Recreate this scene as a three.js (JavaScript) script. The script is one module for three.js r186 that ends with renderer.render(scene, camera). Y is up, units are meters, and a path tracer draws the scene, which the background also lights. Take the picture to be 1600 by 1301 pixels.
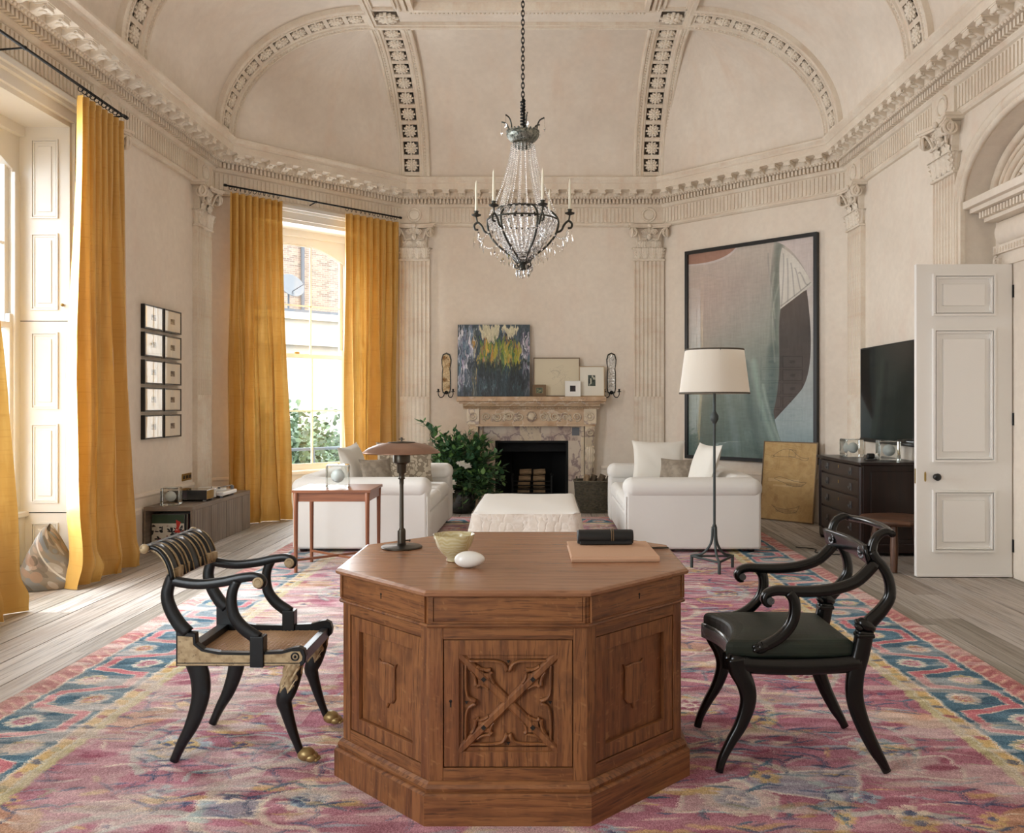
import * as THREE from 'three';
import { mergeGeometries, mergeVertices } from 'three/addons/utils/BufferGeometryUtils.js';
import { RoundedBoxGeometry } from 'three/addons/geometries/RoundedBoxGeometry.js';
import { RectAreaLightUniformsLib } from 'three/addons/lights/RectAreaLightUniformsLib.js';

// ---------- camera, sky, light, exposure ----------
const scene = new THREE.Scene();
const EYE = 1.4, FOCAL = 1345;
const camera = new THREE.PerspectiveCamera(2 * Math.atan(650.5 / FOCAL) * 180 / Math.PI, 1600 / 1301, 0.05, 200);
camera.position.set(0.15, EYE, 0);
camera.lookAt(0.15, EYE, -10);
camera.setViewOffset(1600, 1301, -48, 19.5, 1600, 1301);       // rising and shifting front of a view camera
camera.updateMatrixWorld(true);
scene.background = new THREE.Color().setRGB(0.89, 0.95, 1.0);   // even overcast sky
scene.backgroundIntensity = 0.55;
const renderer = new THREE.WebGLRenderer({ antialias: true });
renderer.toneMapping = THREE.LinearToneMapping;
renderer.toneMappingExposure = 11.6;
renderer.shadowMap.enabled = true;
RectAreaLightUniformsLib.init();
// daylight of the three tall windows: beside the camera, in the long wall, in the far canted wall
for (const [x, y, z, tx, tz, w, h, q] of [[-2.62, 2.0, -0.14, 0.5, -3.3, 1.3, 2.8, 0.5], [-3.55, 2.05, -6.0, 3, -6.0, 1.15, 2.9, 1.5], [-2.93, 2.02, -11.05, -1, -9.12, 1.3, 2.6, 0.95]]) { const l = new THREE.RectAreaLight(new THREE.Color().setRGB(0.89, 0.95, 1.0), q, w, h); l.name = 'window_daylight'; l.position.set(x, y, z); l.lookAt(tx, y, tz); scene.add(l); }

// ---------- helpers ----------
let seed_ = 12345;
const rnd = () => { seed_ = (seed_ * 1664525 + 1013904223) >>> 0; return seed_ / 4294967296; };
const rr = (a, b) => a + (b - a) * rnd();
const reseed = (n) => { seed_ = n >>> 0; };
const V2 = (x, y) => new THREE.Vector2(x, y), V3 = (x, y, z) => new THREE.Vector3(x, y, z);
const lerp = (a, b, t) => a + (b - a) * t, clamp = (x, a = 0, b = 1) => Math.min(b, Math.max(a, x)), sst = (a, b, x) => { const t = clamp((x - a) / (b - a)); return t * t * (3 - 2 * t); };
const taken = new Set();
function numbered(name) { if (!taken.has(name)) { taken.add(name); return name; } for (let i = 1; ; i++) { const n = name + '_' + String(i).padStart(3, '0'); if (!taken.has(n)) { taken.add(n); return n; } } }
const lit = (m) => { m.castShadow = true; m.receiveShadow = true; return m; };
function thing(name, label, category, pos = [0, 0, 0], turn = 0, group, kind) {
  const o = new THREE.Group(); o.name = numbered(name); scene.add(o);
  o.position.set(...pos); o.rotation.y = turn; o.userData = { label, category };
  if (group) o.userData.group = group;
  if (kind) o.userData.kind = kind;
  return o;
}
// geometry clean-up: every piece gets position, normal, uv and no index
function clean(g) {
  if (g.index) g = g.toNonIndexed();
  if (!g.attributes.normal) g.computeVertexNormals();
  if (!g.attributes.uv) g.setAttribute('uv', new THREE.BufferAttribute(new Float32Array(g.attributes.position.count * 2), 2));
  for (const k of Object.keys(g.attributes)) if (!['position', 'normal', 'uv'].includes(k)) g.deleteAttribute(k);
  g.morphAttributes = {};
  return g;
}
function join(list) { list = list.flat(Infinity).filter(Boolean).map(clean); return list.length === 1 ? list[0] : mergeGeometries(list); }
// uv in metres from the dominant axis of each face; u runs along the grain axis where it can
function muv(g, grain = 'x', ou = 0, ov = 0) {
  g = clean(g); const p = g.attributes.position, uv = g.attributes.uv, gi = 'xyz'.indexOf(grain);
  const a = V3(), b = V3(), c = V3(), n = V3();
  for (let i = 0; i < p.count; i += 3) {
    a.fromBufferAttribute(p, i); b.fromBufferAttribute(p, i + 1); c.fromBufferAttribute(p, i + 2);
    n.copy(b).sub(a).cross(c.clone().sub(a));
    const ab = [Math.abs(n.x), Math.abs(n.y), Math.abs(n.z)]; const k = ab.indexOf(Math.max(...ab));
    let ax = [0, 1, 2].filter((q) => q !== k);
    if (ax[1] === gi) ax = [ax[1], ax[0]];
    [a, b, c].forEach((q, j) => uv.setXY(i + j, q.getComponent(ax[0]) + ou, q.getComponent(ax[1]) + ov));
  }
  return g;
}
function part(name, geo, mat, parent, grain, label) {
  let g = Array.isArray(geo) ? join(geo) : clean(geo);
  if (grain !== false) g = muv(g, grain || 'x', grain ? 0 : 0);
  const m = lit(new THREE.Mesh(g, mat)); m.name = name; if (parent === scene) m.name = numbered(name);
  if (label) m.userData.label = label;
  parent.add(m); return m;
}
function solo(name, label, category, geo, mat, pos, turn = 0, group, grain, kind) {
  const m = part(name, geo, mat, scene, grain); m.position.set(...pos); m.rotation.y = turn;
  m.userData = { label, category }; if (group) m.userData.group = group; if (kind) m.userData.kind = kind;
  return m;
}
const xf = (g, x = 0, y = 0, z = 0, rx = 0, ry = 0, rz = 0, s = 1) => { const e = new THREE.Matrix4().compose(V3(x, y, z), new THREE.Quaternion().setFromEuler(new THREE.Euler(rx, ry, rz)), Array.isArray(s) ? V3(...s) : V3(s, s, s)); return g.clone().applyMatrix4(e); };
const box = (w, h, d, x = 0, y = 0, z = 0) => new THREE.BoxGeometry(w, h, d).translate(x, y, z);
const bx = (x0, x1, y0, y1, z0, z1) => box(x1 - x0, y1 - y0, z1 - z0, (x0 + x1) / 2, (y0 + y1) / 2, (z0 + z1) / 2);
const rbox = (w, h, d, r, x = 0, y = 0, z = 0, seg = 2) => new RoundedBoxGeometry(w, h, d, seg, Math.min(r, w / 2.01, h / 2.01, d / 2.01)).translate(x, y, z);
const rb = (x0, x1, y0, y1, z0, z1, r = 0.004, seg = 1) => rbox(x1 - x0, y1 - y0, z1 - z0, r, (x0 + x1) / 2, (y0 + y1) / 2, (z0 + z1) / 2, seg);
const cyl = (r0, r1, h, n = 20, x = 0, y = 0, z = 0) => new THREE.CylinderGeometry(r1, r0, h, n).translate(x, y + h / 2, z);
const sph = (r, x = 0, y = 0, z = 0, n = 14, m = 10) => new THREE.SphereGeometry(r, n, m).translate(x, y, z);
const lathe = (pts, n = 32) => new THREE.LatheGeometry(pts.map((p) => V2(p[0], p[1])), n);
const tor = (R, r, n = 24, m = 8, arc = Math.PI * 2) => new THREE.TorusGeometry(R, r, m, n, arc);
function ext(pts, depth, bevel = 0, curve = 6, bseg = 1) {
  const s = pts instanceof THREE.Shape ? pts : new THREE.Shape(pts.map((p) => V2(p[0], p[1])));
  const o = bevel ? { depth: depth - 2 * bevel, bevelEnabled: true, bevelThickness: bevel, bevelSize: bevel, bevelOffset: -bevel, bevelSegments: bseg, curveSegments: curve } : { depth, bevelEnabled: false, curveSegments: curve };
  const g = new THREE.ExtrudeGeometry(s, o); if (bevel) g.translate(0, 0, bevel); return g;
}
const spl = (pts, n, closed = false) => new THREE.CatmullRomCurve3(pts.map((p) => V3(p[0], p[1], p[2] || 0)), closed, 'centripetal').getPoints(n);
// tube of changing radius along points; rad(t) gives [across, other] radii; up fixes the cross-section's second axis
function sweep(pts, rad, n = 8, { up = null, cap = true, sq = 0 } = {}) {
  const P = pts.map((p) => (p.isVector3 ? p : V3(p[0], p[1], p[2] || 0))), N = P.length, pos = [], uv = [], idx = [];
  let prev = null, len = 0;
  for (let i = 0; i < N; i++) {
    const t = P[Math.min(i + 1, N - 1)].clone().sub(P[Math.max(i - 1, 0)]).normalize();
    let u;
    if (up) u = up.clone().sub(t.clone().multiplyScalar(up.dot(t))).normalize();
    else if (!prev) { u = Math.abs(t.y) < 0.9 ? V3(0, 1, 0) : V3(1, 0, 0); u.sub(t.clone().multiplyScalar(u.dot(t))).normalize(); }
    else { u = prev.clone().sub(t.clone().multiplyScalar(prev.dot(t))).normalize(); }
    prev = u; const w = t.clone().cross(u);
    if (i) len += P[i].distanceTo(P[i - 1]);
    let r = typeof rad === 'function' ? rad(i / (N - 1)) : rad; if (!Array.isArray(r)) r = [r, r];
    for (let k = 0; k <= n; k++) {
      const a = (k / n) * Math.PI * 2; let c = Math.cos(a), s = Math.sin(a);
      if (sq) { const m = Math.pow(Math.pow(Math.abs(c), sq) + Math.pow(Math.abs(s), sq), 1 / sq); c /= m; s /= m; }
      pos.push(P[i].x + w.x * c * r[0] + u.x * s * r[1], P[i].y + w.y * c * r[0] + u.y * s * r[1], P[i].z + w.z * c * r[0] + u.z * s * r[1]); uv.push(k / n, len);
    }
  }
  const W = n + 1;
  for (let i = 0; i < N - 1; i++) for (let k = 0; k < n; k++) { const a = i * W + k, b = a + 1, c = a + W, d = c + 1; idx.push(a, b, c, b, d, c); }
  if (cap) for (const [i, f] of [[0, 1], [N - 1, -1]]) { const c = pos.length / 3; pos.push(P[i].x, P[i].y, P[i].z); uv.push(0.5, 0); for (let k = 0; k < n; k++) { const a = i * W + k; f > 0 ? idx.push(c, a + 1, a) : idx.push(c, a, a + 1); } }
  const g = new THREE.BufferGeometry(); g.setAttribute('position', new THREE.Float32BufferAttribute(pos, 3)); g.setAttribute('uv', new THREE.Float32BufferAttribute(uv, 2)); g.setIndex(idx); g.computeVertexNormals(); return g;
}
// grid surface from f(u, v) -> [x, y, z]
function surf(f, nu, nv, uvf) {
  const pos = [], uv = [], idx = [];
  for (let j = 0; j <= nv; j++) for (let i = 0; i <= nu; i++) { const p = f(i / nu, j / nv); pos.push(p[0], p[1], p[2]); const q = uvf ? uvf(i / nu, j / nv, p) : [i / nu, j / nv]; uv.push(q[0], q[1]); }
  for (let j = 0; j < nv; j++) for (let i = 0; i < nu; i++) { const a = j * (nu + 1) + i, b = a + 1, c = a + nu + 1, d = c + 1; idx.push(a, b, c, b, d, c); }
  const g = new THREE.BufferGeometry(); g.setAttribute('position', new THREE.Float32BufferAttribute(pos, 3)); g.setAttribute('uv', new THREE.Float32BufferAttribute(uv, 2)); g.setIndex(idx); g.computeVertexNormals(); return g;
}
const flat = (g) => { g = clean(g); g.deleteAttribute('normal'); g.computeVertexNormals(); return g; };
// tileable value noise
const LAT = 256, lat = new Float32Array(LAT * LAT); reseed(77); for (let i = 0; i < lat.length; i++) lat[i] = rnd();
function vn(x, y, per) {
  const xi = Math.floor(x), yi = Math.floor(y), fx = x - xi, fy = y - yi, m = (a) => ((a % per) + per) % per;
  const x0 = m(xi) & 255, x1 = m(xi + 1) & 255, y0 = m(yi) & 255, y1 = m(yi + 1) & 255, u = fx * fx * (3 - 2 * fx), v = fy * fy * (3 - 2 * fy);
  return lerp(lerp(lat[y0 * LAT + x0], lat[y0 * LAT + x1], u), lerp(lat[y1 * LAT + x0], lat[y1 * LAT + x1], u), v);
}
function fbm(u, v, f, oct = 4, sx = 1, sy = 1) { let a = 0, w = 0.5, s = 0; for (let o = 0; o < oct; o++) { const per = Math.min(256, f << o); a += w * vn(u * per * sx + o * 17, v * per * sy + o * 31, 256); s += w; w *= 0.5; } return a / s; }
function tile(u, v, f, oct = 4, fy = f) { let a = 0, w = 0.5, s = 0; for (let o = 0; o < oct; o++) { const px = Math.min(256, f << o), py = Math.min(256, fy << o), x = u * px, y = v * py; const xi = Math.floor(x), yi = Math.floor(y), cx = x - xi, cy = y - yi, U = cx * cx * (3 - 2 * cx), W = cy * cy * (3 - 2 * cy); const g = (i, j) => lat[((j % py) + o * 37 & 255) * LAT + ((i % px) + o * 53 & 255)]; a += w * lerp(lerp(g(xi, yi), g(xi + 1, yi), U), lerp(g(xi, yi + 1), g(xi + 1, yi + 1), U), W); s += w; w *= 0.5; } return a / s; }
function tex(w, h, f, { srgb = true, size = 1, sizeY } = {}) {
  const d = new Uint8Array(w * h * 4);
  for (let y = 0; y < h; y++) for (let x = 0; x < w; x++) { const c = f(x / w, y / h), i = (y * w + x) * 4; if (typeof c === 'number') { d[i] = d[i + 1] = d[i + 2] = clamp(c) * 255; } else { d[i] = clamp(c[0], 0, 255); d[i + 1] = clamp(c[1], 0, 255); d[i + 2] = clamp(c[2], 0, 255); } d[i + 3] = 255; }
  const t = new THREE.DataTexture(d, w, h, THREE.RGBAFormat); t.wrapS = t.wrapT = THREE.RepeatWrapping; t.magFilter = THREE.LinearFilter; t.minFilter = THREE.LinearMipmapLinearFilter; t.generateMipmaps = true;
  if (srgb) t.colorSpace = THREE.SRGBColorSpace;
  t.repeat.set(1 / size, 1 / (sizeY || size)); t.needsUpdate = true; return t;
}
function canvasTex(w, h, draw) { const c = document.createElement('canvas'); c.width = w; c.height = h; const x = c.getContext('2d'); draw(x, w, h); const t = new THREE.CanvasTexture(c); t.colorSpace = THREE.SRGBColorSpace; t.wrapS = t.wrapT = THREE.RepeatWrapping; return t; }
const mix3 = (a, b, t) => [lerp(a[0], b[0], t), lerp(a[1], b[1], t), lerp(a[2], b[2], t)];
const std = (o) => new THREE.MeshStandardMaterial({ roughness: 0.7, ...o });
const phy = (o) => new THREE.MeshPhysicalMaterial({ roughness: 0.5, ...o });
// ---------- materials ----------
const bumpFine = tex(512, 512, (u, v) => 0.55 * tile(u, v, 24, 4) + 0.45 * tile(u, v, 90, 2), { srgb: false, size: 0.8 });
const plasterTex = (a, b, c, amt, size = 2.6) => tex(1024, 1024, (u, v) => { const n = tile(u, v, 3, 5), k = tile(u, v, 9, 4, 5), f = tile(u + 0.3, v, 60, 3), s = tile(u, v + 0.4, 20, 3, 4); let q = mix3(a, b, clamp((n - 0.5) * amt * 2 + 0.5)); q = mix3(q, c, clamp((k - 0.55) * 1.6 * amt) + clamp((s - 0.62) * amt)); const d = (f - 0.5) * 9; return [q[0] + d, q[1] + d, q[2] + d]; }, { size });
const plasterMap = plasterTex([239, 228, 213], [230, 217, 201], [232, 213, 196], 1.0);
const vaultMap = plasterTex([239, 228, 214], [226, 213, 198], [231, 211, 192], 1.3, 3.2);
const ornMap = plasterTex([238, 227, 210], [226, 211, 192], [222, 198, 176], 1.3, 0.9);
const M = {};
M.plaster = std({ map: plasterMap, roughness: 0.92, bumpMap: bumpFine, bumpScale: 0.0012 });
M.vault = std({ map: vaultMap, roughness: 0.95, bumpMap: bumpFine, bumpScale: 0.0012 });
M.orn = std({ map: ornMap, roughness: 0.9, bumpMap: bumpFine, bumpScale: 0.0016 });
M.white = std({ color: 0xe8e5df, roughness: 0.45, bumpMap: bumpFine, bumpScale: 0.0004 });
M.doorWhite = std({ color: 0xf3f0ea, roughness: 0.42, bumpMap: bumpFine, bumpScale: 0.0005 });
M.sash = std({ color: 0xe8e6e1, roughness: 0.4 });
M.glass = phy({ color: 0xffffff, transmission: 1, roughness: 0.0, thickness: 0, ior: 1.45 });
M.iron = std({ color: 0x1b1c1c, roughness: 0.5, metalness: 0.6 });
M.bronze = std({ color: 0x44443e, roughness: 0.45, metalness: 0.75, bumpMap: bumpFine, bumpScale: 0.001 });
M.silverOld = std({ map: tex(256, 256, (u, v) => mix3([150, 152, 142], [84, 88, 82], clamp((tile(u, v, 20, 3) - 0.4) * 3)), { size: 0.2 }), roughness: 0.4, metalness: 0.7, bumpMap: bumpFine, bumpScale: 0.01 });
M.brass = std({ color: 0xa98f55, roughness: 0.35, metalness: 0.9 });
M.candle = phy({ color: 0xefe8d2, roughness: 0.55, sheen: 0.2 });
M.crystal = phy({ color: 0xffffff, transmission: 1, roughness: 0.02, thickness: 0.01, ior: 1.5 });
M.clear = phy({ color: 0xffffff, transmission: 1, roughness: 0.03, thickness: 0.05, ior: 1.45, attenuationColor: new THREE.Color(0xdfeae4), attenuationDistance: 0.6 });
// old grey floorboards: u runs along the board
const boardMap = (seed, warm) => tex(1024, 512, (u, v) => {
  const g = tile(u + seed, v, 3, 5, 48), g2 = tile(u, v + seed, 6, 4, 110), blot = tile(u + seed, v + seed, 4, 4, 6), knot = tile(u + seed * 3, v, 8, 2, 10);
  let c = mix3([202, 194, 188], [170, 161, 153], clamp((g - 0.42) * 2.6)); c = mix3(c, [104, 96, 88], clamp((g2 - 0.58) * 2.8)); c = mix3(c, warm, clamp((blot - 0.5) * 2.2) * 0.8);
  c = mix3(c, [216, 208, 200], clamp((tile(u, v + 0.5 + seed, 5, 3, 30) - 0.6) * 2.2)); c = mix3(c, [84, 74, 66], clamp((knot - 0.9) * 6) * 0.5); return c;
}, { size: 2.0, sizeY: 0.9 });
const boardBump = tex(512, 512, (u, v) => 0.6 * tile(u, v, 4, 4, 70) + 0.4 * tile(u, v, 10, 3, 120), { srgb: false, size: 2.0, sizeY: 0.9 });
const boardMaps = [[0.1, [176, 160, 144]], [0.45, [150, 144, 130]], [0.77, [184, 166, 150]]].map(([s, w]) => boardMap(s, w));
M.boards = [[0, 0xe4e2de], [1, 0xd8d5ce], [2, 0xe4e0da], [1, 0xc2beb5], [0, 0xcfc9c1]].map(([k, c]) => std({ map: boardMaps[k], color: c, roughness: 0.62, bumpMap: boardBump, bumpScale: 0.004 }));
M.subfloor = std({ color: 0x2b2622, roughness: 1 });
// figured oak (desk)
const oakMap = tex(1024, 1024, (u, v) => {
  const w = 0.06 * (tile(u, v, 2, 3) - 0.5), g = tile(u, v + w, 3, 4, 40), fine = tile(u, v + w, 10, 3, 220), ray = tile(u + 0.2 + 0.35 * v, v, 60, 2, 34), big = tile(u, v, 2, 3, 3), dirt = tile(u + 0.6, v, 7, 4, 9);
  let c = mix3([144, 94, 55], [106, 64, 36], clamp((g - 0.38) * 2.6)); c = mix3(c, [70, 40, 22], clamp((fine - 0.58) * 2.8)); c = mix3(c, [168, 122, 78], clamp((ray - 0.7) * 5) * 0.75 * clamp((big - 0.3) * 4)); c = mix3(c, [118, 66, 38], clamp((big - 0.5) * 1.8)); return mix3(c, [88, 54, 32], clamp((dirt - 0.56) * 2.2));
}, { size: 0.62 });
const oakBump = tex(512, 512, (u, v) => 0.5 * tile(u, v, 4, 4, 64) + 0.5 * tile(u, v, 10, 3, 128), { srgb: false, size: 0.8 });
M.oak = std({ map: oakMap, roughness: 0.48, bumpMap: oakBump, bumpScale: 0.0012 });
const oakTopMap = tex(1024, 1024, (u, v) => { const g = tile(u, v, 4, 4, 56), fine = tile(u, v, 10, 3, 180), b = tile(u, v, 3, 4); let c = mix3([160, 114, 84], [136, 92, 64], clamp((g - 0.4) * 2)); c = mix3(c, [98, 62, 40], clamp((fine - 0.64) * 2)); return mix3(c, [168, 124, 92], clamp((b - 0.5) * 1.5)); }, { size: 0.9 });
M.oakTop = std({ map: oakTopMap, roughness: 0.27, bumpMap: oakBump, bumpScale: 0.0006 });
M.teak = std({ map: tex(512, 512, (u, v) => { const g = tile(u, v, 3, 4, 50); return mix3([142, 88, 58], [108, 64, 40], clamp((g - 0.35) * 2)); }, { size: 0.7 }), roughness: 0.38 });
M.mahog = std({ map: tex(512, 512, (u, v) => { const g = tile(u, v, 3, 4, 40), b = tile(u, v, 3, 3); return mix3(mix3([36, 18, 14], [20, 11, 9], clamp((g - 0.35) * 2)), [46, 23, 17], clamp((b - 0.55) * 2)); }, { size: 0.8 }), roughness: 0.32 });
M.greyWood = std({ map: tex(512, 512, (u, v) => { const g = tile(u, v, 3, 4, 44), b = tile(u, v, 5, 3); return mix3(mix3([136, 122, 108], [104, 90, 78], clamp((g - 0.35) * 2)), [120, 100, 82], clamp((b - 0.5) * 2)); }, { size: 0.9 }), roughness: 0.7 });
M.stoolWood = std({ map: tex(256, 256, (u, v) => { const g = tile(u, v, 4, 4, 30); return mix3([96, 62, 40], [58, 36, 24], clamp((g - 0.35) * 2.2)); }, { size: 0.5 }), roughness: 0.5 });
// lacquer and gilding of the chairs
M.ebony = phy({ map: tex(256, 256, (u, v) => { const n = tile(u, v, 14, 3), w = tile(u + 0.4, v, 40, 2); return mix3([11, 16, 19], [30, 42, 48], clamp((n - 0.6) * 2.4) + clamp((w - 0.82) * 4)); }, { size: 0.3 }), roughness: 0.36 });
M.black = phy({ color: 0x07090a, roughness: 0.22 });
M.gilt = std({ map: tex(256, 256, (u, v) => { const n = tile(u, v, 12, 4), s = tile(u, v, 30, 3); return mix3(mix3([184, 162, 126], [144, 120, 86], clamp((n - 0.4) * 2)), [92, 74, 52], clamp((s - 0.68) * 4)); }, { size: 0.25 }), roughness: 0.5, metalness: 0.2 });
M.giltDark = std({ color: 0xa38b5c, roughness: 0.38, metalness: 0.6, bumpMap: bumpFine, bumpScale: 0.002 });
M.cane = std({ color: 0xc4a078, roughness: 0.6 });
M.greenLeather = phy({ map: tex(256, 256, (u, v) => { const n = tile(u, v, 5, 4); return mix3([24, 34, 26], [38, 50, 38], clamp((n - 0.4) * 2)); }, { size: 0.5 }), roughness: 0.5, bumpMap: bumpFine, bumpScale: 0.0006 });
M.pewter = std({ color: 0x6a6c6e, roughness: 0.38, metalness: 0.85 });
// fabrics
const weave = tex(256, 256, (u, v) => 0.5 + 0.22 * Math.sin(u * 6.283 * 40) * Math.sin(v * 6.283 * 40) + 0.3 * (tile(u, v, 60, 2) - 0.5), { srgb: false, size: 0.12 });
const crumple = tex(512, 512, (u, v) => tile(u, v, 3, 4), { srgb: false, size: 1.1 });
M.slip = phy({ color: 0xe0ddd7, roughness: 0.95, sheen: 0.15, sheenRoughness: 0.7, bumpMap: crumple, bumpScale: 0.014 });
M.linen = std({ color: 0xddd3c4, roughness: 0.95, bumpMap: weave, bumpScale: 0.0012 });
M.linenWhite = std({ color: 0xe0dbd1, roughness: 0.95, bumpMap: crumple, bumpScale: 0.012 });
M.spread = std({ map: tex(512, 512, (u, v) => { const n = tile(u, v, 10, 3), k = Math.abs(tile(u + 0.3, v, 7, 3) - 0.5); return mix3([230, 222, 210], [214, 202, 186], clamp(0.5 + (n - 0.5) * 1.4 - (k < 0.035 ? 0.45 : 0))); }, { size: 0.5 }), roughness: 0.95, bumpMap: tex(512, 512, (u, v) => { const k = Math.abs(tile(u + 0.3, v, 7, 3) - 0.5); return clamp(k * 8); }, { srgb: false, size: 0.5 }), bumpScale: 0.003 });
M.spreadTop = std({ color: 0xe9e4dc, roughness: 0.95, bumpMap: crumple, bumpScale: 0.008 });
M.damask = std({ map: tex(512, 512, (u, v) => { const a = Math.abs(tile(u, v, 5, 3) - 0.5), b = Math.abs(tile(u + 0.5, v + 0.2, 8, 2) - 0.5); return mix3([196, 184, 164], [126, 114, 98], a < 0.06 || b < 0.05 ? 0.85 : 0.1); }, { size: 0.45 }), roughness: 0.9 });
M.taupe = std({ map: tex(256, 256, (u, v) => mix3([150, 138, 122], [112, 100, 86], clamp((tile(u, v, 6, 4) - 0.35) * 2)), { size: 0.3 }), roughness: 0.9 });
M.silk = phy({ map: tex(512, 1024, (u, v) => { const s = tile(u, v, 60, 3, 8), h = tile(u, v, 10, 3, 120), b = tile(u, v, 3, 3); let c = mix3([210, 164, 84], [196, 148, 68], clamp((b - 0.4) * 2)); c = mix3(c, [222, 182, 106], clamp((s - 0.55) * 1.6)); return mix3(c, [180, 132, 58], clamp((h - 0.62) * 1.4)); }, { size: 1.2 }), roughness: 0.5, sheen: 0.35, sheenRoughness: 0.4, sheenColor: new THREE.Color(0xffd48a), transmission: 0.16, thickness: 0, side: THREE.DoubleSide, bumpMap: crumple, bumpScale: 0.016 });
M.shade = phy({ color: 0xf5eee0, roughness: 0.95, transmission: 0.4, thickness: 0, side: THREE.DoubleSide, bumpMap: weave, bumpScale: 0.0005 });
M.shadeTrim = std({ color: 0x4d4438, roughness: 0.8 });
M.lampIron = std({ color: 0x454b4a, roughness: 0.6, metalness: 0.5, bumpMap: bumpFine, bumpScale: 0.0015 });
// marble of the chimneypiece
const marble = (a, b, c, seed) => tex(512, 512, (u, v) => { const w = tile(u + seed, v, 4, 4), r = Math.abs(tile(u, v + seed, 3, 5) - 0.5), r2 = Math.abs(tile(u + 0.37, v + w * 0.2, 6, 4) - 0.5); let q = mix3(a, b, clamp((w - 0.4) * 2.2)); q = mix3(q, c, clamp(1 - r * 22) * 0.8); return mix3(q, [120, 104, 100], clamp(1 - r2 * 30) * 0.5 * clamp((w - 0.45) * 5)); }, { size: 0.6 });
M.marbleWarm = std({ map: marble([206, 178, 146], [176, 140, 106], [224, 210, 190], 0.1), roughness: 0.4 });
M.marblePale = std({ map: marble([222, 206, 180], [204, 186, 160], [150, 126, 118], 0.5), roughness: 0.3 });
M.marbleVein = std({ map: marble([214, 200, 182], [184, 160, 146], [126, 106, 108], 0.8), roughness: 0.3 });
M.marbleGrey = std({ color: 0x6b7076, roughness: 0.35 });
M.soot = std({ color: 0x0d0d0e, roughness: 0.85 });
M.log = std({ map: tex(256, 256, (u, v) => { const g = tile(u, v, 4, 4, 24); return mix3([168, 142, 110], [104, 82, 60], clamp((g - 0.35) * 2)); }, { size: 0.3 }), roughness: 0.9 });
M.barkLog = std({ map: tex(256, 256, (u, v) => { const g = tile(u, v, 4, 4, 20); return mix3([110, 94, 74], [60, 50, 40], clamp((g - 0.35) * 2)); }, { size: 0.3 }), roughness: 0.95 });
M.wicker = std({ map: tex(128, 128, (u, v) => mix3([96, 88, 72], [62, 58, 48], clamp((tile(u, v, 8, 3) - 0.35) * 2)), { size: 0.2 }), roughness: 0.8 });
M.leaf = phy({ color: 0x2f5a2c, roughness: 0.5, transmission: 0.15, thickness: 0, side: THREE.DoubleSide });
M.leafTint = phy({ color: 0xffffff, roughness: 0.45, transmission: 0.12, thickness: 0, side: THREE.DoubleSide });
M.stem = std({ color: 0x4a5a34, roughness: 0.8 });
M.petal = phy({ color: 0xf2f0e4, roughness: 0.7, transmission: 0.2, thickness: 0, side: THREE.DoubleSide });
M.vase = phy({ color: 0x1d211f, roughness: 0.2, clearcoat: 0.4 });
M.frameBlack = std({ color: 0x121314, roughness: 0.4 });
M.mount = std({ color: 0xe9e4d6, roughness: 0.9 });
M.picGlass = phy({ color: 0xffffff, transmission: 1, roughness: 0.0, thickness: 0, ior: 1.5 });
M.frameWood = std({ color: 0x6e5638, roughness: 0.5 });
M.framePale = std({ color: 0xb59a72, roughness: 0.5 });
M.frameWhite = std({ color: 0xeeece6, roughness: 0.5 });
M.mirror = std({ color: 0xdad8d2, roughness: 0.3, metalness: 0.9, bumpMap: bumpFine, bumpScale: 0.02 });
M.antique = std({ bumpMap: bumpFine, bumpScale: 0.02, map: tex(256, 256, (u, v) => { const n = tile(u, v, 6, 4); return mix3([216, 196, 160], [140, 104, 66], clamp((n - 0.45) * 3)); }, { size: 0.3 }), roughness: 0.34, metalness: 0.85 });
M.tvBlack = phy({ color: 0x050607, roughness: 0.08, clearcoat: 0.3 });
M.plasticBlack = std({ color: 0x101112, roughness: 0.4 });
M.plasticWhite = std({ color: 0xe6e6e4, roughness: 0.35 });
M.smoke = phy({ color: 0x2a2c2e, roughness: 0.05, clearcoat: 0.6 });
M.copper = std({ map: tex(256, 256, (u, v) => mix3([158, 124, 104], [128, 98, 82], clamp((tile(u, v, 4, 4) - 0.35) * 2)), { size: 0.4 }), roughness: 0.38, metalness: 0.65 });
M.copperIn = std({ color: 0xd8cbb8, roughness: 0.6 });
M.gun = std({ color: 0x544f47, roughness: 0.36, metalness: 0.9 });
M.onyx = phy({ map: tex(256, 256, (u, v) => { const w = tile(u, v, 3, 3), b = 0.5 + 0.5 * Math.sin((v * 9 + w * 3) * 6.283); return mix3([234, 226, 190], [214, 198, 146], b * 0.8); }, { size: 0.12 }), roughness: 0.15, transmission: 0.25, thickness: 0, clearcoat: 0.5 });
M.egg = phy({ color: 0xf4f2ec, roughness: 0.3, clearcoat: 0.4 });
M.leatherTan = std({ color: 0xcba283, roughness: 0.6, bumpMap: bumpFine, bumpScale: 0.0006 });
M.leatherBlack = std({ color: 0x15181a, roughness: 0.45, bumpMap: bumpFine, bumpScale: 0.0012 });
M.clay = std({ color: 0xb98a6a, roughness: 0.9 });
M.railBlue = std({ color: 0x5f6e7a, roughness: 0.5 });
M.keyhole = std({ color: 0x17110c, roughness: 0.7 });
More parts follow.
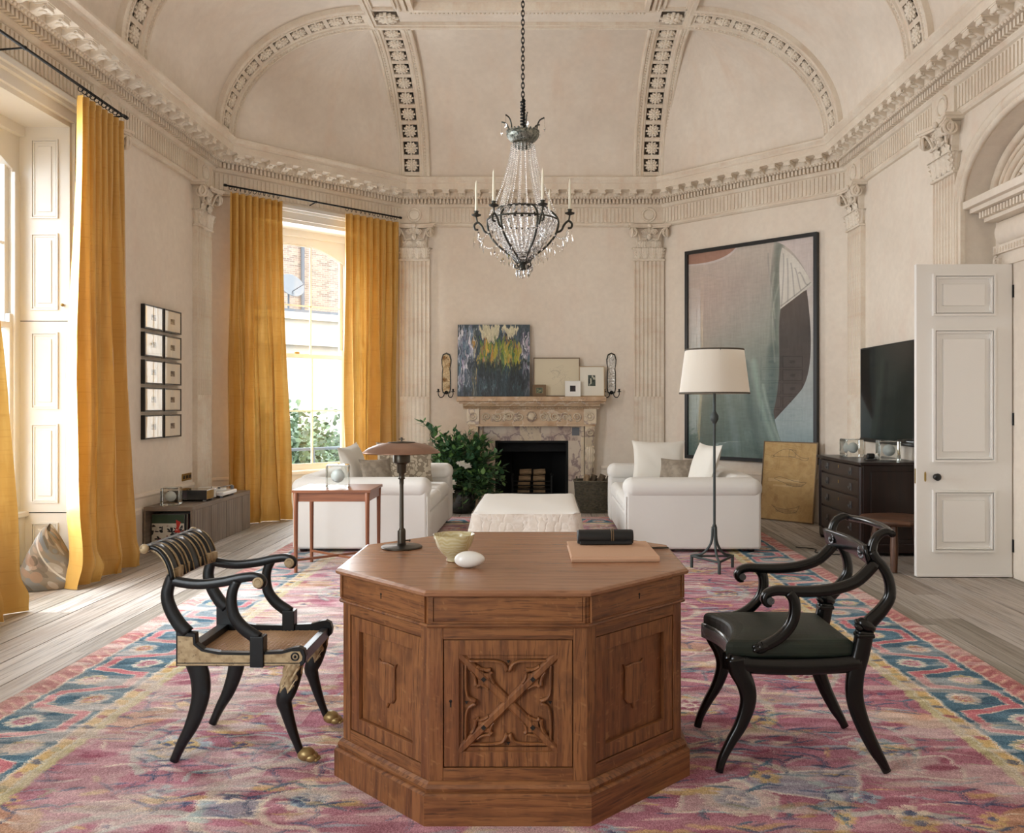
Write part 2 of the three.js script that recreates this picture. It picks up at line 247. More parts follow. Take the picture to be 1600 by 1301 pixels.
// ---------- plan of the room: a long octagon, walls numbered clockwise from the window wall ----------
const HW = 3.68, HB = 1.8, ZB = -11.8, ZC = -9.92, ZN = -1.2, ZE = 0.68, TH = 0.5;
const PLAN = [[-HW, ZN], [-HW, ZC], [-HB, ZB], [HB, ZB], [HW, ZC], [HW, ZN], [HB, ZE], [-HB, ZE]];
const EDGE = PLAN.map((a, i) => { const b = PLAN[(i + 1) % 8], L = Math.hypot(b[0] - a[0], b[1] - a[1]), dx = (b[0] - a[0]) / L, dz = (b[1] - a[1]) / L; return { a, b, L, dx, dz, nx: -dz, nz: dx, turn: Math.atan2(-dz, dx) }; });
const on = (i, s, y = 0, z = 0) => { const e = EDGE[i]; return [e.a[0] + e.dx * s + e.nx * z, y, e.a[1] + e.dz * s + e.nz * z]; };
const inset = (p) => PLAN.map((v, i) => { const e = EDGE[i], f = EDGE[(i + 7) % 8], k = p / (1 + e.nx * f.nx + e.nz * f.nz); return [v[0] + (e.nx + f.nx) * k, v[1] + (e.nz + f.nz) * k]; });
const SIDES = ['left', 'left_bay', 'back', 'right_bay', 'right', 'near_right_bay', 'near', 'near_left_bay'];
const struct = (name, label, pos, turn) => thing(name, label, 'structure', pos, turn, null, 'structure');
// openings in each wall, along s
const OPEN = { 0: [[4.875, 1.85]], 1: [[1.33, 1.64]], 7: [[1.33, 1.64]] };
const HEAD = 3.68;
const rectHole = (x0, x1, y0, y1) => { const h = new THREE.Path(); h.moveTo(x0, y0); h.lineTo(x1, y0); h.lineTo(x1, y1); h.lineTo(x0, y1); h.lineTo(x0, y0); return h; };
const WALLS = EDGE.map((e, i) => {
  const g = struct('wall_' + SIDES[i], 'cream limewashed plaster wall, ' + ['long side with the near sash window', 'canted side with the sash window between yellow curtains', 'end with the marble fireplace', 'canted side with the huge portrait photograph', 'long side with the open door', 'canted side by the camera', 'end by the camera', 'canted side by the camera with a window'][i], on(i, 0), e.turn);
  const k = 0.207, sh = new THREE.Shape([V2(-k, -0.1), V2(e.L + k, -0.1), V2(e.L + k, 6.2), V2(-k, 6.2)]);
  for (const [c, w] of OPEN[i] || []) sh.holes.push(rectHole(c - w / 2, c + w / 2, -0.02, HEAD));
  if (i === 2) sh.holes.push(rectHole(1.3, 2.3, -0.02, 0.9));
  if (i === 4) { const h = new THREE.Path(); h.moveTo(2.72, -0.02); h.lineTo(4.72, -0.02); h.lineTo(4.72, 3.08); for (let a = 0; a <= 24; a++) { const t = a / 24 * Math.PI; h.lineTo(3.72 + Math.cos(t), 3.08 + 0.55 * Math.sin(t)); } h.lineTo(2.72, -0.02); sh.holes.push(h); }
  part('plaster_face', ext(sh, TH).translate(0, 0, -TH), M.plaster, g);
  return g;
});
// baseboards with gaps where there are openings
const GAPS = { 0: [[3.8, 5.95]], 1: [[0.35, 2.3]], 2: [[0.85, 2.75]], 3: [], 4: [[2.6, 4.85]], 5: [], 6: [], 7: [[0.35, 2.3]] };
EDGE.forEach((e, i) => {
  const g = struct('baseboard_' + SIDES[i], 'tall cream baseboard running along the foot of the ' + SIDES[i].replace(/_/g, ' ') + ' wall', on(i, 0), e.turn);
  let s = 0; const runs = []; for (const [a, b] of GAPS[i]) { runs.push([s, a]); s = b; } runs.push([s, e.L]);
  const prof = [[0, 0], [0.035, 0], [0.035, 0.36], [0.03, 0.4], [0.02, 0.42], [0.02, 0.5], [0.028, 0.52], [0.02, 0.545], [0, 0.55]];
  for (const [a, b] of runs) part('board', ext(prof.map(([z, y]) => [-z, y]), b - a).rotateY(Math.PI / 2).translate(a, 0, 0), M.plaster, g);
});
// ---------- floor: old wide boards ----------
const floorG = struct('floor', 'worn grey wide-plank wooden floor', [0, 0, 0], 0);
part('subfloor', join([bx(-HW, HW, -0.14, -0.03, ZC, ZN), bx(-HB - 0.9, HB + 0.9, -0.14, -0.03, ZB + 0.9, ZC), bx(-HB, HB, -0.14, -0.03, ZB - 0.3, ZB + 0.9), bx(-HB - 0.9, HB + 0.9, -0.14, -0.03, ZN, ZE), bx(-4.15, -HW, -0.14, -0.03, -7.0, -5.15)]), M.subfloor, floorG);
reseed(5);
{ const w = 0.236; let r = 0;
  const zr = (x) => { const k = Math.max(0, Math.abs(x) - HB); return [ZB - 0.25 + k, ZE + 0.1 - k]; };
  for (let x = -3.72; x < 3.7; x += w, r++) {
    const xm = x + w / 2, [za, zb] = zr(xm); let z = za;
    const cuts = [za]; z = za + rr(0.6, 3); while (z < zb - 0.6) { cuts.push(z); z += rr(2.2, 4.2); } cuts.push(zb);
    for (let k = 0; k + 1 < cuts.length; k++) {
      const L = cuts[k + 1] - cuts[k] - 0.003, g = muv(box(w - rr(0.005, 0.009), 0.03, L), 'z', rr(0, 9), rr(0, 9)), m = lit(new THREE.Mesh(g, M.boards[Math.floor(rnd() * 5)]));
      m.name = 'plank'; m.position.set(xm, -0.015 + rr(-0.0008, 0.0008), (cuts[k] + cuts[k + 1]) / 2); floorG.add(m);
    }
  }
  for (const x of [-3.84, -4.06]) { const m = lit(new THREE.Mesh(muv(box(0.212, 0.03, 1.84), 'z', x, x), M.boards[0])); m.name = 'plank'; m.position.set(x, -0.015, -6.075); floorG.add(m); }
}
// ---------- entablature ----------
function sweepLoop(prof) {
  const rings = prof.map(([p, y]) => inset(p).map((q) => V3(q[0], y, q[1]))), pos = [];
  for (let r = 0; r + 1 < rings.length; r++) for (let i = 0; i < 8; i++) { const a = rings[r][i], b = rings[r][(i + 1) % 8], c = rings[r + 1][i], d = rings[r + 1][(i + 1) % 8]; for (const v of [a, b, c, b, d, c]) pos.push(v.x, v.y, v.z); }
  const g = new THREE.BufferGeometry(); g.setAttribute('position', new THREE.Float32BufferAttribute(pos, 3)); g.computeVertexNormals(); return g;
}
const SPRING = 4.42, CEIL = 5.74;
const ent = struct('trim_1', 'carved classical plaster cornice and fluted frieze running round the room', [0, 0, 0], 0);
part('cornice_moulding', sweepLoop([[0, 3.82], [0.03, 3.822], [0.05, 3.84], [0.05, 3.862], [0.036, 3.87], [0.036, 4.075], [0.06, 4.085], [0.08, 4.11], [0.08, 4.18], [0.14, 4.182], [0.165, 4.2], [0.17, 4.205], [0.17, 4.262], [0.31, 4.266], [0.31, 4.345], [0.322, 4.352], [0.33, 4.372], [0.352, 4.4], [0.356, 4.418], [0.34, 4.43], [0.24, 4.44], [0, 4.45]]), M.orn, ent);
const vis = (i) => [0, 1, 2, 3, 4].includes(i);
const modG = (() => { const s = new THREE.Shape(); s.moveTo(0.165, 4.264); s.lineTo(0.165, 4.2); s.bezierCurveTo(0.2, 4.188, 0.225, 4.226, 0.25, 4.224); s.bezierCurveTo(0.275, 4.222, 0.285, 4.205, 0.298, 4.222); s.lineTo(0.3, 4.264); const b = ext(s, 0.085, 0.006, 6).rotateY(-Math.PI / 2).translate(0.0425, 0, 0); const cap = bx(-0.05, 0.05, 4.252, 4.266, 0.16, 0.305); const lf = xf(sph(0.03, 0, 0, 0, 8, 6), 0, 4.215, 0.235, 0, 0, 0, [0.7, 0.5, 1.3]); const ey = [-1, 1].map((q) => xf(tor(0.014, 0.006, 8, 5), q * 0.046, 4.228, 0.28, 0, Math.PI / 2)); return muv(join([b, cap, lf, ...ey])); })();
EDGE.forEach((e, i) => {
  const s0 = i === 0 ? 2.6 : 0, s1 = i === 4 ? 6.4 : e.L; if (!vis(i)) return;
  const t = 0.31 * 0.414, n = Math.round((e.L - 2 * t) / 0.205), pitch = (e.L - 2 * t) / n;
  for (let k = 0; k < n; k++) { const s = t + (k + 0.5) * pitch; if (s < s0 || s > s1) continue; const m = lit(new THREE.Mesh(modG, M.orn)); m.name = 'modillion'; const p = on(i, s); m.position.set(p[0], 0, p[2]); m.rotation.y = e.turn; ent.add(m); }
  const bits = { dentil: [], egg: [], reed: [] }, put = (g, s, y, z) => { const p = on(i, s, y, z); return xf(g, p[0], p[1], p[2], 0, e.turn, 0); };
  const dg = box(0.028, 0.058, 0.05), eg = xf(sph(0.017, 0, 0, 0, 6, 4), 0, 0, 0, 0, 0, 0, [1, 1.1, 0.8]), rg = box(0.03, 0.185, 0.014), pairs = box(0.007, 0.185, 0.02);
  for (let s = 0.06; s < e.L - 0.05; s += 0.05) if (s > s0 && s < s1) bits.dentil.push(put(dg, s, 4.148, 0.105));
  for (let s = 0.08; s < e.L - 0.07; s += 0.042) if (s > s0 && s < s1) bits.egg.push(put(eg, s, 4.19, 0.158));
  for (let s = 0.05; s < e.L - 0.04; s += 0.052) if (s > s0 && s < s1) { bits.reed.push(put(rg, s, 3.972, 0.041)); }
  for (const [nm, l] of Object.entries(bits)) { const m = part(nm === 'egg' ? 'egg_and_dart' : nm === 'reed' ? 'frieze_fluting' : 'dentil_row', l, M.orn, ent); m.userData.kind = 'stuff'; }
});
// ---------- pilasters with leafy capitals ----------
function flutedPlan(conv) {
  const s = [[-0.205, 0]]; s.push([-0.205, -0.055]); const n = 7, w = 0.39 / n;
  for (let k = 0; k < n; k++) { const c = -0.195 + (k + 0.5) * w; for (let a = 0; a <= 5; a++) { const t = Math.PI - a / 5 * Math.PI; s.push([c + Math.cos(t) * w * 0.4, -0.055 + Math.sin(t) * (conv ? -0.006 : 0.02)]); } }
  s.push([0.205, -0.055], [0.205, 0]); return s.map(([x, y]) => [x, y]).reverse();
}
const shaftUp = muv(ext(flutedPlan(false), 1.85).rotateX(-Math.PI / 2).translate(0, 1.5, 0), 'y'), shaftLo = muv(ext(flutedPlan(true), 1.12).rotateX(-Math.PI / 2).translate(0, 0.38, 0), 'y');
const pilBase = muv(join([rb(-0.26, 0.26, 0, 0.24, 0, 0.1), rb(-0.245, 0.245, 0.24, 0.29, 0, 0.085, 0.02), rb(-0.225, 0.225, 0.29, 0.33, 0, 0.07), rb(-0.235, 0.235, 0.33, 0.38, 0, 0.075, 0.02)]));
function acanthus(w, h, curl) { return surf((u, v) => { const q = u * 2 - 1, lob = 1 + 0.24 * Math.cos(v * Math.PI * 9 + 0.5), wid = w / 2 * (0.55 + 0.55 * Math.sin(v * 2.7)) * lob * (v > 0.92 ? (1 - v) * 9 + 0.2 : 1); const z = curl * Math.pow(v, 3) + 0.02 * (1 - q * q) * (1 - 0.4 * v) + 0.005 * Math.cos(q * 12); return [q * wid, h * (v - 0.3 * Math.pow(v, 7)), z]; }, 12, 16); }
const spiral = (r, turns, rev, th = 0.22) => { const p = []; for (let a = 0; a <= 30; a++) { const t = a / 30, R = r * (1 - 0.86 * t), an = (rev ? -1 : 1) * t * turns * Math.PI * 2 + Math.PI / 2; p.push([Math.cos(an) * R, Math.sin(an) * R, r * 0.25 * t]); } return sweep(p, (t) => lerp(r * th, r * th * 0.5, t), 6); };
const capBell = muv(join([ext([[-0.185, 0.02], [0.185, 0.02], [0.165, 0.25], [0.2, 0.44], [-0.2, 0.44], [-0.165, 0.25]], 0.06), rb(-0.215, 0.215, 0, 0.028, 0, 0.08, 0.012)]));
const abacus = (() => { const p = [[-0.285, 0]]; p.push([-0.285, -0.17]); for (let k = 0; k <= 8; k++) { const t = k / 8 * 2 - 1; p.push([t * 0.25, -0.115 - 0.05 * t * t]); } p.push([0.285, -0.17], [0.285, 0]); return muv(join([ext(p.slice().reverse(), 0.026).rotateX(-Math.PI / 2).translate(0, 0.464, 0), ext(p.map(([x, y]) => [x * 0.93, y * 0.9]).reverse(), 0.022).rotateX(-Math.PI / 2).translate(0, 0.442, 0), xf(sph(0.035, 0, 0, 0, 8, 6), 0, 0.468, 0.125, 0, 0, 0, [1, 0.8, 0.6])])); })();
const vol = (q) => muv(join([xf(spiral(0.062, 2.1, q > 0, 0.26), q * 0.212, 0.375, 0.125, 0, q * 0.6), xf(spiral(0.062, 2.1, q < 0, 0.26), q * 0.235, 0.375, 0.1, 0, q * 1.5), xf(sph(0.03, 0, 0, 0, 8, 6), q * 0.215, 0.375, 0.115), sweep(spl([[q * 0.11, 0.24, 0.075], [q * 0.14, 0.34, 0.095], [q * 0.19, 0.425, 0.12], [q * 0.225, 0.435, 0.125]], 10), 0.014, 6), xf(spiral(0.034, 1.6, q < 0, 0.26), q * 0.075, 0.385, 0.095)])), volL = vol(-1), volR = vol(1);
const lowLeaf = muv(acanthus(0.115, 0.2, 0.055)), highLeaf = muv(acanthus(0.12, 0.24, 0.06));
const maskG = muv(join([xf(sph(0.042, 0, 0, 0, 12, 8), 0, 0.325, 0.085, 0, 0, 0, [0.85, 1.1, 0.75]), xf(sph(0.011, 0, 0, 0, 6, 5), 0, 0.322, 0.118, 0, 0, 0, [0.8, 1.6, 1]), ...[-1, 1].map((k) => xf(sph(0.009, 0, 0, 0, 6, 5), k * 0.017, 0.335, 0.11)), xf(sph(0.012, 0, 0, 0, 6, 5), 0, 0.297, 0.11, 0, 0, 0, [1.4, 0.5, 0.6]), ...[-2, -1, 0, 1, 2].map((k) => xf(acanthus(0.05, 0.11, 0.03), k * 0.02, 0.36, 0.08, 0, 0, -k * 0.42)), ...[-1, 1].map((k) => xf(acanthus(0.06, 0.11, 0.02), k * 0.035, 0.3, 0.075, 0, 0, -k * 1.9))]));
const blockG = muv(rb(-0.21, 0.21, 3.865, 4.09, 0.02, 0.062, 0.004)), wreathG = muv(join([xf(tor(0.086, 0.013, 28, 6), 0, 3.977, 0.066), xf(cyl(0.07, 0.062, 0.012, 24), 0, 3.977, 0.06, Math.PI / 2), ...Array.from({ length: 14 }, (_, k) => { const a = k / 14 * Math.PI * 2; return xf(sph(0.018, 0, 0, 0, 6, 4), Math.cos(a) * 0.09, 3.977 + Math.sin(a) * 0.09, 0.07, 0, 0, a, [0.7, 1.3, 0.6]); })]));
let trimN = 2;
function pilaster(i, s, label) {
  const g = struct('trim_' + trimN++, label, on(i, s, 0, 0), EDGE[i].turn);
  const mk = (n, geo, par, y = 0) => { const m = lit(new THREE.Mesh(geo, M.orn)); m.name = n; m.position.y = y; par.add(m); return m; };
  mk('shaft', shaftUp, g); mk('cabled_shaft', shaftLo, g); mk('pilaster_base', pilBase, g);
  const b = mk('frieze_block', blockG, g); mk('wreath', wreathG, b);
  const c = mk('capital', capBell, g, 3.35);
  mk('abacus', abacus, c); mk('volute', volL, c); mk('volute', volR, c); mk('carved_mask', maskG, c);
  for (const x of [-0.09, 0.09]) { const m = mk('acanthus_leaf', highLeaf, c, 0.09); m.position.x = x; m.position.z = 0.055; }
  for (const x of [-0.145, -0.05, 0.05, 0.145]) { const m = mk('acanthus_leaf', lowLeaf, c, 0.025); m.position.x = x; m.position.z = 0.062; }
  for (const q of [-1, 1]) { const m = mk('acanthus_leaf', lowLeaf, c, 0.03); m.position.set(q * 0.175, 0.03, 0.03); m.rotation.y = q * Math.PI / 2; }
}
pilaster(0, 8.42, 'fluted plaster pilaster with leafy capital left of the curtained canted window');
pilaster(0, 6.24, 'fluted plaster pilaster hidden behind the tall near yellow curtain');
pilaster(2, 0.2, 'fluted plaster pilaster with carved mask capital between curtain and fireplace');
pilaster(2, 3.4, 'fluted plaster pilaster with carved mask capital right of the fireplace');
pilaster(4, 0.3, 'fluted plaster pilaster behind the television, right of the huge photograph');
pilaster(4, 2.45, 'fluted plaster pilaster with scrolled capital beside the arched doorway');
// ---------- coved ceiling ----------
const ceil = struct('ceiling', 'pinkish cream coved plaster ceiling with coffered ribs and flat central panel', [0, 0, 0], 0);
const PX = 1.8, PZ0 = -9.85, PZ1 = -1.27, SP = inset(0.25);
const PAN = [[-PX, PZ1], [-PX, PZ0], [-PX, PZ0], [PX, PZ0], [PX, PZ0], [PX, PZ1], [PX, PZ1], [-PX, PZ1]];
EDGE.forEach((e, i) => {
  const a = SP[i], b = SP[(i + 1) % 8], p = PAN[i], q = PAN[(i + 1) % 8];
  const f = (u, v) => { const t = v * Math.PI / 2, k = Math.cos(t), x0 = lerp(p[0], q[0], u), z0 = lerp(p[1], q[1], u); return [lerp(x0, lerp(a[0], b[0], u), k), SPRING + (CEIL - SPRING) * Math.sin(t), lerp(z0, lerp(a[1], b[1], u), k)]; };
  const nu = Math.ceil(e.L / 0.05), g = surf(f, nu, 26, (u, v) => [u * Math.max(e.L, 2) + i * 0.7, v * 2.3]), ix = g.index.array, P = g.attributes.position, keep = [];
  const pierced = (k) => { const x = P.getX(k), z = P.getZ(k); return (z < PZ0 - 0.02 && Math.abs(Math.abs(x) - 1.6) < 0.17) || (Math.abs(x) > PX + 0.02 && (Math.abs(z + 9.63) < 0.17 || Math.abs(z + 7.44) < 0.17)); };   // the ribs' coffers open into the roof space
  for (let k = 0; k < ix.length; k += 3) if (!(pierced(ix[k]) && pierced(ix[k + 1]) && pierced(ix[k + 2]))) keep.push(ix[k], ix[k + 1], ix[k + 2]);
  g.setIndex(keep); part('cove', g, M.vault, ceil, false);
});
const pSh = new THREE.Shape([V2(-PX, PZ0), V2(PX, PZ0), V2(PX, PZ1), V2(-PX, PZ1)]); for (const q of [-1.6, 1.6]) pSh.holes.push(rectHole(q - 0.13, q + 0.13, PZ0 + 0.07, PZ0 + 0.33));
const panelM = part('central_panel', ext(pSh, 0.12).rotateX(Math.PI / 2).translate(0, CEIL + 0.12, 0), M.vault, ceil);
const frameRing = (m, y0, y1, w) => [bx(-PX + m, PX - m, y0, y1, PZ0 + m, PZ0 + m + w), bx(-PX + m, PX - m, y0, y1, PZ1 - m - w, PZ1 - m), bx(-PX + m, -PX + m + w, y0, y1, PZ0 + m + w, PZ1 - m - w), bx(PX - m - w, PX - m, y0, y1, PZ0 + m + w, PZ1 - m - w)];
part('edge_moulding', [...frameRing(-0.02, CEIL - 0.055, CEIL + 0.02, 0.05), ...frameRing(0.03, CEIL - 0.035, CEIL + 0.01, 0.035), ...frameRing(0.38, CEIL - 0.03, CEIL + 0.01, 0.05), ...frameRing(0.43, CEIL - 0.06, CEIL + 0.01, 0.035), ...frameRing(0.5, CEIL - 0.09, CEIL + 0.01, 0.05)], M.orn, panelM);
{ const l = []; for (let x = -1.3; x < 1.3; x += 0.045) l.push(xf(sph(0.018, 0, 0, 0, 6, 4), x, CEIL - 0.045, PZ0 + 0.39, 0, 0, 0, [0.8, 1, 1])); for (const sx of [-1, 1]) for (let z = PZ0 + 0.45; z < -6; z += 0.045) l.push(sph(0.018, sx * (PX - 0.39), CEIL - 0.045, z, 6, 4)); part('egg_and_dart', l, M.orn, panelM).userData.kind = 'stuff'; }
// rosette with four pierced corners, in its own plane (x across, y along the rib, z into the room)
const rosG = (() => { const s = new THREE.Shape(); for (let k = 0; k <= 64; k++) { const a = k / 64 * Math.PI * 2, sq = 1 / Math.max(Math.abs(Math.cos(a)), Math.abs(Math.sin(a))), r = 0.069 * Math.min(sq, 1.14) * (1 + 0.11 * Math.cos(a * 12)); k ? s.lineTo(Math.cos(a) * r, Math.sin(a) * r) : s.moveTo(r, 0); } const tabs = [0, 1, 2, 3].map((k) => xf(box(0.022, 0.03, 0.014), 0, 0, 0.012, 0, 0, k * Math.PI / 2).applyMatrix4(new THREE.Matrix4().makeTranslation(Math.sin(k * Math.PI / 2) * 0.078, Math.cos(k * Math.PI / 2) * 0.078, 0))); const pet = Array.from({ length: 8 }, (_, k) => xf(sph(0.022, 0, 0, 0, 7, 5), 0, 0, 0, 0, 0, 0, [0.75, 1.25, 0.55]).applyMatrix4(new THREE.Matrix4().makeRotationZ(k * Math.PI / 4).multiply(new THREE.Matrix4().makeTranslation(0, 0.038, 0.026)))); return muv(join([ext(s, 0.02).translate(0, 0, 0.002), ...tabs, ...pet, xf(sph(0.02, 0, 0, 0, 10, 6), 0, 0, 0.03, 0, 0, 0, [1, 1, 0.7])])); })();
function rib(bx0, bz0, ix, iz, n, th0) {
  const run = Math.hypot(bx0 - ix, bz0 - iz), ex = (bx0 - ix) / run, ez = (bz0 - iz) / run, W = V3(-ez, 0, ex), rise = CEIL - SPRING;
  const P = (t) => V3(ix + ex * run * Math.cos(t), SPRING + rise * Math.sin(t), iz + ez * run * Math.cos(t));
  const N = (t) => V3(-ex * Math.cos(t) / run, -Math.sin(t) / rise, -ez * Math.cos(t) / run).normalize();
  const band = (secs, n2 = 40) => { const pos = [], T = (k) => k / n2 * Math.PI / 2; for (let k = 0; k < n2; k++) for (let j = 0; j + 1 < secs.length; j++) { const q = (t, [w, h]) => P(t).addScaledVector(W, w).addScaledVector(N(t), h); const a = q(T(k), secs[j]), b = q(T(k), secs[j + 1]), c = q(T(k + 1), secs[j]), d = q(T(k + 1), secs[j + 1]); for (const v of [a, b, c, b, d, c]) pos.push(v.x, v.y, v.z); } const g = new THREE.BufferGeometry(); g.setAttribute('position', new THREE.Float32BufferAttribute(pos, 3)); g.computeVertexNormals(); return g; };
  const side = [[0.24, -0.02], [0.24, 0.055], [0.225, 0.065], [0.205, 0.065], [0.2, 0.05], [0.165, 0.05], [0.16, 0.06], [0.14, 0.06], [0.13, 0.042], [0.108, 0.038], [0.1, 0.03], [0.1, -0.06]];
  const r = part('rib', [band(side), band(side.map(([w, h]) => [-w, h]))], M.orn, ceil);
  // arc length table
  const A = [0]; for (let k = 1; k <= 200; k++) A.push(A[k - 1] + P((k - 1) / 400 * Math.PI).distanceTo(P(k / 400 * Math.PI)));
  const at = (s) => { let k = 0; while (k < 199 && A[k + 1] < s) k++; return (k + (s - A[k]) / (A[k + 1] - A[k])) / 400 * Math.PI; };
  const L = A[200], pitch = (L - 0.1) / n, bead = [];
  for (let k = 0; k <= n; k++) { const t = at(Math.min(L - 0.01, 0.06 + k * pitch)); const m = new THREE.Matrix4().makeBasis(W, N(t).clone().cross(W), N(t)).setPosition(P(t)); bead.push(box(0.204, pitch - 0.175, 0.044, 0, 0, 0.014).applyMatrix4(m)); }
  for (let s = 0.03; s < L; s += 0.045) for (const w of [-0.182, 0.182]) { const t = at(s); bead.push(xf(sph(0.014, 0, 0, 0, 5, 4), 0).applyMatrix4(new THREE.Matrix4().makeTranslation(...P(t).addScaledVector(W, w).addScaledVector(N(t), 0.052).toArray()))); }
  part('coffer_bar', bead, M.orn, r).userData.kind = 'stuff';
  for (let k = 0; k < n; k++) { const t = at(0.06 + (k + 0.5) * pitch), m = lit(new THREE.Mesh(rosG, M.orn)); m.name = 'rosette'; m.applyMatrix4(new THREE.Matrix4().makeBasis(W, N(t).clone().cross(W), N(t)).setPosition(P(t).addScaledVector(N(t), 0.02))); r.add(m); }
}
const SX = HW - 0.25, SZB = ZB + 0.25;
rib(-1.6, SZB, -1.6, PZ0, 10); rib(1.6, SZB, 1.6, PZ0, 10);
for (const sx of [-1, 1]) for (const z of [-9.63, -7.44]) rib(sx * SX, z, sx * PX, z, 10);
for (const sx of [-1, 1]) { const m = lit(new THREE.Mesh(rosG, M.orn)); m.name = 'rosette'; m.position.set(sx * 1.6, CEIL - 0.004, PZ0 + 0.2); m.rotation.x = Math.PI / 2; m.scale.setScalar(1.42); panelM.add(m);
  part('border_coffer', [xf(box(0.26, 0.03, 0.03), sx * 1.6, CEIL - 0.015, PZ0 + 0.42), xf(box(0.03, 0.03, 1.0), sx * 1.6 - 0.13, CEIL - 0.015, PZ0 + 0.92), xf(box(0.03, 0.03, 1.0), sx * 1.6 + 0.13, CEIL - 0.015, PZ0 + 0.92)], M.orn, panelM); }
struct('wall_roof', 'roof deck closing the house above the coved ceiling', [0, 0, 0], 0);
part('roof_deck', bx(-4.6, 4.6, 6.2, 6.35, ZB - 0.6, ZE + 0.6), M.plaster, scene.children[scene.children.length - 1]);
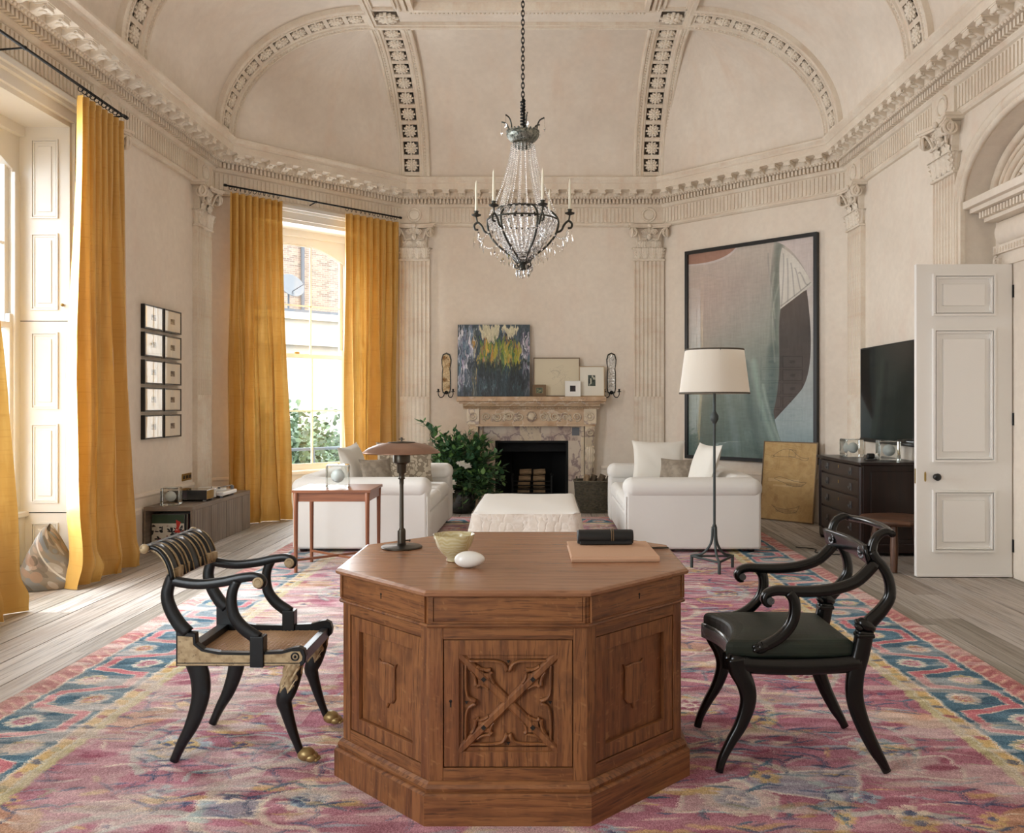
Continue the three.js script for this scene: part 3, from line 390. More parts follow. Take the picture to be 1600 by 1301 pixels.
// ---------- sash windows ----------
const ringXY = (x0, x1, y0, y1, z0, z1, w) => [bx(x0, x1, y0, y0 + w, z0, z1), bx(x0, x1, y1 - w, y1, z0, z1), bx(x0, x0 + w, y0 + w, y1 - w, z0, z1), bx(x1 - w, x1, y0 + w, y1 - w, z0, z1)];
const panelXY = (x0, x1, y0, y1, z, s = 1, k = 1) => [...ringXY(x0, x1, y0, y1, z, z + 0.014 * k, 0.012 * s), ...ringXY(x0 + 0.018 * s, x1 - 0.018 * s, y0 + 0.018 * s, y1 - 0.018 * s, z, z + 0.008 * k, 0.01 * s), rb(x0 + 0.055 * s, x1 - 0.055 * s, y0 + 0.055 * s, y1 - 0.055 * s, z - 0.002, z + 0.009 * k, 0.004)];
let winN = 1;
function windowUnit(i, label) {
  const [c, W] = OPEN[i][0], g = struct('window_' + winN++, label, on(i, c), EDGE[i].turn), h = W / 2;
  for (const sx of [-1, 1]) {
    const rv = part('shutter_case', bx(-0.41, 0.0, 0, 3.66, -0.03, 0), M.white, g); rv.rotation.y = sx < 0 ? Math.PI / 2 : -Math.PI / 2; rv.position.set(sx * h, 0, 0); if (sx > 0) rv.geometry = muv(bx(0, 0.41, 0, 3.66, -0.03, 0)); rv.position.x = sx * (h - 0.03);
    if (sx < 0) { rv.geometry = muv(bx(0, 0.41, 0, 3.66, -0.03, 0)); rv.rotation.y = Math.PI / 2; } else { rv.geometry = muv(bx(-0.41, 0, 0, 3.66, -0.03, 0)); rv.rotation.y = -Math.PI / 2; }
    const o = sx < 0 ? 0.2 : -0.2;
    for (const [y0, y1] of [[0.1, 0.44], [0.6, 1.24], [1.36, 1.98], [2.16, 2.78], [2.9, 3.54]]) part('shutter_panel', panelXY(o - 0.11, o + 0.11, y0, y1, 0), M.white, rv);
    part('shutter_joint', [bx(o - 0.2, o + 0.2, 0.518, 0.524, 0, 0.002), bx(o - 0.2, o + 0.2, 2.068, 2.074, 0, 0.002)], M.keyhole, rv);
    part('shutter_knob', xf(sph(0.013, 0, 0, 0, 10, 8), o + 0.15 * (sx < 0 ? -1 : 1), 2.2, 0.016), M.brass, rv);
  }
  part('soffit', bx(-h, h, 3.64, 3.68, -0.42, 0), M.white, g);
  const gw = h - 0.12;   // half the glazed width with its sash stiles
  const head = new THREE.Shape(); head.moveTo(-h, 3.66); head.lineTo(-h, 3.2); head.lineTo(-gw, 3.2); for (let k = 0; k <= 12; k++) { const t = k / 6 - 1; head.lineTo(t * gw, 3.48 - 0.2 * t * t); } head.lineTo(gw, 3.2); head.lineTo(h, 3.2); head.lineTo(h, 3.66); 
  part('window_frame', [ext(head, 0.09).translate(0, 0, -0.5), bx(-h, -gw, 0.5, 3.2, -0.5, -0.4), bx(gw, h, 0.5, 3.2, -0.5, -0.4), bx(-gw, -gw + 0.015, 0.5, 3.25, -0.41, -0.38), bx(gw - 0.015, gw, 0.5, 3.25, -0.41, -0.38), bx(-h, h, 3.56, 3.64, -0.42, -0.36)], M.sash, g);
  part('window_sill', [rb(-h, h, 0.49, 0.535, -0.5, -0.33, 0.01), bx(-h, h, 0, 0.49, -0.5, -0.36)], M.sash, g);
  part('apron_panel', panelXY(-h + 0.16, h - 0.16, 0.1, 0.42, -0.36), M.sash, g);
  for (const [nm, y0, y1, z, my] of [['lower_sash', 0.54, 2.05, -0.435, 1.31], ['upper_sash', 2.0, 3.5, -0.475, 2.68]]) {
    const st = 0.05, bars = [bx(-gw, -gw + st, y0, y1, z, z + 0.035), bx(gw - st, gw, y0, y1, z, z + 0.035), bx(-gw + st, gw - st, y0, y0 + (nm[0] === 'l' ? 0.085 : 0.045), z, z + 0.035), bx(-gw + st, gw - st, y1 - 0.045, y1, z, z + 0.035)];
    const cw = (2 * gw - 2 * st) / 3;
    for (const k of [1, 2]) bars.push(bx(-gw + st + k * cw - 0.01, -gw + st + k * cw + 0.01, y0 + 0.04, y1 - 0.04, z + 0.005, z + 0.03));
    bars.push(bx(-gw + st, gw - st, my - 0.01, my + 0.01, z + 0.005, z + 0.03));
    const s = part(nm, bars, M.sash, g);
    for (let k = 0; k < 3; k++) for (const [a, b] of [[y0 + 0.04, my], [my, y1 - 0.02]]) { const p = new THREE.Mesh(new THREE.PlaneGeometry(cw, b - a), M.glass); p.name = 'pane'; p.position.set(-gw + st + (k + 0.5) * cw, (a + b) / 2, z + 0.016); p.receiveShadow = true; s.add(p); }
    if (nm[0] === 'l') part('sash_catch', [rb(-0.03, 0.03, 2.05, 2.075, z, z + 0.03), rb(gw - 0.2, gw - 0.14, 0.57, 0.59, z + 0.035, z + 0.055)], M.brass, s);
    if (nm[0] === 'l') part('sash_horn', [rb(-gw, -gw + st, 2.05, 2.12, z, z + 0.035), rb(gw - st, gw, 2.05, 2.12, z, z + 0.035)], M.sash, s);
  }
  part('architrave', [bx(-h - 0.16, h + 0.16, 3.68, 3.76, 0, 0.03), bx(-h - 0.19, h + 0.19, 3.76, 3.79, 0, 0.07), bx(-h - 0.2, h + 0.2, 3.79, 3.83, 0, 0.1), ...[-1, 1].flatMap((q) => [bx(q > 0 ? h : -h - 0.13, q > 0 ? h + 0.13 : -h, 0, 3.7, 0, 0.025), bx(q > 0 ? h + 0.1 : -h - 0.13, q > 0 ? h + 0.13 : -h - 0.1, 0, 3.72, 0.02, 0.045)])], M.white, g);
  return g;
}
windowUnit(0, 'tall white sash window with panelled shutters behind the nearest yellow curtains');
windowUnit(1, 'tall white arched sash window between yellow curtains beside the fireplace wall');
windowUnit(7, 'tall white sash window in the canted wall beside the camera');
// ---------- arched doorway in the right wall ----------
{ const i = 4, C = 3.72, g = struct('door_1', 'arched plaster doorway with dentilled cornice above the open white door', on(i, C), EDGE[i].turn);
  const w = new THREE.Shape([V2(-1.05, 0), V2(1.05, 0), V2(1.05, 3.8), V2(-1.05, 3.8)]); w.holes.push(rectHole(-0.75, 0.75, -0.01, 2.53));
  part('recess_wall', ext(w, 0.2).translate(0, 0, -0.46), M.plaster, g);
  const arc = (a, b, z, r, y0 = 3.08) => sweep(Array.from({ length: 33 }, (_, k) => { const t = k / 32 * Math.PI; return [Math.cos(t) * a, y0 + Math.sin(t) * b, z]; }), r, 8);
  part('archivolt', [arc(1.09, 0.62, 0.01, 0.05), arc(1.02, 0.57, 0.015, 0.028), ...[-1, 1].flatMap((q) => [bx(q * 1.09 - 0.05, q * 1.09 + 0.05, 0.55, 3.09, 0, 0.05), bx(q * 1.02 - 0.028, q * 1.02 + 0.028, 0, 3.09, 0, 0.04)])], M.orn, g);
  const ty = new THREE.Shape(); ty.moveTo(-1, 3.08); ty.lineTo(1, 3.08); for (let k = 0; k <= 24; k++) { const t = k / 24 * Math.PI; ty.lineTo(Math.cos(t), 3.08 + 0.55 * Math.sin(t)); }
  const tp = part('tympanum', ext(ty, 0.05).translate(0, 0, -0.26), M.plaster, g);
  part('tympanum_moulding', [arc(0.93, 0.5, -0.2, 0.035), arc(0.84, 0.43, -0.205, 0.02), arc(0.76, 0.37, -0.205, 0.028), arc(0.66, 0.3, -0.2, 0.015)], M.orn, tp);
  part('scroll_ornament', [-1, 1].flatMap((q) => [xf(spiral(0.08, 1.8, q < 0), q * 0.36, 3.2, -0.195), xf(spiral(0.05, 1.6, q > 0), q * 0.52, 3.15, -0.195), xf(spiral(0.06, 1.8, q > 0), q * 0.18, 3.22, -0.195), xf(acanthus(0.12, 0.14, 0.03), q * 0.27, 3.09, -0.21)]), M.orn, tp);
  part('door_cornice', [rb(-1.0, 1.0, 3.02, 3.085, -0.27, 0.02, 0.008), bx(-0.98, 0.98, 2.985, 3.02, -0.27, -0.03), bx(-0.92, 0.92, 2.9, 2.985, -0.27, -0.12)], M.plaster, g);
  part('dentil_row', Array.from({ length: 40 }, (_, k) => box(0.028, 0.05, 0.05, -0.9 + k * 0.0462, 2.955, -0.1)), M.orn, g).userData.kind = 'stuff';
  part('cushion_frieze', xf(cyl(0.1, 0.1, 1.72, 20), 0.86, 2.8, -0.245, 0, 0, Math.PI / 2, [1, 1, 0.7]), M.plaster, g);
  part('door_architrave', [bx(-0.9, -0.75, 0, 2.53, -0.27, -0.235), bx(0.75, 0.9, 0, 2.53, -0.27, -0.235), bx(-0.9, 0.9, 2.53, 2.68, -0.27, -0.235), bx(-0.93, 0.93, 2.63, 2.7, -0.25, -0.2), bx(-0.9, -0.86, 0, 2.6, -0.25, -0.21), bx(0.86, 0.9, 0, 2.6, -0.25, -0.21), ...[-1, 1].map((q) => xf(spiral(0.05, 1.8, q > 0), q * 0.9, 2.57, -0.215))], M.plaster, g);
  part('carved_moulding', Array.from({ length: 44 }, (_, k) => xf(sph(0.02, 0, 0, 0, 6, 4), -0.9 + k * 0.042, 2.66, -0.2, 0, 0, 0, [0.7, 1.2, 0.7])), M.orn, g).userData.kind = 'stuff';
  part('jamb_lining', [bx(-0.76, -0.73, 0, 2.53, -0.72, -0.27), bx(0.73, 0.76, 0, 2.53, -0.72, -0.27), bx(-0.76, 0.76, 2.51, 2.54, -0.72, -0.27)], M.doorWhite, g);
  part('threshold', bx(-1.0, 1.0, -0.02, -0.001, -0.72, 0.0), M.boards[1], g, 'x');
  const p = struct('wall_passage', 'pale walls of the passage beyond the open door', on(i, C), EDGE[i].turn);
  part('passage_wall', [bx(-1.6, 1.6, 0, 3.0, -2.2, -2.1), bx(-1.7, -1.6, 0, 3.0, -2.2, -0.5), bx(1.6, 1.7, 0, 3.0, -2.2, -0.5), bx(-1.7, 1.7, 3.0, 3.1, -2.2, -0.45), bx(-1.7, -0.72, 0, 3.0, -0.62, -0.5), bx(0.72, 1.7, 0, 3.0, -0.62, -0.5), bx(-0.72, 0.72, 2.54, 3, -0.62, -0.5)], M.doorWhite, p);
  part('passage_floor', bx(-1.7, 1.7, -0.05, -0.021, -2.2, -0.5), M.boards[0], p, 'x');
}
// ---------- carpet ----------
const RUGW = 4.9, RUGL = 8.7;
const rugTex = canvasTex(2048, 2048, (x, W, H) => {
  reseed(4242);
  const mx = W / RUGW, my = H / RUGL, X = (m) => m * mx, Y = (m) => m * my;     // metres to pixels
  const col = (c, a = 1) => `rgba(${c[0]},${c[1]},${c[2]},${a})`;
  const ROSE = [166, 100, 118], PINK = [186, 140, 148], PALE = [208, 186, 180], RED = [142, 60, 86], TEAL = [52, 92, 114], NAVY = [58, 72, 108], SKY = [142, 172, 184], GOLD = [204, 170, 108], CREAM = [226, 212, 190], SAGE = [150, 152, 122], TAN = [190, 160, 122];
  x.fillStyle = col(ROSE); x.fillRect(0, 0, W, H);
  x.save(); x.scale(mx, my);                                               // draw in metres from here
  // abrash of the field
  for (let k = 0; k < 900; k++) { x.fillStyle = col([PINK, PALE, ROSE, RED, PINK, CREAM][Math.floor(rnd() * 6)], rr(0.05, 0.28)); x.fillRect(rr(-0.3, 4.9), rr(0, 8.7), rr(0.2, 1.6), rr(0.01, 0.07)); }
  const blob = (px, py, rx, ry, rot, c, a = 0.9) => { x.fillStyle = col(c, a); x.beginPath(); x.ellipse(px, py, rx, ry, rot, 0, 7); x.fill(); };
  const leafc = (px, py, l, w, rot, c, a = 0.85) => { x.save(); x.translate(px, py); x.rotate(rot); x.fillStyle = col(c, a); x.beginPath(); x.moveTo(-l / 2, 0); x.quadraticCurveTo(0, -w, l / 2, 0); x.quadraticCurveTo(0, w * 0.4, -l / 2, 0); x.fill(); x.restore(); };
  const curve = (pts, w, c, a = 0.9) => { x.strokeStyle = col(c, a); x.lineWidth = w; x.lineJoin = 'round'; x.lineCap = 'round'; x.beginPath(); pts.forEach((p, i) => (i ? x.bezierCurveTo(...p) : x.moveTo(...p))); x.stroke(); };
  const palmette = (px, py, s, rot, c1, c2, c3) => { x.save(); x.translate(px, py); x.rotate(rot); for (let k = 0; k < 11; k++) { const a = k / 11 * 6.283; blob(Math.cos(a) * s * 0.66, Math.sin(a) * s * 0.66, s * 0.4, s * 0.22, a, k % 2 ? c1 : mixc(c1, CREAM), 0.8); } blob(0, 0, s * 0.66, s * 0.62, 0, c2, 0.9); for (let k = 0; k < 8; k++) { const a = k / 8 * 6.283; blob(Math.cos(a) * s * 0.4, Math.sin(a) * s * 0.4, s * 0.17, s * 0.1, a, c3, 0.9); } blob(0, 0, s * 0.26, s * 0.24, 0, CREAM, 0.9); blob(0, 0, s * 0.13, s * 0.12, 0, c3, 1); x.strokeStyle = col([232, 220, 200], 0.5); x.lineWidth = 0.008; x.beginPath(); x.ellipse(0, 0, s * 0.98, s * 0.92, 0, 0, 7); x.stroke(); x.restore(); };
  const mixc = (a, b) => mix3(a, b, 0.4);
  const inX0 = 0.62, inX1 = RUGW - 0.68, inY0 = 0.66, inY1 = RUGL - 0.66;
  // large arabesque vines and cartouches of the field, mirrored on the long axis
  for (let k = 0; k < 9; k++) for (const s of [-1, 1]) {
    const cx = RUGW / 2, cy = 0.8 + k * 0.95, o = (q) => cx + s * q;
    curve([[o(0.1), cy], [o(0.6), cy - 0.5, o(1.2), cy - 0.2, o(1.1), cy + 0.25], [o(1.0), cy + 0.6, o(0.5), cy + 0.5, o(0.35), cy + 0.9]], 0.045, [206, 196, 172], 0.8);
    curve([[o(1.1), cy + 0.25], [o(1.5), cy + 0.1, o(1.75), cy + 0.5, o(1.45), cy + 0.85]], 0.035, [176, 190, 178], 0.75);
    curve([[o(0.2), cy + 0.5], [o(0.6), cy + 0.2, o(0.7), cy + 0.7, o(1.3), cy + 0.6]], 0.02, SKY, 0.7);
    curve([[o(0.05), cy + 0.2], [o(0.3), cy + 0.4, o(0.2), cy + 0.7, o(0.0), cy + 0.9]], 0.028, GOLD, 0.7);
    palmette(o(0.75), cy + 0.12, rr(0.1, 0.16), rr(0, 6), [GOLD, CREAM, TAN][k % 3], [PINK, PALE, SKY][(k + 1) % 3], [RED, NAVY, TEAL][k % 3]);
    palmette(o(1.42), cy + 0.62, rr(0.1, 0.15), rr(0, 6), [SKY, CREAM, GOLD][k % 3], [GOLD, PINK, PALE][k % 3], [NAVY, RED, RED][k % 3]);
    palmette(o(0.28), cy + 0.78, rr(0.1, 0.17), rr(0, 6), [CREAM, SAGE, GOLD][k % 3], [PALE, PINK, CREAM][k % 3], [NAVY, TEAL, RED][(k + 2) % 3]);
    blob(o(1.7), cy + 0.3, 0.16, 0.1, rr(0, 3), GOLD, 0.55);
  }
  for (let k = 0; k < 34; k++) { const px = rr(inX0 + 0.2, inX1 - 0.2), py = rr(inY0 + 0.2, inY1 - 0.2), s = rr(0.14, 0.3), n = 5 + k % 4; x.beginPath(); for (let q = 0; q <= n; q++) { const a = q / n * 6.283 + k; x[q ? 'lineTo' : 'moveTo'](px + Math.cos(a) * s * (q % 2 ? 1 : 0.6), py + Math.sin(a) * s * 0.55 * (q % 2 ? 1 : 0.7)); } x.fillStyle = col([TAN, GOLD, PALE, RED, [172, 150, 140], SKY][k % 6], 0.6); x.fill(); x.strokeStyle = col([226, 216, 200], 0.85); x.lineWidth = 0.014; x.stroke(); }
  for (let k = 0; k < 2600; k++) { const c = [NAVY, TEAL, NAVY, SKY, GOLD, CREAM, TAN, RED, SAGE, PALE, RED, PALE][Math.floor(rnd() * 12)]; leafc(rr(inX0, inX1), rr(inY0, inY1), rr(0.06, 0.2), rr(0.012, 0.034), rr(-0.5, 0.5) + (rnd() < 0.15 ? 1.5 : 0), c, rr(0.45, 0.9)); }
  for (let k = 0; k < 170; k++) { const px = rr(inX0, inX1), py = rr(inY0, inY1), n = Math.floor(rr(4, 7)), s = rr(0.02, 0.045), c = [GOLD, CREAM, SKY, PALE, RED][Math.floor(rnd() * 5)]; for (let q = 0; q < n; q++) blob(px + Math.cos(q / n * 6.283) * s, py + Math.sin(q / n * 6.283) * s, s * 0.6, s * 0.5, q, c, 0.8); blob(px, py, s * 0.5, s * 0.5, 0, NAVY, 0.8); }
  for (let k = 0; k < 120; k++) { const px = rr(inX0, inX1), py = rr(inY0, inY1); curve([[px, py], [px + rr(-0.15, 0.15), py + rr(-0.1, 0.1), px + rr(-0.2, 0.2), py + rr(-0.2, 0.2), px + rr(-0.25, 0.25), py + rr(-0.25, 0.25)]], rr(0.006, 0.014), [CREAM, NAVY, SAGE, SKY][Math.floor(rnd() * 4)], 0.7); }
  for (let k = 0; k < 620; k++) { const px = rr(inX0, inX1), py = rr(inY0, inY1), c = [GOLD, CREAM, SKY, PALE, RED, TAN, PINK, GOLD, RED][Math.floor(rnd() * 9)], a = rr(0.35, 0.75), L = rr(0.05, 0.17), n = 3 + Math.floor(rnd() * 4); for (let q = 0; q < n; q++) blob(px + rr(-L, L), py + rr(-0.02, 0.02), rr(0.02, 0.07), rr(0.008, 0.022), rr(-0.3, 0.3), c, a); }
  for (let k = 0; k < 700; k++) { const px = rr(inX0, inX1), py = rr(inY0, inY1), l = rr(0.07, 0.15), c = [NAVY, NAVY, TEAL, [44, 60, 92]][Math.floor(rnd() * 4)], t = rr(-0.4, 0.4); leafc(px - l * 0.45, py, l, 0.024, t + 0.35, c, rr(0.6, 0.95)); leafc(px + l * 0.45, py, l, 0.024, t - 0.35, c, rr(0.6, 0.95)); if (rnd() < 0.5) curve([[px, py], [px, py + 0.05, px + rr(-0.05, 0.05), py + 0.08, px + rr(-0.08, 0.08), py + 0.14]], 0.009, c, 0.8); }
  for (let k = 0; k < 26; k++) { const px = rr(inX0 + 0.3, inX1 - 0.3), py = rr(inY0, inY1), s = rr(0.18, 0.34), q = rnd() < 0.5 ? 1 : -1; curve([[px, py], [px + q * s, py - s * 0.3, px + q * s * 1.3, py + s * 0.5, px + q * s * 0.7, py + s], [px + q * s * 0.3, py + s * 1.3, px - q * s * 0.2, py + s, px, py + s * 1.5]], rr(0.016, 0.03), [CREAM, [178, 196, 190], GOLD][k % 3], 0.75); }
  // borders: guard stripes and blue main border with a rose meander
  const strip = (x0, y0, w, h, c, a = 1) => { x.fillStyle = col(c, a); x.fillRect(x0, y0, w, h); };
  const frame = (m, w, c) => { const q = m + w; strip(m, m, RUGW - 2 * m, w, c); strip(m, RUGL - q, RUGW - 2 * m, w, c); strip(m, q, w, RUGL - 2 * q, c); strip(RUGW - q, q, w, RUGL - 2 * q, c); };
  frame(0, 0.03, [178, 120, 112]); frame(0.03, 0.095, [172, 98, 100]); frame(0.125, 0.012, CREAM); frame(0.137, 0.385, TEAL); frame(0.52, 0.014, CREAM); frame(0.534, 0.05, GOLD); frame(0.584, 0.016, [200, 196, 170]); frame(0.6, 0.04, [188, 176, 132]);
  const sideRun = (L, put) => { for (let k = 0; k < Math.round(L / 0.42); k++) put((k + 0.5) * 0.42, k); };
  const border = (toXY, L) => {
    for (let s = 0.05; s < L; s += 0.085) { const [a, b] = toXY(s, 0.045), [c, d] = toXY(s + 0.06, 0.11); x.strokeStyle = col([214, 172, 150], 0.8); x.lineWidth = 0.018; x.beginPath(); x.moveTo(a, b); x.lineTo(c, d); x.stroke(); }
    for (const wd of [[0.06, [232, 214, 196]], [0.045, [186, 92, 104]]]) { x.strokeStyle = col(wd[1], 0.92); x.lineWidth = wd[0]; x.lineJoin = 'miter'; x.beginPath(); let first = true; for (let s = 0; s < L; s += 0.56) for (const [ds, o] of [[0, 0.46], [0.2, 0.46], [0.28, 0.2], [0.48, 0.2]]) { const [a, b] = toXY(s + ds, o); first ? x.moveTo(a, b) : x.lineTo(a, b); first = false; } x.stroke(); }
    for (let k = 0; k * 0.28 < L; k++) { const [a, b] = toXY(0.1 + k * 0.28, k % 2 ? 0.4 : 0.25); palmette(a, b, 0.075, k, [CREAM, GOLD, PALE][k % 3], [PINK, CREAM, GOLD][k % 3], RED); }
    for (let k = 0; k < L * 26; k++) { const [a, b] = toXY(rr(0, L), rr(0.15, 0.51)); leafc(a, b, rr(0.05, 0.12), rr(0.01, 0.024), rr(-0.5, 0.5), [SKY, CREAM, SAGE, [84, 128, 140], NAVY][Math.floor(rnd() * 5)], rr(0.4, 0.85)); }
    for (let s = 0.05; s < L; s += 0.12) { const [a, b] = toXY(s, 0.56); blob(a, b, 0.03, 0.018, s, [RED, SAGE, NAVY][Math.floor(s * 9) % 3], 0.7); }
  };
  border((s, o) => [o, s], RUGL); border((s, o) => [RUGW - o, s], RUGL); border((s, o) => [s, o], RUGW); border((s, o) => [s, RUGL - o], RUGW);
  x.restore();
  // worn pile: knots pulled out of line along the weft, fine weft streaks, rubbed patches
  const src = x.getImageData(0, 0, W, H), im = x.createImageData(W, H), d = im.data, o = src.data;
  for (let j = 0; j < H; j++) for (let i = 0; i < W; i++) {
    const u = i / W, v = j / H, q = (j * W + i) * 4, a = tile(u, v, 30, 3, 256), b = lat[(j * 7 & 255) * LAT + (i * 3 & 255)], w = tile(u + 0.2, v, 5, 4), r = tile(u, v + 0.3, 14, 3, 90);
    const sx = clamp(Math.round(i + (tile(u, v, 24, 3, 256) - 0.5) * 13 + (b - 0.5) * 8), 0, W - 1), sy = clamp(Math.round(j + (tile(u + 0.4, v, 40, 3, 30) - 0.5) * 9), 0, H - 1), z = (sy * W + sx) * 4;
    const k = clamp(clamp((w - 0.4) * 1.8) * 0.4 + sst(0.55, 0.62, r) * 0.5 + (u < 0.3 ? sst(0.4, 0.5, tile(u + 0.1, v, 18, 4, 60)) * 0.4 : 0), 0.1, 0.8), s = (a - 0.5) * 66 + (b - 0.5) * 64, t = [206, 192, 184];
    for (let c = 0; c < 3; c++) d[q + c] = clamp(lerp(o[z + c], t[c], k) + s, 0, 255); d[q + 3] = 255;
  }
  x.putImageData(im, 0, 0);
});
rugTex.wrapS = rugTex.wrapT = THREE.ClampToEdgeWrapping;
M.rug = std({ map: rugTex, roughness: 1, bumpMap: weave, bumpScale: 0.001 });
{ const g = surf((u, v) => [(u - 0.5) * RUGW + 0.004 * Math.sin(v * 40), 0.009, (v - 0.5) * RUGL], 20, 40), sk = join([g, ...[-1, 1].map((s) => surf((u, v) => [s * RUGW / 2 + 0.004 * Math.sin((s > 0 ? u : 1 - u) * 40), v * 0.009, ((s > 0 ? 1 - u : u) - 0.5) * RUGL], 40, 1)), ...[-1, 1].map((s) => surf((u, v) => [(s > 0 ? u - 0.5 : 0.5 - u) * RUGW, v * 0.009, s * RUGL / 2], 2, 1))]);
  const p = sk.attributes.position, uv = sk.attributes.uv; for (let i = 0; i < p.count; i++) uv.setXY(i, p.getX(i) / RUGW + 0.5, 0.5 - p.getZ(i) / RUGL);
  solo('persian_rug', 'large worn rose and blue floral carpet covering the middle of the floor', 'rug', flat(sk), M.rug, [0.08, 0.001, -6.25], 0, null, false); }
// ---------- octagonal oak desk ----------
const C8 = Math.cos(Math.PI / 8), T8 = Math.tan(Math.PI / 8);
const oct = (pts) => flat(lathe(pts.map(([a, y]) => [a / C8, y]), 8).rotateY(Math.PI / 8));
{ const D = thing('octagonal_desk', 'octagonal carved oak library desk standing on the carpet in the middle', 'desk', [0.035, 0.01, -3.5]);
  part('desk_top', oct([[0, 0.758], [0.64, 0.758], [0.652, 0.752], [0.66, 0.757], [0.662, 0.766], [0.655, 0.773], [0.648, 0.7745], [0, 0.7745]]), M.oakTop, D, 'x');
  const carc = part('carcass', oct([[0, 0.13], [0.613, 0.13], [0.613, 0.652], [0, 0.652]]), M.oak, D, 'y');
  part('plinth', oct([[0, 0], [0.666, 0], [0.666, 0.098], [0.66, 0.104], [0.652, 0.106], [0.655, 0.118], [0.648, 0.128], [0.638, 0.136], [0.62, 0.138]]), M.oak, D, 'x');
  part('frieze', oct([[0.62, 0.646], [0.646, 0.648], [0.65, 0.654], [0.646, 0.66], [0.641, 0.662], [0.641, 0.757], [0.6, 0.757]]), M.oak, D, 'x');
  const hw = 0.635 * T8, fw = 0.646 * T8;
  for (let k = 0; k < 8; k++) {
    const t = k * Math.PI / 4, at = (m) => { m.rotation.y = t; return m; };
    for (const g of [rb(-hw, -hw + 0.046, 0.135, 0.65, 0.6, 0.635, 0.002), rb(hw - 0.046, hw, 0.135, 0.65, 0.6, 0.635, 0.002)]) at(part('stile', muv(g, 'y', k * 0.37, k * 0.21), M.oak, D, false));
    for (const g of [rb(-hw + 0.046, hw - 0.046, 0.606, 0.65, 0.6, 0.634, 0.002), rb(-hw + 0.046, hw - 0.046, 0.135, 0.178, 0.6, 0.634, 0.002)]) at(part('rail', muv(g, 'x', k * 0.3, k * 0.17), M.oak, D, false));
    const pw = hw - 0.049, door = at(part(k === 0 ? 'door' : 'panel_frame', [rb(-pw, -pw + 0.05, 0.181, 0.603, 0.6, 0.631, 0.002), rb(pw - 0.05, pw, 0.181, 0.603, 0.6, 0.631, 0.002), rb(-pw + 0.05, pw - 0.05, 0.553, 0.603, 0.6, 0.631, 0.002), rb(-pw + 0.05, pw - 0.05, 0.181, 0.231, 0.6, 0.631, 0.002)], M.oak, D, 'y'));
    const dr = at(part('drawer', [rb(-fw + 0.02, fw - 0.02, 0.668, 0.748, 0.62, 0.6455, 0.002), ...ringXY(-fw + 0.012, fw - 0.012, 0.662, 0.756, 0.63, 0.649, 0.007)], M.oak, D, 'x'));
    if (k % 2) part('keyhole', [xf(cyl(0.0045, 0.0045, 0.002, 12), 0, 0.718, 0.645, Math.PI / 2), box(0.004, 0.016, 0.002, 0, 0.71, 0.646)], M.keyhole, dr);
    if (k === 0) {
      part('keyhole', [xf(cyl(0.005, 0.005, 0.002, 12), -pw + 0.022, 0.4, 0.631, Math.PI / 2), box(0.005, 0.02, 0.002, -pw + 0.022, 0.39, 0.632)], M.keyhole, door);
      const cy = 0.392, w = pw - 0.05, h = 0.161, z = 0.613, tr = [], holes = [];
      const bar = (a, b, r, t) => { const l = Math.hypot(b[0] - a[0], b[1] - a[1]); return ext([[-r, 0], [r, 0], [r * 0.8, t * 0.6], [r * 0.42, t], [-r * 0.42, t], [-r * 0.8, t * 0.6]], l).applyMatrix4(new THREE.Matrix4().makeTranslation(a[0], cy + a[1], z).multiply(new THREE.Matrix4().makeRotationZ(Math.atan2(b[1] - a[1], b[0] - a[0]))).multiply(new THREE.Matrix4().makeBasis(V3(0, 1, 0), V3(0, 0, 1), V3(1, 0, 0)))); };
      const cusp = (p, r) => sweep(spl(p.map((q) => [q[0], cy + q[1], z + 0.004]), 16), (t) => [lerp(r, r * 1.5, sst(0.6, 1, t)), 0.012], 6, { up: V3(0, 0, 1), sq: 3 });
      tr.push(bar([-w, -h], [w, h], 0.0175, 0.019), bar([-w, h], [w, -h], 0.0175, 0.017));
      const di = Math.hypot(w, h), ux = w / di, uy = h / di;
      for (const sx of [-1, 1]) for (const sy of [-1, 1]) {
        const L = (t, n) => [sx * (ux * t * di - uy * n), sy * (uy * t * di + ux * n)];   // along the arm and across it
        for (const q of [-1, 1]) tr.push(cusp([L(0.34, q * 0.013), L(0.42, q * 0.017), L(0.48, q * 0.026), L(0.49, q * 0.036)], 0.006), cusp([L(0.7, q * 0.013), L(0.62, q * 0.017), L(0.56, q * 0.026), L(0.51, q * 0.036)], 0.006));
        tr.push(xf(box(0.036, 0.036, 0.014), ...L(0.5, 0), 0).translate(0, cy, z + 0.006));
        holes.push(xf(box(0.013, 0.013, 0.002), 0, 0, 0, 0, 0, Math.PI / 4).translate(L(0.5, 0)[0], cy + L(0.5, 0)[1], z + 0.0195));
        tr.push(cusp([[sx * (w - 0.022), sy * (h - 0.03)], [sx * (w - 0.022), sy * h * 0.45], [sx * (w - 0.024), sy * h * 0.22], [sx * (w - 0.032), sy * h * 0.1], [sx * (w - 0.056), sy * 0.003]], 0.0055), cusp([[sx * (w - 0.03), sy * (h - 0.022)], [sx * w * 0.45, sy * (h - 0.022)], [sx * w * 0.22, sy * (h - 0.024)], [sx * w * 0.1, sy * (h - 0.032)], [sx * 0.003, sy * (h - 0.056)]], 0.0055));
      }
      for (const q of [-1, 1]) holes.push(xf(cyl(0.007, 0.007, 0.002, 3), 0, cy + q * (h - 0.024), z + 0.004, Math.PI / 2, 0, 0), xf(cyl(0.007, 0.007, 0.002, 3), q * (w - 0.024), cy, z + 0.004, Math.PI / 2));
      tr.push(...ringXY(-w, w, cy - h, cy + h, 0.606, 0.622, 0.013));
      part('pierced_hole', holes, M.keyhole, door).userData.kind = 'stuff';
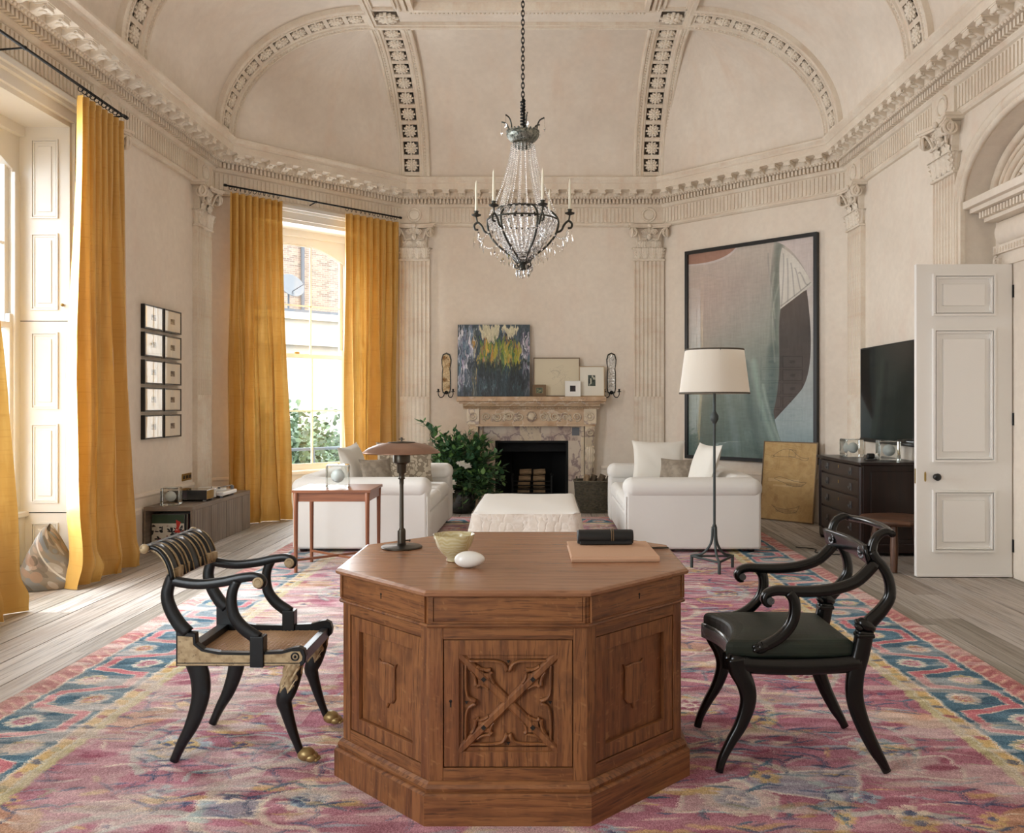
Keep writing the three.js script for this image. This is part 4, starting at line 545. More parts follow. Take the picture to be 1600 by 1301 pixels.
      const tm = part('carved_tracery', tr, M.oak, door, 'y');
    } else {
      const s = [[-0.06, 0.075], [-0.045, 0.066], [0, 0.07], [0.045, 0.066], [0.06, 0.075], [0.05, 0.055], [0.052, -0.05], [0.035, -0.068], [0.012, -0.072], [0, -0.092], [-0.012, -0.072], [-0.035, -0.068], [-0.052, -0.05], [-0.05, 0.055]];
      const sh = part('carved_shield', xf(ext(s, 0.016, 0.004), 0, 0.4, 0.607), M.oak, door, 'y'); sh.scale.x = 0.9;
    }
  }
}
// ---------- things on the desk (desk top at 0.785) ----------
const DT = 0.7852;
{ const L = thing('table_lamp', 'copper shaded table lamp with slim bronze stem on the oak desk', 'lamp', [-0.455, DT, -3.69]);
  part('base', lathe([[0, 0], [0.086, 0], [0.088, 0.004], [0.084, 0.008], [0.02, 0.011], [0.018, 0.02], [0, 0.02]], 40), M.gun, L);
  part('stem', lathe([[0.016, 0.008], [0.0175, 0.012], [0.0175, 0.072], [0.015, 0.08], [0.0095, 0.084], [0.0085, 0.27], [0.0095, 0.272], [0.0095, 0.292], [0.0145, 0.294], [0.0145, 0.3], [0.012, 0.302], [0.013, 0.318], [0.0195, 0.32], [0.0205, 0.357], [0.031, 0.362], [0.037, 0.366], [0.037, 0.4], [0.03, 0.402], [0, 0.403]], 28), M.gun, L);
  part('switch', [xf(cyl(0.003, 0.003, 0.016, 8), 0.016, 0.03, 0, 0, 0, -Math.PI / 2), sph(0.005, 0.034, 0.03, 0, 8, 6)], M.gun, L);
  part('shade', lathe([[0.055, 0.45], [0.1, 0.443], [0.14, 0.427], [0.163, 0.41], [0.166, 0.405], [0.161, 0.408], [0.138, 0.423], [0.1, 0.438], [0.055, 0.446], [0.052, 0.452]], 48), M.copper, L);
  part('inner_shade', lathe([[0.03, 0.4], [0.06, 0.4], [0.088, 0.405], [0.09, 0.408], [0.06, 0.42], [0.03, 0.423]], 36), M.copper, L);
  part('finial', [lathe([[0, 0.456], [0.058, 0.452], [0.058, 0.449], [0.02, 0.449], [0.018, 0.42]], 30), cyl(0.004, 0.004, 0.012, 8, 0, 0.454, 0), xf(cyl(0.002, 0.002, 0.026, 6), 0.013, 0.464, 0, 0, 0, Math.PI / 2), cyl(0.006, 0.004, 0.008, 8, 0, 0.464, 0)], M.gun, L);
}
{ const o = solo('onyx_bowl', 'pale yellow banded onyx bowl on the oak desk behind the white egg', 'bowl', lathe([[0, 0.004], [0.026, 0], [0.03, 0.004], [0.027, 0.014], [0.05, 0.035], [0.068, 0.062], [0.078, 0.09], [0.081, 0.106], [0.078, 0.106], [0.073, 0.088], [0.062, 0.062], [0.044, 0.036], [0.02, 0.022], [0, 0.02]], 40), M.onyx, [-0.197, DT, -3.37], 0, null, 'x'); }
{ const g = sph(1, 0, 0, 0, 32, 24), p = g.attributes.position; for (let i = 0; i < p.count; i++) { const y = p.getY(i), k = 0.031 * (1 - 0.1 * y); p.setXYZ(i, y * 0.057, (p.getX(i)) * k + 0.0305, p.getZ(i) * k); } g.index.array.reverse?.(); g.computeVertexNormals(); solo('white_egg', 'white ostrich-sized egg lying on the oak desk before the onyx bowl', 'egg', g, M.egg, [-0.125, DT, -3.24], 0.12, null, false); }
{ const o = thing('leather_folder', 'tan leather folder lying flat at the edge of the oak desk', 'folder', [0.43, DT, -3.54], 0.02); part('cover', [rb(-0.172, 0.172, 0, 0.004, -0.19, 0.19, 0.002), rb(-0.172, 0.172, 0.017, 0.0215, -0.19, 0.19, 0.002), xf(cyl(0.0108, 0.0108, 0.344, 12), 0.172, 0.0108, 0.182, 0, 0, Math.PI / 2)], M.leatherTan, o); part('pages', bx(-0.166, 0.166, 0.004, 0.017, -0.186, 0.182), M.mount, o); }
{ const o = thing('leather_roll', 'rolled black leather pouch tied with a thong on the tan folder', 'pouch', [0.415, DT + 0.0215, -3.66], 0.03); part('rolled_leather', [xf(lathe([[0, -0.118], [0.028, -0.118], [0.03, -0.11], [0.031, 0], [0.03, 0.11], [0.028, 0.118], [0, 0.118]], 28), 0, 0.03, 0, 0, 0, Math.PI / 2), xf(rbox(0.22, 0.006, 0.05, 0.002), 0, 0.018, 0.022, 0.6)], M.leatherBlack, o, 'x'); part('thong', [xf(tor(0.0325, 0.0022, 28, 6), 0.025, 0.03, 0, 0, Math.PI / 2), xf(tor(0.0325, 0.0022, 28, 6), 0.033, 0.03, 0, 0.1, Math.PI / 2)], M.frameWood, o); }
solo('pen', 'thin dark pen lying beside the tan folder on the desk', 'pen', [xf(cyl(0.004, 0.004, 0.11, 10), 0.055, 0.004, 0, 0, 0, Math.PI / 2), xf(cyl(0.001, 0.004, 0.012, 10), -0.055, 0.004, 0, 0, 0, -Math.PI / 2)], M.gun, [0.63, DT, -3.66], 0.05);
// ---------- armchairs ----------
const ZUP = V3(0, 0, 1);
const limb = (pts, z, rin, rz, n = 22, sq = 4) => sweep(spl(pts.map((p) => [p[0], p[1], Array.isArray(z) ? lerp(z[0], z[1], p[2] || 0) : z]), n), (t) => [typeof rin === 'function' ? rin(t) : rin, typeof rz === 'function' ? rz(t) : rz], 12, { up: ZUP, sq });
{ const C = thing('cane_armchair', 'black and gilt armchair with cane seat and lion-paw feet left of the desk', 'armchair', [-1.285, 0.018, -3.535]);
  const Z = 0.205;
  for (const s of [1, -1]) {
    const z = s * Z;
    part('leg', limb([[0.005, 0], [0.035, 0.065], [0.075, 0.14], [0.108, 0.25], [0.105, 0.33], [0.085, 0.385]], [z * 0.95, z], (t) => lerp(0.016, 0.036, sst(0, 0.8, t)), 0.019), M.ebony, C);
    const fl = part('leg', limb([[0.505, 0.012], [0.485, 0.06], [0.465, 0.115], [0.44, 0.2], [0.432, 0.235], [0.45, 0.28], [0.468, 0.34], [0.47, 0.385]], z * 0.96, (t) => lerp(0.014, 0.034, sst(0.1, 0.75, t)), (t) => lerp(0.014, 0.026, sst(0, 0.7, t)), 26, 2.6), M.ebony, C);
    part('gilt_fur', surf((u, v) => { const an = u * Math.PI * 2, jag = 0.018 * Math.abs(((u * 7) % 1) - 0.5) * 2, y = lerp(0.268 + jag * 1.6, 0.38, v), cx = y < 0.33 ? lerp(0.446, 0.463, (y - 0.27) / 0.06) : lerp(0.463, 0.47, (y - 0.33) / 0.05), rip = 0.0022 * Math.sin(u * 52 + Math.sin(v * 14 + u * 20) * 1.6), k = 1 + 0.06 * v; return [cx + Math.cos(an) * (0.0355 * k + rip), y, z * 0.96 + Math.sin(an) * (0.0285 * k + rip)]; }, 84, 20), M.gilt, fl);
    part('paw', [xf(sph(0.03, 0, 0, 0, 16, 12), 0.518, 0.026, z * 0.96, 0, 0, 0, [1.15, 0.9, 1]), ...[-1.25, -0.42, 0.42, 1.25].map((k) => xf(sph(0.0135, 0, 0, 0, 12, 8), 0.547 - Math.abs(k) * 0.006, 0.0155, z * 0.96 + k * 0.0155, 0, 0, 0, [1.5, 1.05, 0.85])), ...[-1.25, -0.42, 0.42, 1.25].map((k) => xf(sph(0.006, 0, 0, 0, 8, 6), 0.567 - Math.abs(k) * 0.006, 0.009, z * 0.96 + k * 0.0155, 0, 0, 0, [1.5, 1, 0.8]))], M.giltDark, fl);
    const rail = [[0.022, 0.372], [0.505, 0.372], [0.52, 0.385], [0.524, 0.41], [0.516, 0.436], [0.495, 0.446], [0.47, 0.442], [0.43, 0.43], [0.3, 0.424], [0.19, 0.426], [0.13, 0.437], [0.1, 0.46], [0.098, 0.5], [0.022, 0.507]];
    const r = part('side_rail', ext(rail, 0.032, 0.003).translate(0, 0, z - 0.016), M.ebony, C);
    const inner = [[0.03, 0.387], [0.498, 0.387], [0.508, 0.396], [0.51, 0.41], [0.5, 0.43], [0.47, 0.43], [0.43, 0.42], [0.3, 0.415], [0.185, 0.417], [0.122, 0.43], [0.09, 0.455], [0.088, 0.485], [0.03, 0.49]];
    part('gilt_panel', [ext(inner, 0.003).translate(0, 0, s > 0 ? z + 0.0155 : z - 0.0185), bx(0.028, 0.5, 0.376, 0.383, s > 0 ? z + 0.015 : z - 0.018, s > 0 ? z + 0.018 : z - 0.015)], M.gilt, r);
    part('scroll_roundel', [xf(tor(0.014, 0.0035, 18, 6), 0.482, 0.41, s * (Z + 0.0185)), xf(sph(0.006, 0, 0, 0, 8, 6), 0.482, 0.41, s * (Z + 0.019))], M.ebony, r);
    part('back_stile', limb([[0.062, 0.495], [0.03, 0.53], [-0.005, 0.59], [-0.018, 0.64], [-0.008, 0.69], [0.004, 0.72]], z, (t) => lerp(0.026, 0.019, t), 0.017), M.ebony, C);
    part('arm', limb([[0.0, 0.7], [0.05, 0.69], [0.11, 0.685], [0.2, 0.695], [0.27, 0.71], [0.33, 0.714], [0.352, 0.7], [0.35, 0.682], [0.335, 0.68]], z, (t) => lerp(0.0185, 0.012, sst(0.4, 1, t)), (t) => 0.016, 30), M.ebony, C);
    part('scroll_end', [xf(tor(0.016, 0.007, 18, 8), 0.338, 0.694, z - 0.012), xf(tor(0.016, 0.007, 18, 8), 0.338, 0.694, z), xf(tor(0.016, 0.007, 18, 8), 0.338, 0.694, z + 0.012), xf(cyl(0.012, 0.012, 0.04, 14), 0.338, 0.694, z + 0.02, -Math.PI / 2)], M.gilt, C);
    part('arm_support', [limb([[0.255, 0.7], [0.238, 0.665], [0.232, 0.62], [0.242, 0.565], [0.275, 0.52], [0.315, 0.49], [0.335, 0.475]], s * (Z + 0.004), (t) => lerp(0.017, 0.025, t), 0.015), rb(0.31, 0.362, 0.37, 0.488, z - 0.026, z + 0.026, 0.003)], M.ebony, C);
    part('gilt_side', limb([[0.0, 0.725], [-0.018, 0.77], [-0.05, 0.808], [-0.082, 0.822]], s * (Z + 0.004), (t) => lerp(0.011, 0.006, t), 0.006, 14), M.gilt, C);
  }
  part('front_rail', rb(0.478, 0.508, 0.372, 0.415, -Z + 0.016, Z - 0.016, 0.003), M.ebony, C); part('rear_rail', rb(0.03, 0.075, 0.372, 0.43, -Z + 0.016, Z - 0.016, 0.003), M.ebony, C);
  const caneG = [bx(0.075, 0.478, 0.398, 0.401, -Z + 0.016, -Z + 0.03), bx(0.075, 0.478, 0.398, 0.401, Z - 0.03, Z - 0.016)];
  for (let k = 0; k < 24; k++) { const x = 0.08 + k * 0.0168; caneG.push(bx(x, x + 0.0032, 0.401, 0.4025, -Z + 0.016, Z - 0.016)); } for (let k = 0; k < 23; k++) { const z = -Z + 0.02 + k * 0.0168; caneG.push(bx(0.075, 0.478, 0.4022, 0.404, z, z + 0.0032)); }
  for (const q of [-1, 1]) for (let k = -22; k < 24; k++) { const c = k * 0.0168, pts = []; for (let t = 0; t <= 40; t++) { const x = 0.078 + t / 40 * 0.398, z = q * (x - 0.276) + c; if (Math.abs(z) < Z - 0.018) pts.push([x, z]); } if (pts.length > 1) { const a = pts[0], b = pts[pts.length - 1], l = Math.hypot(b[0] - a[0], b[1] - a[1]); caneG.push(xf(box(l, 0.0012, 0.0017), (a[0] + b[0]) / 2, 0.4045 + (q > 0 ? 0.0008 : 0), (a[1] + b[1]) / 2, 0, -q * Math.PI / 4)); } }
  const cane = part('cane_seat', caneG, M.cane, C); cane.userData.kind = 'stuff'; 
  // rolled back: slats along a scroll profile
  const prof = spl([[0.008, 0.705], [-0.002, 0.75], [-0.02, 0.79], [-0.05, 0.822], [-0.085, 0.83], [-0.1, 0.815]], 18);
  const slat = (z0, z1, th = 0.009, off = 0) => { const zm = (z0 + z1) / 2; return sweep(prof.map((p) => V3(p.x, p.y + off, zm)), [th, (z1 - z0) / 2], 8, { up: ZUP, sq: 8 }); };
  const EL = [[-0.225, -0.15], [-0.118, -0.07], [-0.042, 0.042], [0.07, 0.118], [0.15, 0.225]];
  for (const [a, b] of EL) { const m = part('back_slat', slat(a, b), M.ebony, C); for (const z of [a + 0.008, b - 0.012]) part('gilt_line', sweep(prof.map((p) => V3(p.x + 0.009, p.y + 0.004, z + 0.002)), [0.003, 0.003], 4, { up: ZUP, sq: 8 }), M.gilt, m); }
  for (const z of [-0.134, -0.056, 0.056, 0.134]) part('gilt_rod', sweep(prof.slice(1, 17).map((p) => V3(p.x, p.y, z)), 0.005, 6), M.gilt, C);
  part('crest_roll', xf(cyl(0.014, 0.014, 0.45, 16), -0.094, 0.826, 0.225, -Math.PI / 2), M.ebony, C);
  for (const s of [-1, 1]) part('gilt_boss', xf(sph(0.019, 0, 0, 0, 14, 10), -0.094, 0.826, s * 0.232, 0, 0, 0, [1, 1, 0.6]), M.gilt, C);
  part('lower_back_rail', sweep(spl([[0.012, 0.722, -0.205], [-0.004, 0.722, -0.1], [-0.008, 0.722, 0], [-0.004, 0.722, 0.1], [0.012, 0.722, 0.205]], 16), [0.012, 0.024], 8, { up: V3(0, 1, 0), sq: 6 }), M.gilt, C);
}
{ const C = thing('leather_armchair', 'glossy black armchair with dark green leather seat right of the desk', 'armchair', [1.445, 0.018, -3.465], Math.PI);
  const Z = 0.225;
  for (const s of [1, -1]) {
    const z = s * Z;
    part('leg', limb([[0.0, 0], [0.018, 0.035], [0.042, 0.075], [0.095, 0.186], [0.122, 0.282], [0.118, 0.37], [0.1, 0.44], [0.088, 0.5], [0.083, 0.53]], z, (t) => lerp(0.016, 0.032, sst(0, 0.55, t)), (t) => lerp(0.015, 0.022, t), 26), M.black, C);
    part('leg', limb([[0.632, 0], [0.62, 0.045], [0.588, 0.11], [0.548, 0.18], [0.522, 0.266], [0.532, 0.33], [0.562, 0.39], [0.57, 0.43]], z, (t) => lerp(0.015, 0.037, sst(0.1, 0.9, t)), (t) => lerp(0.015, 0.024, t), 26), M.black, C);
    part('back_stile', limb([[0.088, 0.53], [0.06, 0.565], [0.02, 0.607], [-0.012, 0.66], [-0.008, 0.72], [0.012, 0.765], [0.042, 0.8], [0.06, 0.83]], z, (t) => lerp(0.027, 0.018, sst(0, 0.6, t)), 0.018, 26), M.black, C);
    part('carved_collar', [rb(0.052, 0.118, 0.505, 0.522, z - 0.028, z + 0.028, 0.006), xf(sph(0.03, 0, 0, 0, 14, 10), 0.078, 0.55, z, 0, 0, 0.5, [1.35, 0.85, 0.85]), ...[0, 1, 2, 3].map((k) => xf(sph(0.012, 0, 0, 0, 8, 6), 0.112 - k * 0.004, 0.546 + (k % 2) * 0.012, z + (k - 1.5) * 0.012, 0, 0, 0.5, [1.5, 0.9, 0.8]))], M.black, C);
    part('arm', limb([[0.045, 0.785], [0.075, 0.75], [0.12, 0.712], [0.2, 0.686], [0.29, 0.677], [0.36, 0.678], [0.42, 0.68], [0.452, 0.668], [0.462, 0.648], [0.452, 0.632], [0.438, 0.632]], z, (t) => lerp(0.021, 0.0125, sst(0.3, 1, t)), 0.019, 36), M.black, C);
    part('arm_roundel', [xf(cyl(0.014, 0.014, 0.046, 16), 0.442, 0.645, z + 0.023, -Math.PI / 2), xf(tor(0.009, 0.003, 14, 6), 0.442, 0.645, s * (Z + 0.024))], M.pewter, C);
    part('arm_support', limb([[0.372, 0.678], [0.352, 0.65], [0.348, 0.6], [0.362, 0.555], [0.4, 0.51], [0.445, 0.482], [0.472, 0.472]], z * 1.02, (t) => lerp(0.021, 0.019, t), (t) => lerp(0.017, 0.021, t), 26), M.black, C);
    part('carved_foot', [xf(sph(0.028, 0, 0, 0, 14, 10), 0.47, 0.47, z * 1.02, 0, 0, -0.5, [1.25, 0.8, 0.9]), ...[0, 1, 2, 3].map((k) => xf(sph(0.011, 0, 0, 0, 8, 6), 0.495, 0.464 + (k % 2) * 0.01, z * 1.02 + (k - 1.5) * 0.012, 0, 0, -0.4, [1.5, 0.9, 0.8]))], M.black, C);
    part('side_rail', limb([[0.1, 0.41], [0.2, 0.4], [0.35, 0.395], [0.5, 0.4], [0.59, 0.41]], z, 0.03, 0.02, 14, 6), M.black, C);
    part('top_scroll', limb([[0.058, 0.82], [0.05, 0.862], [0.03, 0.89], [0.0, 0.902], [-0.018, 0.893]], z, (t) => lerp(0.017, 0.012, t), 0.016, 16), M.black, C);
  }
  const front = (zz) => 0.6 - 0.055 * (1 - (zz / Z) ** 2);
  part('front_rail', sweep(Array.from({ length: 15 }, (_, k) => { const z = -Z + k / 14 * 2 * Z; return V3(front(z), 0.415, z); }), [0.02, 0.033], 8, { up: V3(0, 1, 0), sq: 6 }), M.black, C);
  part('metal_inlay', sweep(Array.from({ length: 15 }, (_, k) => { const z = (-Z + k / 14 * 2 * Z) * 0.92; return V3(front(z) + 0.019, 0.418, z); }), [0.003, 0.016], 6, { up: V3(0, 1, 0), sq: 6 }), M.pewter, C);
  part('back_rail', rb(0.085, 0.125, 0.375, 0.44, -Z, Z, 0.006), M.black, C);
  const sh = new THREE.Shape(); sh.moveTo(0.12, -Z + 0.005); sh.quadraticCurveTo(0.16, -Z - 0.012, 0.58, -Z - 0.004); for (let k = 0; k <= 10; k++) { const z = -Z + k / 10 * 2 * Z; sh.lineTo(front(z) + 0.006, z); } sh.quadraticCurveTo(0.16, Z + 0.012, 0.12, Z - 0.005); sh.lineTo(0.12, -Z + 0.005);
  const sg = clean(ext(sh, 0.07, 0.024, 8, 4).rotateX(Math.PI / 2).translate(0, 0.492, 0)); { const p = sg.attributes.position; for (let k = 0; k < p.count; k++) if (p.getY(k) > 0.47) { const a = (p.getX(k) - 0.36) / 0.26, b = p.getZ(k) / 0.23; p.setY(k, p.getY(k) + 0.022 * Math.max(0, 1 - a * a) * Math.max(0, 1 - b * b)); } }
  part('seat_cushion', (() => { const top = surf((u, v) => { const z = (v * 2 - 1) * (Z - 0.012), x = lerp(0.135, front(z) - 0.012, u), a = u * 2 - 1, b = v * 2 - 1; return [x, 0.4905 + 0.024 * Math.pow(Math.max(0, (1 - a * a) * (1 - b * b)), 0.6), z]; }, 20, 20); return [sg, flipUp(top)]; })(), M.greenLeather, C);
  const crest = part('crest_tablet', sweep(spl([[0.075, 0.815, -Z - 0.01], [0.058, 0.815, -0.1], [0.052, 0.815, 0], [0.058, 0.815, 0.1], [0.075, 0.815, Z + 0.01]], 18), [0.011, 0.036], 8, { up: V3(0.25, 1, 0).normalize(), sq: 8 }), M.black, C);
  part('pewter_rosette', [-1, 1].flatMap((s) => Array.from({ length: 12 }, (_, k) => { const a = k / 12 * Math.PI * 2; return xf(sph(0.006, 0, 0, 0, 6, 5), 0.078, 0.815 + Math.sin(a) * 0.02, s * 0.17 + Math.cos(a) * 0.026, 0, 0, 0, [0.6, 1, 1.5]); }).concat([xf(sph(0.009, 0, 0, 0, 8, 6), 0.08, 0.815, s * 0.17)])), M.pewter, crest);
  part('crest_roll', sweep(spl([[-0.015, 0.895, -Z - 0.015], [-0.04, 0.9, -0.1], [-0.046, 0.9, 0], [-0.04, 0.9, 0.1], [-0.015, 0.895, Z + 0.015]], 18), 0.0135, 10), M.black, C);
}
function flipUp(g) { g = clean(g); const n = g.attributes.normal; if (n.getY(Math.floor(n.count / 2)) < 0) { const p = g.attributes.position; for (let i = 0; i < p.count; i += 3) { const a = V3().fromBufferAttribute(p, i + 1), b = V3().fromBufferAttribute(p, i + 2); p.setXYZ(i + 1, b.x, b.y, b.z); p.setXYZ(i + 2, a.x, a.y, a.z); } for (let i = 0; i < n.count; i++) n.setXYZ(i, -n.getX(i), -n.getY(i), -n.getZ(i)); } return g; }
// ---------- curtains, poles ----------
function curtain(label, i, top, bot, yTop, off, n, phase, puddle = 0.1, flip = 1) {
  const nb = Math.max(2, Math.round(n * 0.45));
  const f = (u, v) => {
    const e = sst(0.05, 0.75, v), low = sst(0.82, 1, v), k = u * n * Math.PI * 2 + phase, kb = u * nb * Math.PI * 2 + phase * 1.7 + 0.5 * Math.sin(v * 2.6 + phase), w = 0.5 * Math.sin(v * 3.1 + u * 7 + phase) * e;
    let s = lerp(lerp(top[0], top[1], u), lerp(bot[0], bot[1], u), Math.pow(v, 1.5));
    const fine = Math.sin(k + w) + 0.3 * Math.sin(2 * k + 1.3 + v * 2), broad = Math.sin(kb) + 0.35 * Math.sin(2 * kb + 0.8 + v * 1.5);
    let z = off + lerp(0.034, 0.016, e) * fine + 0.075 * e * broad * (0.75 + 0.3 * Math.sin(u * 8 + phase)) + 0.012 * Math.sin(u * 5 + v * 6 + phase) * e;
    s += e * (0.03 * Math.cos(kb) + 0.012 * Math.cos(k)) + 0.01 * Math.sin(v * 9 + u * 14) * e;
    const cr = (fbm(u * 0.06 + phase, v * 0.12, 64, 3) - 0.5);
    z += cr * (0.02 * e + 0.09 * low * puddle / 0.1) + puddle * 0.35 * Math.exp(-Math.pow((v - 0.965) / 0.022, 2)) * (0.5 + 0.5 * Math.sin(kb + 0.6)); s += 0.06 * low * (fbm(u * 0.05 + 3 + phase, v * 0.1, 64, 2) - 0.5) - low * 0.02 * (u - 0.5);
    const y = Math.max(0.006, yTop * (1 - v) - 0.0 * low + 0.05 * low * cr * (1 - sst(0.97, 1, v)));
    return [s, y, Math.max(z, 0.11)];
  };
  const g = surf((u, v) => f(u, 1 - v), 220, 110, (u, v) => [u * 1.5, v * yTop]);
  const c = thing('silk_curtain', label, 'curtain', on(i, 0), EDGE[i].turn, 'yellow silk curtains');
  part('cloth', g, M.silk, c, false);
  part('heading', surf((u, v) => { const p = f(u, 0.004 + (1 - v) * 0.012); return [p[0], p[1] + 0.02 + v * 0.02, p[2] + 0.004]; }, 120, 2, (u, v) => [u, v * 0.1]), M.silk, c, false);
  return c;
}
const ringGeo = muv(xf(tor(0.022, 0.0035, 14, 6), 0, 0, 0, 0, Math.PI / 2));
function pole(label, i, s0, s1, y, off, spots, brackets) {
  const p = thing('curtain_pole', label, 'curtain pole', on(i, 0, y, off), EDGE[i].turn, 'iron curtain poles');
  part('rod', xf(cyl(0.011, 0.011, s1 - s0, 12), s1, 0, 0, 0, 0, Math.PI / 2), M.iron, p);
  part('finial', xf(cyl(0.016, 0.016, 0.03, 12), s0, 0, 0, 0, 0, Math.PI / 2), M.iron, p); part('finial', xf(cyl(0.016, 0.016, 0.03, 12), s1 + 0.03, 0, 0, 0, 0, Math.PI / 2), M.iron, p);
  for (const s of brackets) part('bracket', [sweep([[s, 0, 0], [s, -0.01, -off * 0.5], [s, -0.02, -off + 0.005]], 0.007, 8), xf(box(0.03, 0.09, 0.008), s, -0.02, -off + 0.004), sph(0.016, s, 0, 0, 10, 8)], M.iron, p);
  for (const s of spots) { const m = lit(new THREE.Mesh(ringGeo, M.iron)); m.name = 'ring'; m.position.set(s, -0.018, 0); m.rotation.y = rr(-0.4, 0.4); p.add(m); }
}
reseed(31);
const spots = (a, b, n) => Array.from({ length: n }, (_, k) => lerp(a, b, (k + 0.3) / n));
curtain('golden yellow silk curtain at the photograph\'s edge, nearest the camera', 0, [3.5, 4.1], [3.6, 4.6], 3.75, 0.32, 6, 0.4, 0.08);
curtain('tall golden yellow silk curtain beside the ten small black frames', 0, [5.4, 6.05], [5.3, 6.3], 3.75, 0.28, 7, 2.1, 0.12);
pole('black iron curtain pole over the nearest window', 0, 3.4, 6.12, 3.84, 0.28, [...spots(3.5, 4.08, 9), ...spots(5.4, 6.05, 11)], [4.7, 6.1]);
curtain('golden yellow silk curtain between the corner pilaster and the canted window', 1, [0.13, 0.78], [0.1, 0.92], 3.805, 0.2, 8, 0.9, 0.09);
curtain('golden yellow silk curtain between the canted window and the fireplace pilaster', 1, [1.67, 2.48], [1.68, 2.46], 3.805, 0.2, 8, 3.3, 0.07);
pole('black iron curtain pole over the canted window by the fireplace', 1, 0.1, 2.5, 3.9, 0.2, [...spots(0.13, 0.78, 11), ...spots(1.67, 2.48, 12)], [1.25]);
// ---------- sofas ----------
function pillowG(w, h, t) {
  const f = (s) => (u, v) => { const a = u * 2 - 1, b = v * 2 - 1, q = Math.pow(Math.max(0, (1 - Math.pow(Math.abs(a), 2.4)) * (1 - Math.pow(Math.abs(b), 2.4))), 0.55); return [a * w / 2 * (1 - 0.09 * (1 - b * b)), b * h / 2 * (1 - 0.09 * (1 - a * a)), s * (t / 2 * q + 0.004 * Math.sin(a * 7 + b * 5) * q)]; };
  const g1 = surf(f(1), 20, 20), g2 = surf(f(-1), 20, 20); const ix = g2.index.array; for (let i = 0; i < ix.length; i += 3) { const t0 = ix[i]; ix[i] = ix[i + 1]; ix[i + 1] = t0; } g2.computeVertexNormals(); return join([g1, g2]);
}
function sofa(label, x, z, sx) {   // front faces -x for sx = 1
  const S = thing('sofa', label, 'sofa', [x, 0.0135, z], sx > 0 ? 0 : Math.PI, 'white sofas facing each other');
  const d = 0.64, l = 1.12;
  part('base', rb(-d + 0.03, d - 0.04, 0.03, 0.33, -l + 0.1, l - 0.1, 0.03, 3), M.slip, S);
  part('backrest', rbox(0.27, 0.7, 2 * l - 0.3, 0.09, d - 0.14, 0.36, 0, 5), M.slip, S);
  for (const q of [-1, 1]) {
    const a = part('armrest', [rbox(2 * d - 0.02, 0.62, 0.24, 0.03, 0, 0.34, q * (l - 0.13), 4), rbox(2 * d + 0.02, 0.19, 0.29, 0.09, 0, 0.595, q * (l - 0.135), 6)], M.slip, S);
    part('piping', [sweep(spl([[-d + 0.01, 0.06, q * (l - 0.02)], [-d + 0.008, 0.3, q * (l - 0.02)], [-d + 0.01, 0.52, q * (l - 0.02)]], 8), 0.006, 6)], M.slip, a);
  }
  for (const q of [-1, 1]) part('seat_cushion', rbox(1.0, 0.17, 0.84, 0.07, -0.13, 0.405, q * 0.42, 5), M.slip, S);
  for (const [fx, fz] of [[-0.55, 1.02], [0.55, 1.02], [-0.55, -1.02], [0.55, -1.02]]) part('foot', lathe([[0, 0], [0.03, 0], [0.038, 0.02], [0.03, 0.04], [0, 0.04]], 14), M.mahog, S).position.set(fx, 0, fz);
  return S;
}
sofa('white slipcovered sofa behind the floor lamp, facing the other sofa', 1.56, -9.13, 1);
sofa('white slipcovered sofa behind the wooden side table, facing the other sofa', -1.56, -9.15, -1);
function cushion(name, label, m, w, h, t, pos, rx, ry, rz) { const c = solo(name, label, 'cushion', pillowG(w, h, t), m, pos, 0, 'sofa cushions'); c.rotation.set(rx, ry, rz, 'YXZ'); return c; }
cushion('cushion', 'plain white cushion tilted on the sofa behind the glass cube', M.linenWhite, 0.6, 0.48, 0.16, [-1.76, 0.76, -8.75], -0.32, 1.45, 0.06);
cushion('cushion', 'grey damask patterned cushion on the sofa behind the copper lamp', M.damask, 0.66, 0.46, 0.15, [-1.42, 0.745, -9.76], -0.3, 0.05, 0.0);
cushion('cushion', 'small taupe cushion peeping over the arm beside the glass cube', M.taupe, 0.36, 0.36, 0.12, [-1.5, 0.685, -8.6], -0.35, 0.7, 0.0);
cushion('cushion', 'plain white cushion leaning at the open end of the lamp-side sofa', M.linenWhite, 0.6, 0.48, 0.16, [1.46, 0.755, -9.74], -0.3, -0.1, 0.0);
cushion('cushion', 'plain white cushion against the sofa back beside the leaning drawing', M.linenWhite, 0.56, 0.5, 0.16, [1.76, 0.765, -8.62], -0.32, -1.35, 0.0);
cushion('cushion', 'small taupe cushion between two white cushions on the sofa', M.taupe, 0.4, 0.32, 0.12, [1.56, 0.675, -9.06], -0.4, -0.5, 0.0);
